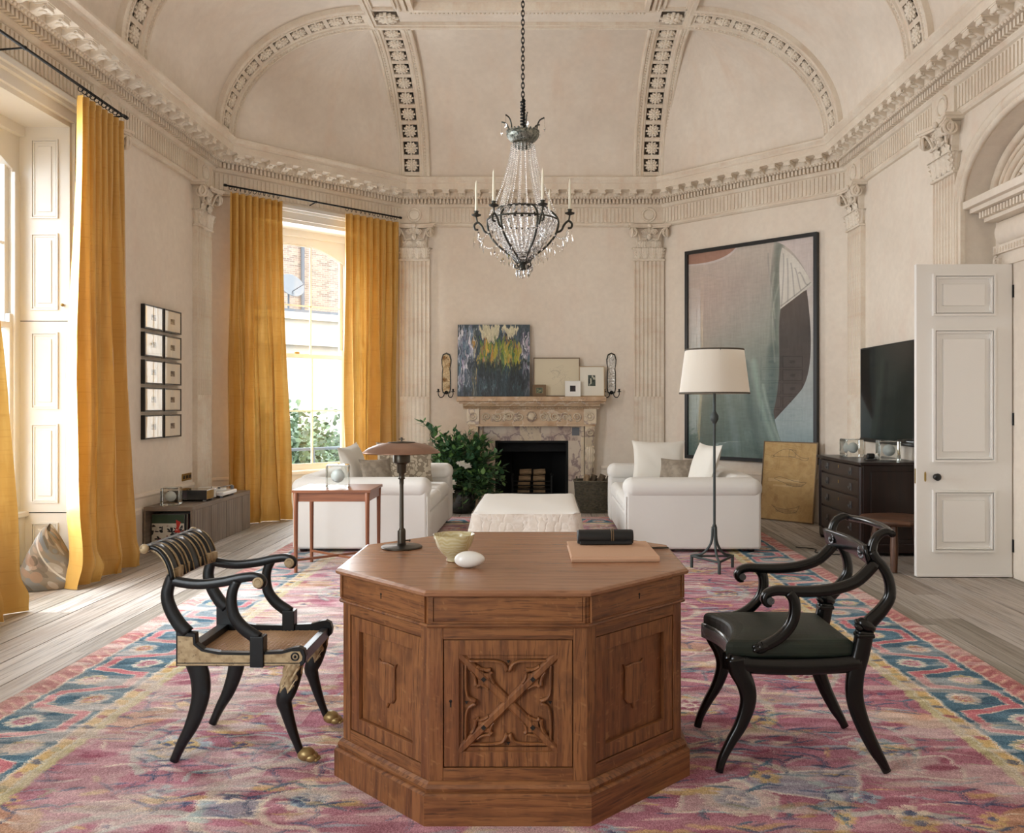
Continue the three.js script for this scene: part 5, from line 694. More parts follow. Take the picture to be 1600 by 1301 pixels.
// ---------- ottoman under a quilt ----------
{ const o = thing('ottoman', 'large ottoman draped with a quilted ivory bedspread before the fireplace', 'ottoman', [0.0, 0.011, -8.58]);
  const hx = 0.49, hz = 0.82, R = 0.09, per = (t) => { const P = [[-hx, hz], [hx, hz], [hx, -hz], [-hx, -hz]], L = [2 * hx, 2 * hz, 2 * hx, 2 * hz], tot = 4 * (hx + hz); let s = t * tot, k = 0; while (k < 3 && s > L[k]) { s -= L[k]; k++; } const a = P[k], b = P[(k + 1) % 4], q = s / L[k]; return [lerp(a[0], b[0], q), lerp(a[1], b[1], q), k]; };
  const rnd2 = (x, z, r) => { const cx = clamp(x, -hx + R, hx - R), cz = clamp(z, -hz + R, hz - R), dx = x - cx, dz = z - cz, l = Math.hypot(dx, dz) || 1; return [cx + dx / l * R + dx / l * r, cz + dz / l * R + dz / l * r]; };
  part('cushioned_top', surf((u, v) => { const a = u * 2 - 1, b = v * 2 - 1; const x = a * hx, z = b * hz; let px = x, pz = z; if (Math.abs(x) > hx - R && Math.abs(z) > hz - R) { [px, pz] = rnd2(x, z, 0); const k = Math.max(Math.abs(a), Math.abs(b)); } return [px, 0.395 + 0.03 * Math.pow(Math.max(0, (1 - a ** 8) * (1 - b ** 8)), 0.5) + 0.003 * Math.sin(x * 9 + z * 5), -pz]; }, 40, 50), M.spreadTop, o);
  part('quilt_drop', surf((u, v) => { const [x, z] = per((1 - u) % 1), k = v, fl = 0.008 + 0.075 * Math.pow(k, 1.3) + 0.022 * k * Math.sin(u * 88) * (0.6 + 0.4 * Math.sin(u * 23)); const [px, pz] = rnd2(x, z, fl); return [px, lerp(0.397, 0.03 + 0.012 * Math.sin(u * 75), k) + (k === 0 ? 0 : 0), pz]; }, 260, 14), M.spread, o);
  part('body', rb(-hx + 0.04, hx - 0.04, 0.0, 0.36, -hz + 0.04, hz - 0.04, 0.03), M.linen, o);
}
// ---------- wooden side table with glass cube ----------
{ const t = thing('side_table', 'slender reddish wooden side table standing before the white sofa', 'table', [-1.59, 0.011, -7.34]);
  part('table_top', [rb(-0.325, 0.325, 0.667, 0.682, -0.27, 0.27, 0.004), bx(-0.325, 0.325, 0.66, 0.668, -0.27, 0.27)], M.teak, t, 'x');
  part('apron', [rb(-0.3, 0.3, 0.585, 0.662, 0.232, 0.252, 0.002), rb(-0.3, 0.3, 0.585, 0.662, -0.252, -0.232, 0.002), rb(-0.305, -0.285, 0.585, 0.662, -0.24, 0.24, 0.002), rb(0.285, 0.305, 0.585, 0.662, -0.24, 0.24, 0.002)], M.teak, t, 'x');
  for (const sx of [-1, 1]) for (const sz of [-1, 1]) part('leg', sweep([[sx * 0.295, 0.662, sz * 0.243], [sx * 0.295, 0.56, sz * 0.243], [sx * 0.295, 0.0, sz * 0.243]], (q) => lerp(0.021, 0.013, q), 8, { up: V3(1, 0, 0), sq: 6 }), M.teak, t, 'y');
  for (const q of [-1, 1]) part('stretcher', xf(rbox(0.76, 0.02, 0.016, 0.003), 0, 0.1 + q * 0.002, 0, 0, q * 0.69), M.teak, t, 'x');
}
function glassCube(label, pos, s, turn = 0) { const c = thing('glass_cube', label, 'glass cube', pos, turn, 'glass cube lights'); part('glass_block', rbox(s, s, s, 0.012, 0, s / 2, 0, 3), M.clear, c); part('frosted_globe', sph(s * 0.3, 0, s * 0.5, 0, 24, 16), M.opal, c); return c; }
M.opal = phy({ color: 0xdfe6e2, roughness: 0.5 });
glassCube('clear glass cube with frosted globe on the wooden side table', [-1.6, 0.6935, -7.36], 0.19, 0.15);
// ---------- low bench under the small pictures ----------
{ const b = thing('media_bench', 'long low weathered grey plank bench under the ten small pictures', 'bench', [-3.4, 0, -9.0]);
  const x0 = -0.23, x1 = 0.235, z0 = -0.76, z1 = 0.85;
  part('bench_top', rb(x0, x1, 0.385, 0.425, z0, z1, 0.004), M.greyWood, b, 'z');
  part('back_board', bx(x0, x0 + 0.02, 0.02, 0.385, z0, z1), M.greyWood, b, 'z'); part('bottom_board', bx(x0 + 0.02, x1 - 0.025, 0.01, 0.03, z0 + 0.02, z1), M.greyWood, b, 'z'); part('end_board', bx(x0 + 0.02, x1 - 0.025, 0.03, 0.385, z0, z0 + 0.02), M.greyWood, b, 'y'); part('divider', bx(x0 + 0.02, x1 - 0.025, 0.03, 0.385, 0.2, 0.22), M.greyWood, b, 'y');
  const cuts = [0.85, 0.6, 0.385, 0.16, -0.03, -0.25, -0.5, -0.76]; for (let k = 0; k < 7; k++) part('plank', rb(x1 - 0.024, x1 - (k % 2) * 0.002, 0.0, 0.384, cuts[k + 1] + 0.003, cuts[k] - 0.002, 0.003), M.greyWood, b, 'y'); }
reseed(8);
const sleeveTex = canvasTex(256, 256, (x, W, H) => { x.fillStyle = '#3c4f3a'; x.fillRect(0, 0, W, H); x.fillStyle = '#d8d2c4'; x.fillRect(0, 70, W, 186); for (let k = 0; k < 46; k++) { x.fillStyle = ['#17181a', '#2a2a2c', '#17181a', '#c9c2b2', '#7c2420'][Math.floor(rnd() * 5)]; x.beginPath(); x.ellipse(rr(0, 256), rr(90, 256), rr(6, 30), rr(4, 18), rr(0, 3), 0, 7); x.fill(); } x.fillStyle = '#c23226'; x.beginPath(); x.moveTo(190, 40); x.lineTo(230, 60); x.lineTo(214, 110); x.lineTo(236, 150); x.lineTo(180, 140); x.lineTo(196, 95); x.fill(); x.fillStyle = '#e8e4da'; for (let k = 0; k < 8; k++) x.fillRect(rr(150, 230), rr(60, 150), rr(6, 26), 3); });
sleeveTex.repeat.set(1, 1); sleeveTex.offset.set(0, 0);
const sleeveFront = std({ map: sleeveTex, roughness: 0.6 }), sleeveCols = [0x8d8b86, 0x39352f, 0xb8ad98, 0x5a2b24, 0x2e3a44, 0xd6d2c8, 0x6e6a5c].map((c) => std({ color: c, roughness: 0.7 }));
for (let k = 0; k < 14; k++) { const s = thing('record_sleeve', k ? `record sleeve ${['second', 'third', 'fourth', 'fifth', 'sixth', 'seventh', 'eighth', 'ninth', 'tenth', 'eleventh', 'twelfth', 'thirteenth', 'fourteenth'][k - 1]} from the front of the row in the bench` : 'front record sleeve with red, black and green cover in the bench', 'record', [-3.44 + 0.0058 * k + (k ? rr(0, 0.006) : 0), 0.032, -8.24 - k * 0.021], 0, 'records in the bench'); s.rotation.x = -0.05; part('sleeve', rb(-0.156, 0.156, 0, 0.31, -0.003, 0.003, 0.001), sleeveCols[k % 7], s); if (!k) { const p = new THREE.Mesh(new THREE.PlaneGeometry(0.308, 0.306), sleeveFront); p.name = 'cover_print'; p.position.set(0, 0.155, 0.0036); s.add(p); } }
glassCube('dusky glass cube at the near end of the plank bench', [-3.44, 0.4255, -8.32], 0.17, 0.2);
{ const a = thing('amplifier', 'flat black hi-fi box beside the glass cube on the plank bench', 'hi-fi', [-3.39, 0.4255, -8.72]); part('casing', rb(-0.19, 0.19, 0.018, 0.115, -0.12, 0.14, 0.006), M.smoke, a); for (const [x, z] of [[-0.15, 0.1], [0.15, 0.1], [-0.15, -0.08], [0.15, -0.08]]) part('foot', cyl(0.02, 0.018, 0.018, 14, x, 0, z), M.pewter, a); }
{ const a = thing('record_player', 'white record player behind the black hi-fi box on the bench', 'record player', [-3.36, 0.4255, -9.12]); part('plinth', rb(-0.2, 0.2, 0.02, 0.06, -0.2, 0.2, 0.01), M.plasticWhite, a); part('platter', lathe([[0, 0.06], [0.15, 0.06], [0.152, 0.066], [0.152, 0.084], [0.148, 0.088], [0, 0.088]], 40), M.plasticWhite, a); part('spindle', cyl(0.004, 0.003, 0.016, 10, 0, 0.086, 0), M.pewter, a); part('tonearm', [cyl(0.018, 0.018, 0.04, 16, 0.165, 0.06, -0.15), sweep([[0.165, 0.105, -0.15], [0.16, 0.105, 0.0], [0.12, 0.1, 0.08]], 0.005, 8), rb(0.1, 0.13, 0.09, 0.102, 0.07, 0.1, 0.003)], M.pewter, a); for (const [x, z] of [[-0.16, 0.16], [0.16, 0.16], [-0.16, -0.16], [0.16, -0.16]]) part('foot', cyl(0.018, 0.018, 0.02, 12, x, 0, z), M.pewter, a); }
{ const a = thing('socket_plate', 'small brass socket plate on the baseboard behind the record player', 'socket', on(0, 8.05, 0.58, 0.0), EDGE[0].turn); part('plate', rb(-0.12, 0.12, 0, 0.075, 0, 0.008, 0.003), M.brass, a); for (const k of [-0.08, 0, 0.08]) part('switch', rb(k - 0.022, k + 0.022, 0.02, 0.055, 0.006, 0.013, 0.002), M.frameBlack, a); }
// ---------- bean-bag cushion in the window recess ----------
{ const bag = canvasTex(512, 512, (x, W, H) => { reseed(99); x.fillStyle = '#8f8578'; x.fillRect(0, 0, W, H); const P = ['#b6b9bd', '#6f665c', '#a78a76', '#c7c2bb', '#7d8791', '#5c5348', '#b89f8e']; for (let k = 0; k < 70; k++) { x.fillStyle = P[Math.floor(rnd() * 7)]; x.globalAlpha = rr(0.3, 0.8); x.beginPath(); x.ellipse(rr(0, W), rr(0, H), rr(20, 110), rr(8, 40), rr(0.6, 1.3), 0, 7); x.fill(); } x.globalAlpha = 0.9; x.strokeStyle = '#d4d0ca'; x.lineWidth = 12; x.beginPath(); x.moveTo(60, 0); x.lineTo(400, 512); x.stroke(); });
  const g = surf((u, v) => { const a = u * Math.PI * 2, k = Math.pow(1 - v, 0.75), c = Math.cos(a), s = Math.sin(a), m = Math.pow(Math.pow(Math.abs(c), 3) + Math.pow(Math.abs(s), 3), -1 / 3), low = v < 0.12 ? 0.86 + v * 1.2 : 1; return [c * m * 0.24 * (0.08 + 0.92 * k) * low, 0.44 * v + 0.02 * Math.sin(a * 2) * v, -s * m * (0.26 * k * low + 0.015 + 0.1 * v * (1 - k))]; }, 40, 24, (u, v) => [u * 2, v]);
  const b = solo('floor_cushion', 'pyramid-shaped printed floor cushion slumped in the window recess', 'cushion', g, std({ map: bag, roughness: 0.9, bumpMap: crumple, bumpScale: 0.01 }), [-3.68, 0.004, -6.66], 0.5, null, false); }
// ---------- chimneypiece ----------
const FB = ZB;   // face of the back wall
{ const F = thing('fireplace', 'pink and cream marble chimneypiece with carved frieze on the end wall', 'fireplace', [0, 0, FB]);
  part('mantel_shelf', [rb(-1.0, 1.0, 1.43, 1.5, 0, 0.33, 0.012), bx(-0.97, 0.97, 1.405, 1.43, 0, 0.29)], M.marbleWarm, F);
  part('bed_moulding', [ext([[0, 1.33], [0.19, 1.33], [0.2, 1.35], [0.25, 1.37], [0.27, 1.405], [0, 1.405]], 1.84).rotateY(-Math.PI / 2).scale(-1, 1, 1).translate(-0.92, 0, 0)].map(flat), M.marbleWarm, F);
  part('bead_row', Array.from({ length: 64 }, (_, k) => sph(0.012, -0.86 + k * 0.0273, 1.345, 0.2, 6, 4)), M.marbleWarm, F).userData.kind = 'stuff';
  const fr = part('frieze', [rb(-0.87, 0.87, 1.13, 1.33, 0, 0.17, 0.004), bx(-0.86, 0.86, 1.1, 1.13, 0, 0.185)], M.marbleWarm, F);
  part('frieze_carving', [...[-1, 1].flatMap((q) => [0.16, 0.31, 0.46, 0.61].map((x, k) => xf(spiral(0.062, 1.7, (k % 2 === 0) === (q > 0)), q * x, 1.228, 0.168, 0, 0, k)).concat([0.24, 0.39, 0.54].map((x) => xf(acanthus(0.08, 0.12, 0.02), q * x, 1.17, 0.165, 0, 0, q * 0.6)))), xf(sph(0.055, 0, 0, 0, 12, 10), 0, 1.23, 0.175, 0, 0, 0, [1, 1.15, 0.6]), ...[0, 1, 2, 3, 4, 5].map((k) => xf(acanthus(0.06, 0.09, 0.02), 0, 1.23, 0.17, 0, 0, k * 1.05))], M.marblePale, fr);
  for (const q of [-1, 1]) {
    part('corner_block', [rb(q * 0.79 - 0.085, q * 0.79 + 0.085, 1.125, 1.335, 0, 0.2, 0.004), xf(tor(0.045, 0.012, 20, 6), q * 0.79, 1.23, 0.2), xf(sph(0.025, 0, 0, 0, 10, 8), q * 0.79, 1.23, 0.2, 0, 0, 0, [1, 1, 0.5])], M.marblePale, F);
    const cs = new THREE.Shape(); cs.moveTo(0, 0.0); cs.lineTo(0.1, 0.0); cs.lineTo(0.1, 0.3); cs.bezierCurveTo(0.12, 0.55, 0.1, 0.6, 0.17, 0.85); cs.bezierCurveTo(0.24, 0.98, 0.27, 1.05, 0.2, 1.1); cs.lineTo(0, 1.1);
    const j = part('jamb', [ext(cs, 0.13, 0.008, 12).rotateY(-Math.PI / 2).translate(q * 0.785 + 0.065, 0, 0), rb(q * 0.785 - 0.085, q * 0.785 + 0.085, 0, 0.14, 0, 0.13, 0.004), bx(q * 0.69 - 0.02, q * 0.69 + 0.02, 0.14, 1.1, 0, 0.12)], M.marblePale, F, 'y');
    part('carved_scroll', [xf(spiral(0.05, 1.8, q > 0), q * 0.785, 1.02, 0.245, 0, 0, 0), xf(acanthus(0.11, 0.5, -0.05), q * 0.785, 0.45, 0.16, 0.12), xf(acanthus(0.1, 0.3, -0.02), q * 0.785, 0.18, 0.11)], M.marblePale, j);
    part('slip', bx(q * 0.585 - 0.085, q * 0.585 + 0.085, 0, 0.9, 0, 0.05), M.marbleVein, F, 'y');
  }
  part('slip', bx(-0.67, -0.16, 0.9, 1.1, 0, 0.05), M.marbleVein, F, 'x'); part('slip', bx(-0.16, 0.13, 0.9, 1.1, 0, 0.0505), M.marblePale, F, 'x'); part('slip', bx(0.13, 0.67, 0.9, 1.1, 0, 0.05), M.marbleVein, F, 'x');
  part('grey_inset', rb(0.55, 0.65, 0.97, 1.08, 0.045, 0.056, 0.003), M.marbleGrey, F);
  part('firebox', [bx(-0.52, -0.5, 0, 0.92, -0.8, 0.02), bx(0.5, 0.52, 0, 0.92, -0.8, 0.02), bx(-0.52, 0.52, 0.9, 0.92, -0.8, 0.02), bx(-0.52, 0.52, -0.02, 0.92, -0.82, -0.78), bx(-0.52, 0.52, -0.02, 0.008, -0.8, 0.05), xf(box(0.3, 0.9, 0.04), -0.4, 0.45, -0.5, 0, 0.9), xf(box(0.3, 0.9, 0.04), 0.4, 0.45, -0.5, 0, -0.9), bx(-0.5, 0.5, 0.74, 0.9, -0.2, -0.16)], M.soot, F);
  part('iron_surround', ringXY(-0.5, 0.5, 0.0, 0.9, -0.03, 0.0, 0.03), M.iron, F);
  part('hearthstone', bx(-0.54, 0.54, 0.0, 0.008, 0.05, 0.5), M.marbleGrey, F);
}
{ const g = thing('fire_grate', 'black iron fire grate inside the fireplace', 'grate', [0, 0.009, FB - 0.3]); for (let k = 0; k < 5; k++) part('bar', xf(cyl(0.009, 0.009, 0.56, 8), 0.28, 0.1 + k * 0.055, 0.17, 0, 0, Math.PI / 2), M.iron, g); for (const s of [-1, 1]) part('upright', [bx(s * 0.27 - 0.012, s * 0.27 + 0.012, 0, 0.4, 0.16, 0.184), sph(0.022, s * 0.27, 0.415, 0.172, 10, 8)], M.iron, g); for (let k = 0; k < 9; k++) part('floor_bar', box(0.014, 0.014, 0.36, -0.24 + k * 0.06, 0.1, 0), M.iron, g); for (const [x, z] of [[-0.25, -0.15], [0.25, -0.15]]) part('foot', bx(x - 0.012, x + 0.012, 0, 0.1, z - 0.012, z + 0.012), M.iron, g); }
reseed(21);
const logG = (r, l) => { const g = new THREE.CylinderGeometry(r, r * 0.95, l, 12, 3).rotateZ(Math.PI / 2), p = g.attributes.position; for (let i = 0; i < p.count; i++) { const k = 1 + 0.12 * Math.sin(p.getX(i) * 20 + Math.atan2(p.getZ(i), p.getY(i)) * 3); p.setY(i, p.getY(i) * k); p.setZ(i, p.getZ(i) * k); } g.computeVertexNormals(); return g; };
const LOGS = [[-0.115, 0.165, 'left of the bottom row'], [0.105, 0.165, 'right of the bottom row'], [-0.11, 0.255, 'left of the second row'], [0.1, 0.255, 'right of the second row'], [-0.1, 0.345, 'left of the third row'], [0.1, 0.345, 'right of the third row'], [-0.09, 0.435, 'left of the fourth row'], [0.1, 0.435, 'right of the fourth row']];
for (const [x, y, w] of LOGS) { const m = solo('fire_log', 'pale split log stacked in the grate, ' + w, 'log', logG(0.043, 0.165), M.log, [x, y + 0.012, FB - 0.28], rr(-0.22, 0.22), 'logs in the grate', 'x'); }
solo('poker', 'thin iron poker leaning at the edge of the fireplace opening', 'poker', [sweep([[0, 0, 0], [0.01, 0.55, -0.06]], 0.005, 8), sph(0.014, 0.01, 0.555, -0.06, 10, 8)], M.iron, [0.46, 0.01, FB + 0.1]);
// ---------- pictures on the mantel ----------
const MT = 1.501;
reseed(61);
const paintTex = canvasTex(512, 512, (x, W, H) => {
  x.fillStyle = '#3c4a52'; x.fillRect(0, 0, W, H);
  const streak = (n, x0, x1, y0, y1, cols, w0, w1, l0, l1, a) => { for (let k = 0; k < n; k++) { x.fillStyle = cols[Math.floor(rnd() * cols.length)]; x.globalAlpha = rr(0.15, a); x.fillRect(rr(x0, x1) * W, rr(y0, y1) * H, rr(w0, w1), rr(l0, l1)); } x.globalAlpha = 1; };
  streak(500, 0, 1, 0, 1, ['#22303a', '#4f6a7c', '#8d93a4', '#2b2f36', '#6c5a78', '#b9bcc4'], 2, 14, 20, 120, 0.7);
  streak(260, 0.28, 0.86, 0.18, 0.55, ['#8a9a2c', '#b8a23a', '#5f7f34', '#c97f35', '#3f6b3f', '#d4b94a'], 3, 18, 20, 110, 0.75);
  streak(200, 0.25, 0.9, 0.55, 1, ['#1c2a33', '#35505a', '#1a2026', '#4f7a80', '#26383c'], 3, 16, 30, 160, 0.8);
  streak(260, 0, 0.22, 0, 1, ['#d9d9e2', '#7c8ca4', '#3d4656', '#9a8ab0', '#eceaf0', '#5f7f94'], 3, 14, 20, 110, 0.9);
  streak(130, 0.89, 1, 0.1, 1, ['#f0eaee', '#6a4a64', '#d7c6d4', '#3e4b56'], 2, 10, 20, 140, 0.75);
  x.fillStyle = '#d8cfae'; x.globalAlpha = 0.9; x.beginPath(); x.moveTo(0.3 * W, 0.02 * H); x.lineTo(0.6 * W, 0.02 * H); x.bezierCurveTo(0.58 * W, 0.2 * H, 0.5 * W, 0.25 * H, 0.42 * W, 0.24 * H); x.bezierCurveTo(0.34 * W, 0.22 * H, 0.32 * W, 0.15 * H, 0.3 * W, 0.02 * H); x.fill(); x.beginPath(); x.moveTo(0.62 * W, 0.02 * H); x.lineTo(0.86 * W, 0.03 * H); x.bezierCurveTo(0.84 * W, 0.18 * H, 0.74 * W, 0.22 * H, 0.62 * W, 0.12 * H); x.fill(); x.globalAlpha = 1;
  streak(40, 0.2, 0.26, 0.05, 0.95, ['#d8c98e', '#e4dcc8', '#b08a44'], 2, 8, 30, 120, 0.8);
  streak(200, 0, 1, 0, 1, ['#e8e6e0', '#101820', '#7d8a94'], 1, 3, 8, 60, 0.5);
  streak(90, 0, 1, 0.5, 1, ['#0f161b', '#18242a', '#22343a'], 20, 70, 30, 120, 0.6); streak(60, 0.3, 0.9, 0.52, 0.6, ['#10181a', '#2a3a2c'], 10, 60, 4, 20, 0.8);
  for (let k = 0; k < 40; k++) { x.fillStyle = '#161c20'; x.globalAlpha = rr(0.1, 0.4); x.fillRect(rr(0, 0.6) * W, rr(0.1, 1) * H, rr(60, 220), rr(1, 4)); } x.globalAlpha = 1;
  const a = x.getImageData(0, 0, W, H), b = x.createImageData(W, H); for (let j = 0; j < H; j++) for (let i = 0; i < W; i++) { const u = i / W, v = j / H, sx = clamp(Math.round(i + (tile(u, v, 20, 3, 8) - 0.5) * 40), 0, W - 1), sy = clamp(Math.round(j + (tile(u + 0.3, v, 60, 3, 6) - 0.5) * 110), 0, H - 1), q = (j * W + i) * 4, z = (sy * W + sx) * 4, n = (tile(u, v, 90, 2, 30) - 0.5) * 40; for (let c = 0; c < 3; c++) b.data[q + c] = clamp(a.data[z + c] * 1.05 + n, 0, 255); b.data[q + 3] = 255; } x.putImageData(b, 0, 0);
});
function picture(name, label, w, h, pos, lean, { frame = M.frameBlack, fw = 0.012, depth = 0.025, mount = M.mount, art = null, artW = 0, artH = 0, glass = false, turn = 0, group, ay = 0, cat = 'picture' }) {
  const p = thing(name, label, cat, pos, turn, group); p.rotation.order = 'YXZ'; p.rotation.x = -lean;
  part('frame', ringXY(-w / 2, w / 2, 0, h, 0, depth, fw), frame, p);
  part('mount', bx(-w / 2 + fw * 0.8, w / 2 - fw * 0.8, fw * 0.8, h - fw * 0.8, 0.002, depth - 0.007), mount, p);
  if (art) { const a = new THREE.Mesh(new THREE.PlaneGeometry(artW, artH), art); a.name = 'print'; a.position.set(0, h / 2 + ay, depth - 0.006); p.add(a); }
  if (glass) { const g = new THREE.Mesh(new THREE.PlaneGeometry(w - 1.6 * fw, h - 1.6 * fw), M.picGlass); g.name = 'glazing'; g.position.set(0, h / 2, depth - 0.003); p.add(g); }
  return p;
}
{ const p = thing('abstract_painting', 'unframed abstract painting in blue, green and yellow streaks on the mantel', 'painting', [-0.515, MT, FB + 0.13]); p.rotation.x = -0.085; part('stretcher', bx(-0.49, 0.49, 0, 0.98, 0, 0.035), M.frameBlack, p); const a = new THREE.Mesh(new THREE.PlaneGeometry(0.98, 0.98), std({ map: paintTex, roughness: 0.35 })); a.name = 'canvas_face'; a.position.set(0, 0.49, 0.0362); p.add(a); }
const faint = canvasTex(256, 256, (x, W, H) => { x.fillStyle = '#d9ceb4'; x.fillRect(0, 0, W, H); x.strokeStyle = 'rgba(120,110,95,0.35)'; x.lineWidth = 1; reseed(3); for (let k = 0; k < 26; k++) { x.beginPath(); x.ellipse(150 + rr(-50, 50), 110 + rr(-40, 50), rr(10, 46), rr(8, 40), rr(0, 3), rr(0, 3), rr(3, 6)); x.stroke(); } });
picture('framed_drawing', 'faint pencil drawing in a thin dark frame on the mantel', 0.63, 0.53, [0.34, MT, FB + 0.1], 0.09, { frame: M.frameWood, fw: 0.012, art: std({ map: faint, roughness: 0.9 }), artW: 0.6, artH: 0.5 });
const tiny = (a, b, c) => std({ map: canvasTex(64, 64, (x) => { reseed(a.length + b.length + c.charCodeAt(1)); x.fillStyle = a; x.fillRect(0, 0, 64, 64); for (let k = 0; k < 14; k++) { x.fillStyle = k % 2 ? b : c; x.fillRect(rr(0, 64), rr(0, 64), rr(4, 22), rr(4, 26)); } }), roughness: 0.5 });
picture('small_brown_frame', 'tiny landscape in a broad brown frame leaning on the mantel', 0.18, 0.16, [0.105, MT, FB + 0.2], 0.12, { frame: M.frameWood, fw: 0.04, mount: M.framePale, art: tiny('#55604a', '#2f3a2c', '#8a8a66'), artW: 0.09, artH: 0.075, depth: 0.02 });
picture('small_white_frame', 'small white frame around a dark square print on the mantel', 0.21, 0.21, [0.555, MT, FB + 0.2], 0.1, { frame: M.frameWhite, fw: 0.008, art: tiny('#1c1416', '#2c1a20', '#0e0c0e'), artW: 0.075, artH: 0.08, mount: M.frameWhite });
picture('framed_print', 'pale wood frame with small dark photograph at the mantel\'s end', 0.345, 0.41, [0.815, MT, FB + 0.14], 0.1, { frame: M.framePale, fw: 0.01, art: tiny('#3f4a40', '#20282a', '#b8b6a4'), artW: 0.1, artH: 0.15, ay: 0.01 });
// ---------- mirrored sconces ----------
function sconce(label, x, plateM) { const s = thing('wall_sconce', label, 'sconce', [x, 1.53, FB], 0, 'mirrored wall sconces');
  const sh = new THREE.Shape(); const R = [[0, 0], [0.05, 0.02], [0.062, 0.08], [0.06, 0.3], [0.052, 0.36], [0.066, 0.42], [0.07, 0.48], [0.05, 0.55], [0, 0.575]]; sh.moveTo(0, 0); for (const [a, b] of R.slice(1)) sh.lineTo(a, b); for (const [a, b] of R.slice(0, -1).reverse()) sh.lineTo(-a, b);
  part('backplate', ext(sh, 0.014, 0.003), M.bronze, s); const in2 = new THREE.Shape(R.map(([a, b]) => V2(a * 0.8, 0.02 + b * 0.93)).concat(R.slice(1, -1).reverse().map(([a, b]) => V2(-a * 0.8, 0.02 + b * 0.93))));
  part('mirror_plate', ext(in2, 0.006).translate(0, 0, 0.013), plateM, s);
  part('engraving', [xf(tor(0.026, 0.004, 16, 6), 0, 0.12, 0.02), xf(tor(0.03, 0.004, 16, 6), 0, 0.46, 0.02), xf(tor(0.02, 0.004, 16, 6), 0, 0.3, 0.02), ...[0.18, 0.22, 0.36].map((y) => xf(sph(0.01, 0, 0, 0, 8, 6), 0, y, 0.02))], plateM, s);
  for (const q of [-1, 1]) { part('arm', [sweep(spl([[q * 0.02, 0.03, 0.015], [q * 0.04, -0.03, 0.06], [q * 0.075, -0.04, 0.08], [q * 0.1, 0.0, 0.09], [q * 0.1, 0.03, 0.09]], 14), 0.006, 8), lathe([[0, 0.03], [0.026, 0.034], [0.028, 0.04], [0.01, 0.044], [0.014, 0.075], [0, 0.075]], 16).translate(q * 0.1, 0, 0.09)], M.iron, s); }
  part('boss', sph(0.024, 0, 0.03, 0.02, 12, 8), M.iron, s); }
sconce('gilded mirror-backed candle sconce left of the abstract painting', -1.17, M.antique);
sconce('silvered mirror-backed candle sconce right of the framed print', 1.09, M.mirror);
// ---------- log basket ----------
{ const b = thing('wicker_basket', 'dark woven wicker log basket right of the fireplace', 'basket', [0.79, 0.001, FB + 0.62]);
  const ringAt = (y, k) => { const w = lerp(0.19, 0.225, y / 0.4), d = lerp(0.16, 0.19, y / 0.4), p = []; for (let a = 0; a <= 48; a++) { const t = a / 48 * Math.PI * 2, wv = 0.006 * Math.sin(t * 16 + k * Math.PI), c = Math.cos(t), s = Math.sin(t), m = Math.pow(Math.pow(Math.abs(c), 4) + Math.pow(Math.abs(s), 4), -0.25); p.push(V3(c * m * (w + wv), y, s * m * (d + wv))); } return sweep(p, [0.008, 0.0105], 6, { cap: false }); };
  part('weave', Array.from({ length: 20 }, (_, k) => ringAt(0.012 + k * 0.0195, k)), M.wicker, b).userData.kind = 'stuff'; part('rim', [sweep(Array.from({ length: 49 }, (_, a) => { const t = a / 48 * Math.PI * 2, c = Math.cos(t), s = Math.sin(t), m = Math.pow(Math.pow(Math.abs(c), 4) + Math.pow(Math.abs(s), 4), -0.25); return V3(c * m * 0.23, 0.405, s * m * 0.195); }), 0.014, 8, { cap: false })], M.wicker, b); part('basket_floor', rb(-0.18, 0.18, 0, 0.012, -0.15, 0.15), M.wicker, b);
  for (const q of [-1, 1]) part('handle', xf(tor(0.05, 0.01, 18, 8, Math.PI), q * 0.2, 0.405, 0.02, 0, Math.PI / 2), M.wicker, b); }
for (const [k, x, y, z, t, w] of [[0, 0.70, 0.33, 0.62, 0.1, 'nearest the chimneypiece in'], [1, 0.785, 0.33, 0.54, 0.05, 'lying in the middle of'], [2, 0.875, 0.345, 0.655, 0.0, 'at the sofa side of']]) { const m = solo('firewood_log', 'split brown log ' + w + ' the wicker basket', 'log', logG(0.042, 0.3), k === 0 ? M.log : M.barkLog, [x, y, FB + z], t, 'logs in the wicker basket', 'x'); m.rotation.set(0.15 * (k - 1), t, 1.35 - k * 0.08); }
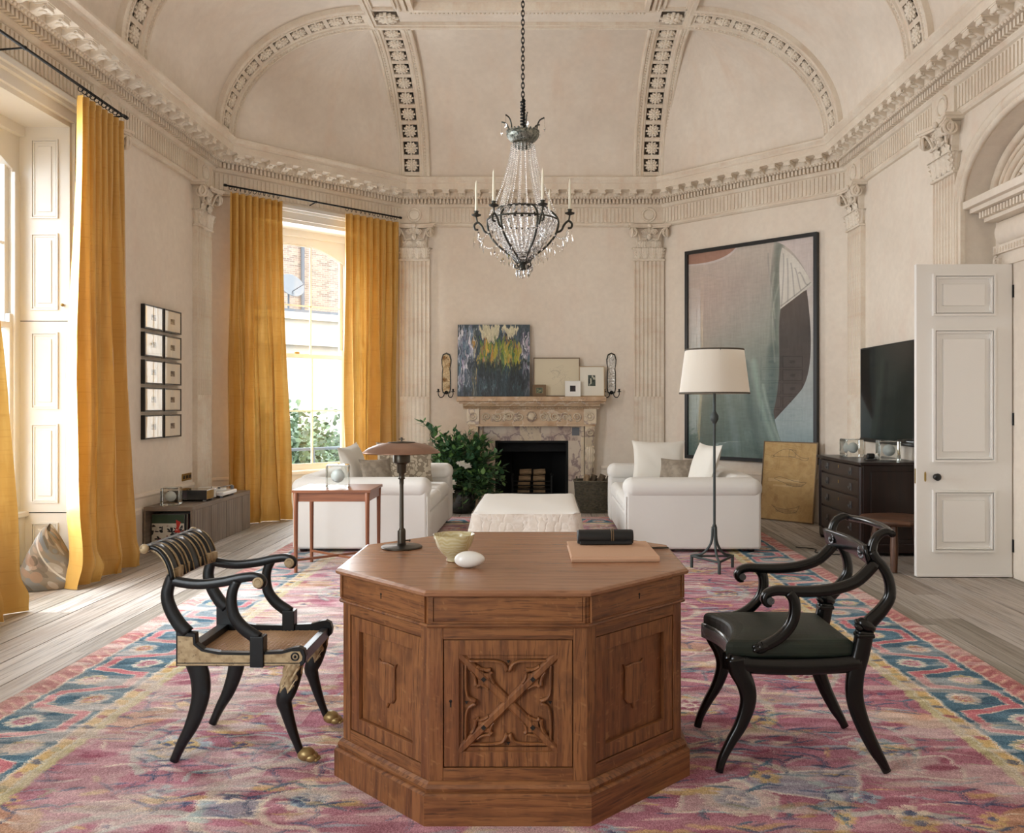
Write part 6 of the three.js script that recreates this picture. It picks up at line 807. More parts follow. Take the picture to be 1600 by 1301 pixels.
// ---------- big vase of foliage ----------
{ const p = thing('foliage_arrangement', 'large arrangement of dark green foliage and white blooms beside the fireplace', 'plant', [-0.88, 0.001, FB + 0.72]);
  part('vase', lathe([[0, 0], [0.13, 0], [0.16, 0.06], [0.17, 0.16], [0.15, 0.26], [0.12, 0.3], [0.125, 0.31], [0.11, 0.31], [0.1, 0.29], [0, 0.28]], 28), M.vase, p);
  reseed(404);
  const sprays = [], stems = [], lg = surf((u, v) => { const a = u * 2 - 1; return [a * 0.5 * Math.sin(Math.pow(v, 0.8) * Math.PI) * 0.62, 0.12 * v * v * (1 - Math.abs(a) * 0.3) + 0.05 * a * a, v]; }, 4, 6);
  for (let k = 0; k < 165; k++) { const a = rr(0, 6.283), el = k < 145 ? rr(-0.75, 1.15) : rr(0.9, 1.4), R = rr(0.42, 0.64) * (el < 0.2 ? 0.95 : 1), d = V3(Math.cos(a) * Math.cos(el), Math.sin(el), Math.sin(a) * Math.cos(el) * 0.75), tip = V3(0, 0.45, 0).addScaledVector(d, R); sprays.push([V3(0, 0.32, 0), V3(0, 0.5, 0).addScaledVector(d, R * 0.5), tip]); }
  sprays.push([V3(0, 0.32, 0), V3(-0.28, 0.8, 0.05), V3(-0.42, 1.06, 0.02), V3(-0.55, 1.2, 0)]); sprays.push([V3(0, 0.32, 0), V3(-0.3, 0.7, 0), V3(-0.36, 0.95, 0), V3(-0.37, 1.12, 0.04)]);
  const mats = []; const tint = [];
  sprays.forEach((sp, si) => { const c = new THREE.CatmullRomCurve3(sp), n = si > 164 ? 26 : 18; stems.push(sweep(c.getPoints(6), 0.0035, 5)); for (let q = 0; q < n; q++) { const t = lerp(0.35, 1, q / n) + rr(-0.02, 0.02), pt = c.getPoint(Math.min(1, t)), tg = c.getTangent(Math.min(1, t)), sd = V3(rr(-1, 1), rr(-0.6, 0.8), rr(-1, 1)).normalize(), dir = tg.clone().multiplyScalar(0.5).add(sd).normalize(), s = rr(0.055, 0.105); const up = V3(rr(-0.4, 0.4), 1, rr(-0.4, 0.4)), xa = up.clone().cross(dir).normalize(), ya = dir.clone().cross(xa); mats.push(new THREE.Matrix4().makeBasis(xa.multiplyScalar(s), ya.multiplyScalar(s), dir.clone().multiplyScalar(s)).setPosition(pt.addScaledVector(sd, 0.02))); tint.push(rnd()); } });
  const im = new THREE.InstancedMesh(lg, M.leafTint, mats.length); im.name = 'leaves'; im.userData.kind = 'stuff'; const cc = new THREE.Color(); mats.forEach((m, i) => { im.setMatrixAt(i, m); const t = tint[i]; im.setColorAt(i, cc.setRGB(lerp(0.025, 0.16, t * t), lerp(0.09, 0.32, t * t), lerp(0.035, 0.08, t))); }); p.add(im);
  part('stems', stems, M.stem, p).userData.kind = 'stuff';
  for (const [x, y, z] of [[0.02, 0.66, 0.42], [0.09, 0.63, 0.43], [-0.12, 0.32, 0.44], [-0.1, 0.42, 0.42]]) part('white_bloom', Array.from({ length: 9 }, (_, k) => xf(lg, x, y, z, -0.5 - 0.3 * (k % 2), k * 0.7, 0, 0.07)), M.petal, p);
}
// ---------- floor lamp ----------
{ const L = thing('floor_lamp', 'wrought iron floor lamp with cream drum shade before the sofa', 'lamp', [1.59, 0.011, -7.22]);
  for (let k = 0; k < 3; k++) { const a = k * Math.PI * 2 / 3 + Math.PI / 2, c = Math.cos(a), s = Math.sin(a); part('leg', [sweep(spl([[c * 0.015, 0.36, s * 0.015], [c * 0.03, 0.22, s * 0.03], [c * 0.1, 0.13, s * 0.1], [c * 0.2, 0.1, s * 0.2]], 12), 0.011, 8), sweep([[c * 0.2, 0.108, s * 0.2], [c * 0.2, 0.0, s * 0.2]], 0.012, 6, { sq: 6 })], M.lampIron, L);
    const b = a + Math.PI * 2 / 3; part('stretcher', sweep([[c * 0.2, 0.097, s * 0.2], [Math.cos(b) * 0.2, 0.097, Math.sin(b) * 0.2]], 0.009, 6, { sq: 6 }), M.lampIron, L); }
  part('pole', lathe([[0, 0.35], [0.016, 0.35], [0.018, 0.375], [0.011, 0.38], [0.011, 1.22], [0.02, 1.235], [0.034, 1.26], [0.034, 1.29], [0.02, 1.315], [0.012, 1.33], [0.011, 1.55], [0.011, 1.62], [0, 1.62]], 18), M.lampIron, L);
  const sh = part('lamp_shade', lathe([[0.292, 1.475], [0.244, 1.845]], 56), M.shade, L, false);
  part('shade_trim', [lathe([[0.2935, 1.473], [0.2945, 1.473], [0.293, 1.487], [0.2915, 1.487]], 56), lathe([[0.2455, 1.835], [0.2465, 1.835], [0.2455, 1.848], [0.244, 1.848]], 56)], M.shadeTrim, sh);
  part('shade_carrier', [xf(cyl(0.004, 0.004, 0.49, 8), 0.245, 1.6, 0, 0, 0, Math.PI / 2), xf(cyl(0.004, 0.004, 0.49, 8), 0, 1.6, 0.245, -Math.PI / 2)].concat([0, 1, 2, 3].map((k) => { const a = k * Math.PI / 2; return sweep([[Math.cos(a) * 0.243, 1.6, Math.sin(a) * 0.243], [Math.cos(a) * 0.244, 1.84, Math.sin(a) * 0.244]], 0.003, 6); })), M.lampIron, L);
  part('bulb', [sph(0.032, 0, 1.68, 0, 16, 12), cyl(0.016, 0.016, 0.05, 12, 0, 1.61, 0)], M.plasticWhite, L);
}
// ---------- huge framed photograph on the canted wall ----------
reseed(17);
const torso = canvasTex(1024, 1480, (x, W, H) => {
  const P = (a, b) => [a * W, b * H], grad = (x0, y0, x1, y1, st) => { const g = x.createLinearGradient(x0 * W, y0 * H, x1 * W, y1 * H); st.forEach(([t, c]) => g.addColorStop(t, c)); return g; };
  x.fillStyle = grad(0, 0, 0, 1, [[0, '#d6c9c4'], [0.35, '#c9c2bc'], [0.6, '#b2b8b6'], [0.85, '#9fb0b2'], [1, '#7f979c']]); x.fillRect(0, 0, W, H);
  x.fillStyle = grad(0.72, 0.25, 0.95, 0.7, [[0, '#5a4d47'], [0.45, '#3d3734'], [1, '#4a3f3a']]); x.beginPath(); x.moveTo(...P(0.73, 0.29)); x.lineTo(...P(0.945, 0.235)); x.bezierCurveTo(...P(0.985, 0.42), ...P(0.995, 0.6), ...P(0.91, 0.68)); x.bezierCurveTo(...P(0.82, 0.75), ...P(0.74, 0.79), ...P(0.67, 0.85)); x.lineTo(...P(0.7, 0.6)); x.closePath(); x.fill();
  x.fillStyle = grad(0.1, 0, 0.5, 1, [[0, '#cfc2b6'], [0.25, '#b3aaa0'], [0.45, '#989a90'], [0.65, '#7b877e'], [0.85, '#627570'], [1, '#5d746f']]);
  x.beginPath(); x.moveTo(0, 0.055 * H); x.bezierCurveTo(...P(0.2, 0.07), ...P(0.35, 0.055), ...P(0.42, 0.0)); x.lineTo(...P(0.72, 0.0)); x.bezierCurveTo(...P(0.84, 0.03), ...P(0.92, 0.12), ...P(0.985, 0.215)); x.lineTo(...P(0.755, 0.31)); x.bezierCurveTo(...P(0.72, 0.42), ...P(0.78, 0.6), ...P(0.7, 0.78)); x.bezierCurveTo(...P(0.72, 0.88), ...P(0.78, 0.94), ...P(0.8, 1)); x.lineTo(0, H); x.closePath(); x.fill();
  x.save(); x.clip();
  let g = x.createRadialGradient(0.15 * W, 0.2 * H, 20, 0.15 * W, 0.28 * H, 0.5 * W); g.addColorStop(0, 'rgba(206,182,172,0.5)'); g.addColorStop(1, 'rgba(206,182,172,0)'); x.fillStyle = g; x.fillRect(0, 0, W * 0.75, H * 0.7);
  const fold = (p, w, c, al, n = 7) => { for (let k = n; k > 0; k--) { x.strokeStyle = c; x.globalAlpha = al / n; x.lineWidth = w * k / n * 2; x.lineCap = 'round'; x.beginPath(); x.moveTo(...P(...p[0])); x.bezierCurveTo(...P(...p[1]), ...P(...p[2]), ...P(...p[3])); x.stroke(); } x.globalAlpha = 1; };
  fold([[0.745, 0.02], [0.7, 0.14], [0.74, 0.3], [0.7, 0.5]], 46, '#4f5a56', 0.75); fold([[0.7, 0.5], [0.68, 0.62], [0.72, 0.7], [0.68, 0.8]], 60, '#3e504f', 0.7);
  for (let k = 0; k < 6; k++) fold([[0.66 + k * 0.016, 0.05 + k * 0.03], [0.66, 0.15 + k * 0.04], [0.7, 0.22 + k * 0.04], [0.71, 0.3 + k * 0.05]], 10, k % 2 ? '#d2ccc2' : '#6f736c', 0.35);
  fold([[0.55, 0.55], [0.57, 0.72], [0.66, 0.84], [0.74, 0.99]], 34, '#a9c0ba', 0.6); fold([[0.48, 0.56], [0.5, 0.74], [0.57, 0.9], [0.6, 1.0]], 40, '#3d5654', 0.7); fold([[0.62, 0.66], [0.66, 0.8], [0.72, 0.88], [0.79, 0.98]], 18, '#c2d2cc', 0.5); fold([[0.3, 0.6], [0.36, 0.75], [0.4, 0.9], [0.42, 1.0]], 40, '#8fa39e', 0.4);
  x.fillStyle = grad(0.74, 0, 0.97, 0.3, [[0, '#cbc5ba'], [0.5, '#e2ddd3'], [1, '#cfcabf']]); x.beginPath(); x.moveTo(...P(0.765, 0.03)); x.bezierCurveTo(...P(0.84, 0.06), ...P(0.93, 0.13), ...P(0.985, 0.215)); x.lineTo(...P(0.752, 0.312)); x.bezierCurveTo(...P(0.75, 0.2), ...P(0.73, 0.1), ...P(0.765, 0.03)); x.fill();
  for (let k = 0; k < 10; k++) fold([[0.775 + k * 0.014, 0.06 + k * 0.012], [0.78 + k * 0.016, 0.14], [0.77 + k * 0.02, 0.22], [0.76 + k * 0.024, 0.3 - k * 0.011]], 6, k % 2 ? '#e4dfd5' : '#7d7a72', 0.55, 3);
  fold([[0.757, 0.297], [0.83, 0.268], [0.9, 0.24], [0.975, 0.203]], 5, '#6f6c64', 0.6, 2);
  x.restore();
  x.fillStyle = '#ab8270'; x.beginPath(); x.moveTo(0, 0); x.lineTo(0.4 * W, 0); x.bezierCurveTo(...P(0.33, 0.045), ...P(0.18, 0.058), ...P(0, 0.048)); x.fill();
  const im = x.getImageData(0, 0, W, H), d = im.data; for (let j = 0; j < H; j++) for (let i = 0; i < W; i++) { const u = i / W, v = j / H, q = (j * W + i) * 4, n = (tile(u, v, 120, 2, 24) - 0.5) * 12 + (tile(u, v, 26, 2, 170) - 0.5) * 11 + (tile(u, v, 5, 4) - 0.5) * 24; for (let c = 0; c < 3; c++) d[q + c] = clamp(d[q + c] + n, 0, 255); } x.putImageData(im, 0, 0);
});
{ const W = 1.89, H = 2.75, p = thing('huge_photograph', 'huge black-framed photograph of a torso in a grey T-shirt', 'photograph', on(3, 0.4 + W / 2, 0.68, 0.0), EDGE[3].turn);
  part('frame', ringXY(-W / 2, W / 2, 0, H, 0, 0.06, 0.045), M.frameBlack, p); part('backing', bx(-W / 2 + 0.04, W / 2 - 0.04, 0.04, H - 0.04, 0.002, 0.03), M.frameBlack, p);
  const a = new THREE.Mesh(new THREE.PlaneGeometry(W - 0.088, H - 0.088), std({ map: torso, roughness: 0.6 })); a.name = 'photographic_print'; a.position.set(0, H / 2, 0.032); p.add(a);
  const gl = new THREE.Mesh(new THREE.PlaneGeometry(W - 0.088, H - 0.088), M.picGlass); gl.name = 'glazing'; gl.position.set(0, H / 2, 0.045); p.add(gl); }
// ---------- drawing leaning on the floor ----------
const boats = canvasTex(512, 700, (x, W, H) => { x.fillStyle = '#c2a06a'; x.fillRect(0, 0, W, H); reseed(12); for (let k = 0; k < 400; k++) { x.fillStyle = rnd() < 0.5 ? 'rgba(214,186,134,0.12)' : 'rgba(150,116,70,0.12)'; x.beginPath(); x.ellipse(rr(0, W), rr(0, H), rr(6, 60), rr(4, 26), rr(0, 3), 0, 7); x.fill(); }
  x.fillStyle = 'rgba(226,204,160,0.5)'; x.fillRect(60, 330, 300, 26); x.fillRect(110, 384, 190, 16); x.strokeStyle = '#4b4336'; x.lineWidth = 2.4; const L = (f) => { x.beginPath(); f(); x.stroke(); };
  L(() => { x.moveTo(90, 130); x.bezierCurveTo(150, 70, 230, 40, 280, 70); x.bezierCurveTo(330, 110, 360, 150, 440, 130); x.bezierCurveTo(440, 160, 400, 165, 370, 150); x.bezierCurveTo(300, 120, 200, 130, 90, 130); }); L(() => { x.ellipse(90, 130, 18, 10, 0, 0, 7); }); L(() => { x.rect(250, 66, 66, 60); });
  L(() => { x.moveTo(120, 330); x.bezierCurveTo(200, 280, 250, 360, 430, 350); x.bezierCurveTo(400, 400, 300, 400, 230, 370); x.bezierCurveTo(190, 350, 150, 350, 120, 330); }); for (let k = 0; k < 16; k++) L(() => { x.moveTo(240 + k * 11, 364); x.lineTo(250 + k * 10, 392); });
  L(() => { x.moveTo(110, 570); x.bezierCurveTo(180, 620, 320, 600, 380, 560); x.lineTo(360, 610); x.bezierCurveTo(300, 650, 180, 640, 150, 600); x.lineTo(110, 570); }); for (let k = 0; k < 20; k++) L(() => { x.moveTo(150 + k * 11, 600); x.lineTo(160 + k * 10, 630); });
});
picture('leaning_drawing', 'yellowed boat drawing in a thin frame leaning against the wall', 0.71, 0.95, on(3, 1.98, 0.003, 0.215), 0.125, { frame: M.frameWood, fw: 0.012, mount: M.framePale, art: std({ map: boats, roughness: 0.8 }), artW: 0.69, artH: 0.93, turn: EDGE[3].turn, depth: 0.022, cat: 'drawing', glass: true });
// ---------- ten small frames ----------
for (let r = 0; r < 5; r++) for (let c = 0; c < 2; c++) picture('small_picture', `small black frame, ${c ? 'right' : 'left'} one in the ${['top', 'second', 'middle', 'fourth', 'bottom'][r]} row of ten by the curtain`, 0.4, 0.232, on(0, 7.2 + c * 0.43, 2.125 - r * 0.266, 0.001), 0, { fw: 0.014, depth: 0.04, art: tiny(['#54504a', '#6b665c', '#47443f'][(r + c) % 3], '#8a857a', '#2e2c2a'), artW: 0.1, artH: 0.055, glass: true, turn: EDGE[0].turn, group: 'ten small framed prints' });
// ---------- television ----------
{ const t = thing('television', 'large black flat-screen television on the wall above the dresser', 'television', on(4, 1.46, 1.0, 0.0), EDGE[4].turn); part('casing', rb(-0.88, 0.88, 0, 1.0, 0.045, 0.085, 0.006), M.plasticBlack, t); part('screen', rb(-0.865, 0.865, 0.04, 0.985, 0.08, 0.0865, 0.001), M.tvBlack, t); part('speaker_bar', rb(-0.87, 0.87, 0.0, 0.036, 0.07, 0.1, 0.012), M.plasticBlack, t); part('wall_mount', bx(-0.25, 0.25, 0.3, 0.7, 0.001, 0.045), M.iron, t); }
// ---------- dark chest of drawers ----------
{ const d = thing('chest_of_drawers', 'dark mahogany chest of drawers below the television', 'chest of drawers', [3.36, 0, -8.5]);
  part('top', rb(-0.31, 0.3, 0.835, 0.865, -0.63, 0.63, 0.008), M.mahog, d, 'z'); part('carcass', rb(-0.27, 0.29, 0.1, 0.836, -0.6, 0.6, 0.005), M.mahog, d, 'y');
  part('plinth', [rb(-0.285, 0.29, 0.03, 0.115, -0.615, 0.615, 0.01)], M.mahog, d, 'z');
  for (const [x, z] of [[-0.24, -0.57], [-0.24, 0.57], [0.24, -0.57], [0.24, 0.57]]) part('bracket_foot', lathe([[0, 0], [0.04, 0], [0.05, 0.03], [0.045, 0.07], [0, 0.07]], 12).translate(x, 0, z), M.mahog, d);
  for (const q of [-1, 1]) part('corner_column', xf(cyl(0.026, 0.026, 0.7, 14), -0.275, 0.12, q * 0.57), M.mahog, d, 'y');
  for (const [y0, y1] of [[0.13, 0.345], [0.36, 0.53], [0.545, 0.69], [0.705, 0.825]]) { const dr = part('drawer', [rb(-0.288, -0.25, y0, y1, -0.53, 0.53, 0.006)], M.mahog, d, 'z'); for (const q of [-0.33, 0.33]) part('drop_handle', [xf(rbox(0.006, 0.07, 0.055, 0.003), -0.291, (y0 + y1) / 2, q), xf(tor(0.024, 0.004, 16, 6, Math.PI), -0.303, (y0 + y1) / 2, q, Math.PI, Math.PI / 2)], M.pewter, dr); part('keyhole_plate', xf(rbox(0.004, 0.03, 0.018, 0.002), -0.29, (y0 + y1) / 2 + 0.02, 0), M.brass, dr); }
  part('side_panel', [rb(-0.2, 0.22, 0.16, 0.78, 0.598, 0.606, 0.003)], M.mahog, d, 'y'); }
glassCube('clear glass cube with globe at the far end of the dark chest', [3.3, 0.8655, -8.78], 0.18, 0.1);
glassCube('clear glass cube with globe half behind the open door', [3.44, 0.8655, -8.2], 0.19, -0.15);
{ const o = thing('desk_clock', 'small dark object with silver base between the two glass cubes', 'ornament', [3.3, 0.8655, -8.27]); part('foot_plate', rb(-0.05, 0.05, 0, 0.012, -0.04, 0.04, 0.004), M.pewter, o); part('body', rb(-0.035, 0.035, 0.012, 0.06, -0.02, 0.02, 0.01), M.plasticBlack, o); }
// ---------- rustic stool ----------
{ const s = thing('rustic_stool', 'low rustic stool with round slab seat beside the open door', 'stool', [3.16, 0, -7.35]); const g = lathe([[0, 0.385], [0.25, 0.385], [0.285, 0.395], [0.295, 0.415], [0.285, 0.435], [0.25, 0.442], [0.1, 0.437], [0, 0.436]], 40), p = g.attributes.position; for (let i = 0; i < p.count; i++) { const a = Math.atan2(p.getZ(i), p.getX(i)), k = 1 + 0.03 * Math.sin(a * 5 + 1) + 0.02 * Math.sin(a * 13); p.setX(i, p.getX(i) * k); p.setZ(i, p.getZ(i) * k); } g.computeVertexNormals(); part('slab_seat', g, M.stoolWood, s); for (let k = 0; k < 3; k++) { const a = k * 2.094 + 2.0; part('leg', sweep([[Math.cos(a) * 0.17, 0.39, Math.sin(a) * 0.17], [Math.cos(a) * 0.205, 0.2, Math.sin(a) * 0.205], [Math.cos(a) * 0.235, 0.003, Math.sin(a) * 0.235]], (t) => lerp(0.026, 0.033, Math.sin(t * 3)), 10), M.stoolWood, s, 'y'); } }
solo('power_cable', 'thin black cable lying on the boards behind the sofa', 'cable', sweep(spl([[0, 0.006, 0], [0.15, 0.006, 0.12], [0.1, 0.006, 0.3], [0.22, 0.006, 0.42], [0.4, 0.006, 0.3], [0.3, 0.006, 0.1], [0.5, 0.006, -0.2]], 40), 0.005, 6), M.plasticBlack, [2.62, 0.0, -8.4]);
// ---------- open door leaf ----------
{ const d = thing('panelled_door', 'white panelled door standing open with a black knob', 'door', [3.93, 0.008, -6.93], -0.02);
  const W = 0.765, T = 0.045; part('leaf', rb(-W, 0, 0, 2.52, -T, 0, 0.003), M.doorWhite, d);
  for (const [y0, y1] of [[0.2, 0.7], [0.925, 2.0], [2.1, 2.44]]) { part('moulded_panel', [...panelXY(-W + 0.125, -0.14, y0, y1, 0, 1.5, 1.9), ...ringXY(-W + 0.15, -0.165, y0 + 0.025, y1 - 0.025, 0, 0.024, 0.008)], M.doorWhite, d); part('moulded_panel', xf(join(panelXY(-W + 0.125, -0.14, y0, y1, 0, 1.5, 1.9)), -W - 0.015, 0, -T, 0, Math.PI).translate(-0.0, 0, 0), M.doorWhite, d); }
  part('door_knob', lathe([[0, 0.05], [0.02, 0.048], [0.03, 0.036], [0.028, 0.024], [0.014, 0.016], [0.012, 0.006], [0.024, 0.004], [0.024, 0], [0, 0]], 24).rotateX(Math.PI / 2).translate(-W + 0.155, 0.805, 0), M.frameBlack, d);
  part('escutcheon', [rb(-W + 0.062, -W + 0.078, 0.775, 0.835, 0, 0.004, 0.002), sph(0.007, -W + 0.07, 0.84, 0.002, 8, 6), sph(0.006, -W + 0.07, 0.772, 0.002, 8, 6)], M.brass, d);
  part('strike_plate', rb(-W - 0.002, -W, 0.75, 0.87, -0.034, -0.012, 0.0008), M.brass, d);
  for (const y of [0.25, 1.27, 2.3]) part('hinge', [cyl(0.008, 0.008, 0.1, 10, 0.006, y - 0.05, 0.004), bx(-0.0, 0.012, y - 0.05, y + 0.05, -0.03, 0)], M.iron, d); 
  part('weather_strip', rb(-W, 0, 0.0, 0.02, 0, 0.006, 0.002), M.doorWhite, d); }
// ---------- chandelier ----------
const linkA = muv(xf(tor(0.016, 0.0042, 14, 6), 0, 0, 0, 0, 0, 0, [0.75, 1.45, 1])), linkB = muv(xf(tor(0.016, 0.0042, 14, 6), 0, 0, 0, 0, Math.PI / 2, 0, [0.75, 1.45, 1]));
const CH = [0.0, 0, -6.5];
{ const c = thing('chandelier', 'crystal chandelier with iron arms hanging on a chain over the room', 'chandelier', CH);
  const link = tor(0.019, 0.0042, 14, 6), top = 3.72; let n = 0;
  for (let y = 3.6; y < 5.72; y += 0.034, n++) { const m = lit(new THREE.Mesh(n % 2 ? linkB : linkA, M.iron)); m.name = 'chain_link'; m.position.y = y; c.add(m); }
  part('ceiling_rose', lathe([[0, 5.74], [0.09, 5.738], [0.08, 5.71], [0.03, 5.7], [0, 5.7]], 24), M.bronze, c);
  part('chain_sleeve', sweep(Array.from({ length: 60 }, (_, k) => [Math.cos(k * 1.1) * 0.014, 3.45 + k * 0.0042, Math.sin(k * 1.1) * 0.014]), 0.009, 6), M.iron, c);
  part('crown', [lathe([[0.075, 3.375], [0.095, 3.385], [0.118, 3.41], [0.125, 3.43], [0.12, 3.45], [0.112, 3.45], [0.112, 3.43], [0.1, 3.405], [0.07, 3.385]], 32), ...Array.from({ length: 24 }, (_, k) => sph(0.009, Math.cos(k * 0.2618) * 0.118, 3.455, Math.sin(k * 0.2618) * 0.118, 6, 5)), lathe([[0, 3.37], [0.075, 3.36], [0.07, 3.34], [0.05, 3.33], [0.03, 3.32], [0, 3.315]], 24)], M.silverOld, c);
  for (let k = 0; k < 6; k++) { const a = k * Math.PI / 3 + 0.3, C = Math.cos(a), S = Math.sin(a); part('crown_leaf', sweep(spl([[C * 0.11, 3.44, S * 0.11], [C * 0.115, 3.49, S * 0.115], [C * 0.135, 3.53, S * 0.135], [C * 0.17, 3.545, S * 0.17]], 10), 0.006, 6), M.bronze, c); part('crown_drop', [sweep([[C * 0.17, 3.545, S * 0.17], [C * 0.17, 3.48, S * 0.17]], 0.0015, 4), xf(new THREE.OctahedronGeometry(0.012), C * 0.17, 3.46, S * 0.17, 0, 0, 0, [0.7, 2, 0.7])], M.crystal, c); }
  // bead strands from crown to hoop
  const bead = new THREE.IcosahedronGeometry(0.0085, 1), beads = [], put = (p, s = 1) => { beads.push(new THREE.Matrix4().makeScale(s, s, s).setPosition(p)); };
  for (let k = 0; k < 18; k++) { const a = k / 18 * Math.PI * 2, C = Math.cos(a), S = Math.sin(a); for (let j = 0; j <= 34; j++) { const t = j / 34, r = lerp(0.085, k % 3 ? 0.185 : 0.25, Math.pow(t, 1.5)); put(V3(C * r, lerp(3.35, k % 3 ? 2.875 : 2.83, t), S * r), k % 3 ? 0.8 : 1); } }
  // hoop, basket ribs, lower boss
  part('hoop', [xf(tor(0.185, 0.009, 48, 8), 0, 2.865, 0, Math.PI / 2), xf(tor(0.27, 0.006, 48, 8), 0, 2.78, 0, Math.PI / 2)], M.bronze, c);
  for (let k = 0; k < 6; k++) { const a = (25 + 60 * k) * Math.PI / 180, C = Math.sin(a), S = Math.cos(a); part('basket_rib', sweep(spl([[C * 0.1, 2.875, S * 0.1], [C * 0.185, 2.865, S * 0.185], [C * 0.265, 2.79, S * 0.265], [C * 0.25, 2.68, S * 0.25], [C * 0.17, 2.58, S * 0.17], [C * 0.06, 2.5, S * 0.06], [C * 0.03, 2.47, S * 0.03]], 26), 0.0085, 8), M.bronze, c);
    const arm = part('arm', [sweep(spl([[C * 0.255, 2.69, S * 0.255], [C * 0.29, 2.705, S * 0.29], [C * 0.315, 2.75, S * 0.315], [C * 0.345, 2.775, S * 0.345], [C * 0.37, 2.755, S * 0.37], [C * 0.365, 2.725, S * 0.365], [C * 0.34, 2.72, S * 0.34]], 26), 0.0085, 8), sweep(spl([[C * 0.345, 2.775, S * 0.345], [C * 0.35, 2.79, S * 0.35], [C * 0.355, 2.82, S * 0.355]], 6), 0.007, 6)], M.bronze, c);
    part('candle_cup', lathe([[0, 2.815], [0.034, 2.828], [0.037, 2.836], [0.016, 2.834], [0.015, 2.855], [0.02, 2.862], [0.012, 2.862], [0, 2.845]], 20).translate(C * 0.355, 0, S * 0.355), M.bronze, arm);
    for (const [r, y] of [[0.37, 2.7], [0.3, 2.66], [0.33, 2.7]]) part('pendant_drop', [sweep([[C * r, y, S * r], [C * r, y - 0.03, S * r]], 0.0012, 4), xf(new THREE.OctahedronGeometry(0.018), C * r, y - 0.075, S * r, 0, a, 0, [0.7, 2.7, 0.5])], M.crystal, c);
  }
  part('lower_boss', [lathe([[0, 2.5], [0.035, 2.49], [0.04, 2.47], [0.025, 2.455], [0.02, 2.44], [0.034, 2.425], [0.02, 2.41], [0, 2.405]], 20), ...[0, 1, 2, 3].map((k) => { const a = k * Math.PI / 2 + 0.6, C = Math.cos(a), S = Math.sin(a); return sweep(spl([[C * 0.02, 2.46, S * 0.02], [C * 0.05, 2.43, S * 0.05], [C * 0.075, 2.44, S * 0.075], [C * 0.07, 2.46, S * 0.07]], 10), 0.006, 6); })], M.bronze, c);
  reseed(88);
  for (let k = 0; k < 30; k++) { const a = k / 30 * Math.PI * 2, C = Math.cos(a), S = Math.sin(a); for (let j = 0; j <= 26; j++) { const t = j / 26, r = t < 0.25 ? lerp(0.19, 0.255, t * 4) : lerp(0.255, 0.05, Math.pow((t - 0.25) / 0.75, 1.1)); put(V3(C * r, lerp(2.86, 2.48, t), S * r), rr(1.2, 2.1)); } }
  for (let k = 0; k < 6; k++) { const a0 = (25 + 60 * k) * Math.PI / 180; for (let j = 0; j <= 16; j++) { const t = j / 16, a = a0 + t * Math.PI / 3, r = 0.34 - 0.0 * t, y = 2.7 - 0.09 * Math.sin(t * Math.PI); put(V3(Math.sin(a) * r, y, Math.cos(a) * r), 0.9); } }
  const im = new THREE.InstancedMesh(bead, M.crystal, beads.length); im.name = 'crystal_beads'; im.userData.kind = 'stuff'; beads.forEach((m, i) => im.setMatrixAt(i, m)); c.add(im);
  const drops = []; for (let k = 0; k < 80; k++) { const a = rr(0, 6.283), t = rnd(), r = lerp(0.34, 0.05, t), y = lerp(2.64, 2.42, t); drops.push(xf(new THREE.OctahedronGeometry(0.012), Math.cos(a) * r, y - rr(0.0, 0.03), Math.sin(a) * r, 0, rr(0, 3), 0, [0.7, rr(1.8, 2.8), 0.5])); }
  for (let k = 0; k < 9; k++) { const a = k / 9 * 6.283; drops.push(xf(new THREE.OctahedronGeometry(0.011), Math.cos(a) * 0.05, 2.385, Math.sin(a) * 0.05, 0, 0, 0, [0.7, 3, 0.6])); }
  part('crystal_drops', [...drops, sph(0.018, 0, 2.365, 0, 12, 8)], M.crystal, c).userData.kind = 'stuff';
  const W = ['nearest front candle right of the chandelier chain', 'candle at the chandelier\'s outermost right arm', 'rear candle at the right of the chandelier', 'rear candle behind the chandelier beads', 'candle at the chandelier\'s outermost left arm', 'nearest front candle at the left of the chandelier'];
  for (let k = 0; k < 6; k++) { const a = (25 + 60 * k) * Math.PI / 180; solo('taper_candle', 'tall ivory ' + W[k], 'candle', lathe([[0, 2.864], [0.0105, 2.864], [0.0105, 2.89], [0.0075, 3.07], [0.004, 3.085], [0.001, 3.095], [0, 3.095]], 14), M.candle, [CH[0] + Math.sin(a) * 0.355, 0, CH[2] + Math.cos(a) * 0.355], 0, 'chandelier candles'); }
}
// ---------- outside ----------
const GY = -3.2;
solo('street', 'pale paved street below the windows', 'street', bx(-60, 60, GY - 0.2, GY, -70, 40), std({ color: 0x7d7b76, roughness: 0.95 }), [0, 0, 0], 0, null, 'x', 'structure');
M.stucco = std({ color: 0xbdb6aa, roughness: 0.9, bumpMap: bumpFine, bumpScale: 0.002 });
const brickTex = tex(512, 512, (u, v) => { const rows = 16, r = Math.floor(v * rows), fx = u * 7 + (r % 2) * 0.5, bx_ = fx - Math.floor(fx), by = v * rows - r, n = lat[((r * 13) & 255) * LAT + ((Math.floor(fx) * 29) % 7 * 31 & 255)], f = tile(u, v, 40, 3); return bx_ < 0.04 || by < 0.12 ? [172, 160, 146] : [112 + n * 36 + f * 26, 98 + n * 28 + f * 22, 88 + n * 22 + f * 18]; }, { size: 1.6, sizeY: 1.2 });
M.brickFar = std({ map: brickTex, roughness: 0.95 });
M.slate = std({ color: 0x5c6066, roughness: 0.8 });
M.winDark = std({ color: 0x2a3136, roughness: 0.15 });
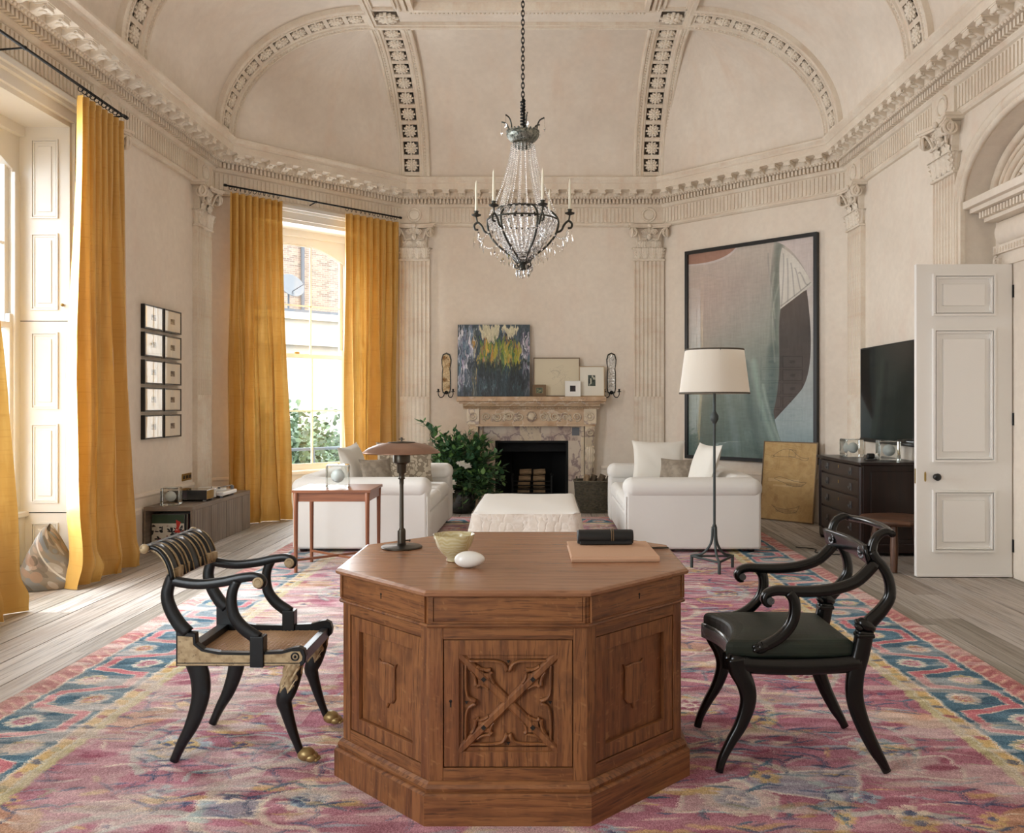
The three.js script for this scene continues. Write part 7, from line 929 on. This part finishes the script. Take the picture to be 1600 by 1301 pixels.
{ const e = EDGE[1];
  const h = thing('stucco_house', 'cream stucco house with moulded cornice across the street', 'building', on(1, 0, 0, 0), e.turn);
  part('facade', bx(-6, 22, GY, 4.0, -19, -13), M.stucco, h); part('cornice', [bx(-6.1, 22.1, 3.1, 3.3, -13, -12.75), bx(-6.1, 22.1, 3.85, 4.05, -13, -12.8), bx(-6, 22, 0.0, 0.15, -13, -12.9)], M.stucco, h);
  for (const s of [0.5, 3.5, 12.0, 15, 18]) { const w = part('window', bx(s - 0.55, s + 0.55, 0.6, 2.5, -13.0, -12.97), M.winDark, h); part('window_frame', [...ringXY(s - 0.6, s + 0.6, 0.55, 2.55, -12.98, -12.93, 0.08), bx(s - 0.6, s + 0.6, 1.5, 1.56, -12.98, -12.94), bx(s - 0.03, s + 0.03, 0.6, 2.5, -12.98, -12.94)], M.sash, w); }
  part('flat_roof', bx(-6, 22, 4.0, 4.15, -19, -13), M.slate, h);
  const b = thing('brick_house', 'tall brown brick house rising behind the stucco house', 'building', on(1, 0, 0, 0), e.turn);
  part('brick_wall', bx(10.2, 24, GY, 9.5, -26, -20), M.brickFar, b); part('drainpipe', xf(cyl(0.07, 0.07, 9, 10), 12.4, 0, -19.9), M.slate, b); for (const [s, y] of [[15, 5], [18, 5], [15, 2], [18, 2]]) { const w = part('window', bx(s - 0.5, s + 0.5, y, y + 1.8, -20, -19.97), M.winDark, b); part('window_frame', ringXY(s - 0.55, s + 0.55, y - 0.05, y + 1.85, -19.98, -19.92, 0.08), M.sash, w); }
  const c = thing('chimney_stack', 'brick chimney stack with a row of clay pots beyond the window', 'chimney', on(1, 7.6, 0, -21), e.turn);
  part('stack', bx(-1.2, 1.2, GY, 5.2, -0.5, 0.5), M.brickFar, c); part('stack_cap', bx(-1.3, 1.3, 5.2, 5.4, -0.6, 0.6), M.stucco, c); for (let k = 0; k < 5; k++) part('chimney_pot', lathe([[0.15, 0], [0.13, 0.6], [0.16, 0.62], [0.16, 0.7], [0.11, 0.7], [0.1, 0.1]], 14).translate(-0.9 + k * 0.45, 5.4, 0), M.clay, c);
  const d = thing('satellite_dish', 'grey satellite dish on the stucco house roof', 'satellite dish', on(1, 8.6, 4.15, -14), e.turn); part('mast', cyl(0.03, 0.03, 0.7, 8), M.slate, d); part('dish', xf(lathe([[0, 0], [0.2, 0.03], [0.38, 0.11], [0.4, 0.12], [0.38, 0.125], [0.2, 0.045], [0, 0.015]], 24), 0, 0.75, 0.1, 1.1, 0.5, 0), M.pewter, d); part('feed_arm', sweep([[0, 0.6, 0.15], [0.15, 0.8, 0.6]], 0.015, 6), M.slate, d);
  const r = thing('balcony_railing', 'blue-grey iron balcony railing outside the canted window', 'railing', on(1, 1.33, 0, -0.95), e.turn); part('top_rail', xf(cyl(0.022, 0.022, 2.6, 10), 1.3, 0.78, 0, 0, 0, Math.PI / 2), M.railBlue, r); part('bottom_rail', xf(cyl(0.014, 0.014, 2.6, 8), 1.3, 0.12, 0, 0, 0, Math.PI / 2), M.railBlue, r); for (const s of [-1.28, -0.55, 0.55, 1.28]) part('post', cyl(0.018, 0.018, 0.8, 8, s, 0.0, 0), M.railBlue, r); part('balcony_slab', bx(-1.5, 1.5, -0.15, 0, -0.15, 0.44), M.stucco, r);
}
// trees in the street: trunk and a crown of leaves
function tree(label, x, z, H, R, n, seed) { reseed(seed); const t = thing('street_tree', label, 'tree', [x, GY, z], 0, 'trees outside the windows'); part('trunk', sweep(spl([[0, 0, 0], [0.1, H * 0.3, 0], [0, H * 0.6, 0.1], [0.1, H * 0.85, 0]], 8), (q) => lerp(0.2, 0.06, q), 8), M.barkLog, t); const lg = surf((u, v) => [(u - 0.5) * Math.sin(v * Math.PI) * 0.7, 0.1 * v * v, v], 2, 3), im = new THREE.InstancedMesh(lg, M.leafTint, n); im.name = 'crown'; im.userData.kind = 'stuff'; const c = new THREE.Color(), q = new THREE.Quaternion(), e = new THREE.Euler(); for (let k = 0; k < n; k++) { const a = rr(0, 6.283), p = Math.acos(rr(-1, 1)), r = R * Math.pow(rnd(), 0.4), s = rr(0.09, 0.17); q.setFromEuler(e.set(rr(0, 6), rr(0, 6), rr(0, 6))); im.setMatrixAt(k, new THREE.Matrix4().compose(V3(Math.sin(p) * Math.cos(a) * r, H * 0.78 + Math.cos(p) * r * 0.95 + 0.3 * Math.sin(a * 5), Math.sin(p) * Math.sin(a) * r), q, V3(s, s, s))); const m = rnd(); im.setColorAt(k, c.setRGB(lerp(0.05, 0.16, m), lerp(0.09, 0.24, m), lerp(0.05, 0.12, m))); } t.add(im); }
{ const a = on(1, 4.0, 0, -6.5), b = on(1, 6.6, 0, -8.5), c = on(1, 7.6, 0, -11), d = on(1, 1.5, 0, -8);
  tree('leafy green street tree at the left of the canted window view', a[0], a[2], 4.2, 1.35, 3800, 1); tree('leafy green street tree low in the canted window view', b[0], b[2], 3.6, 1.5, 3800, 2); tree('small leafy tree low before the stucco house', c[0], c[2], 3.2, 1.4, 2600, 3); }
// brick pier beside the near window, brick by brick
{ const p = thing('brick_pier', 'yellow stock brick pier outside the nearest window', 'brickwork', [-5.3, 0, -8.6]); part('mortar', bx(-0.55, 0.55, GY, 5.4, -0.3, -0.006), std({ color: 0xb9b2a4, roughness: 1 }), p); reseed(44); const bm = [0xb8a078, 0xa88e68, 0xc4ac86, 0x9a8060].map((c) => std({ color: c, roughness: 0.95, bumpMap: bumpFine, bumpScale: 0.004 })), g = muv(rbox(0.212, 0.064, 0.1, 0.003, 0, 0, 0, 1)), gh = muv(rbox(0.1, 0.064, 0.1, 0.003, 0, 0, 0, 1)); for (let r = 0; r < 48; r++) { for (let k = 0; k < 5; k++) { const m = lit(new THREE.Mesh(g, bm[Math.floor(rnd() * 4)])); m.name = 'brick'; m.position.set(-0.44 + k * 0.222 - (r % 2 ? 0.0 : 0.055), 0.3 + r * 0.074, -0.05 + rr(-0.003, 0.003)); p.add(m); } }
  const s = thing('exterior_shutter', 'blue-grey painted timber shutter folded back outside the nearest window', 'shutter', [-4.27, 0.45, -7.12]); part('stile', bx(-0.07, 0.07, 0, 1.9, -0.02, 0.02), M.railBlue, s); part('lintel', bx(-0.07, 0.09, 1.9, 1.96, -0.03, 0.05), M.railBlue, s); }
scene.traverse((o) => { if (o.isMesh) { o.castShadow = true; o.receiveShadow = true; } });
renderer.render(scene, camera);
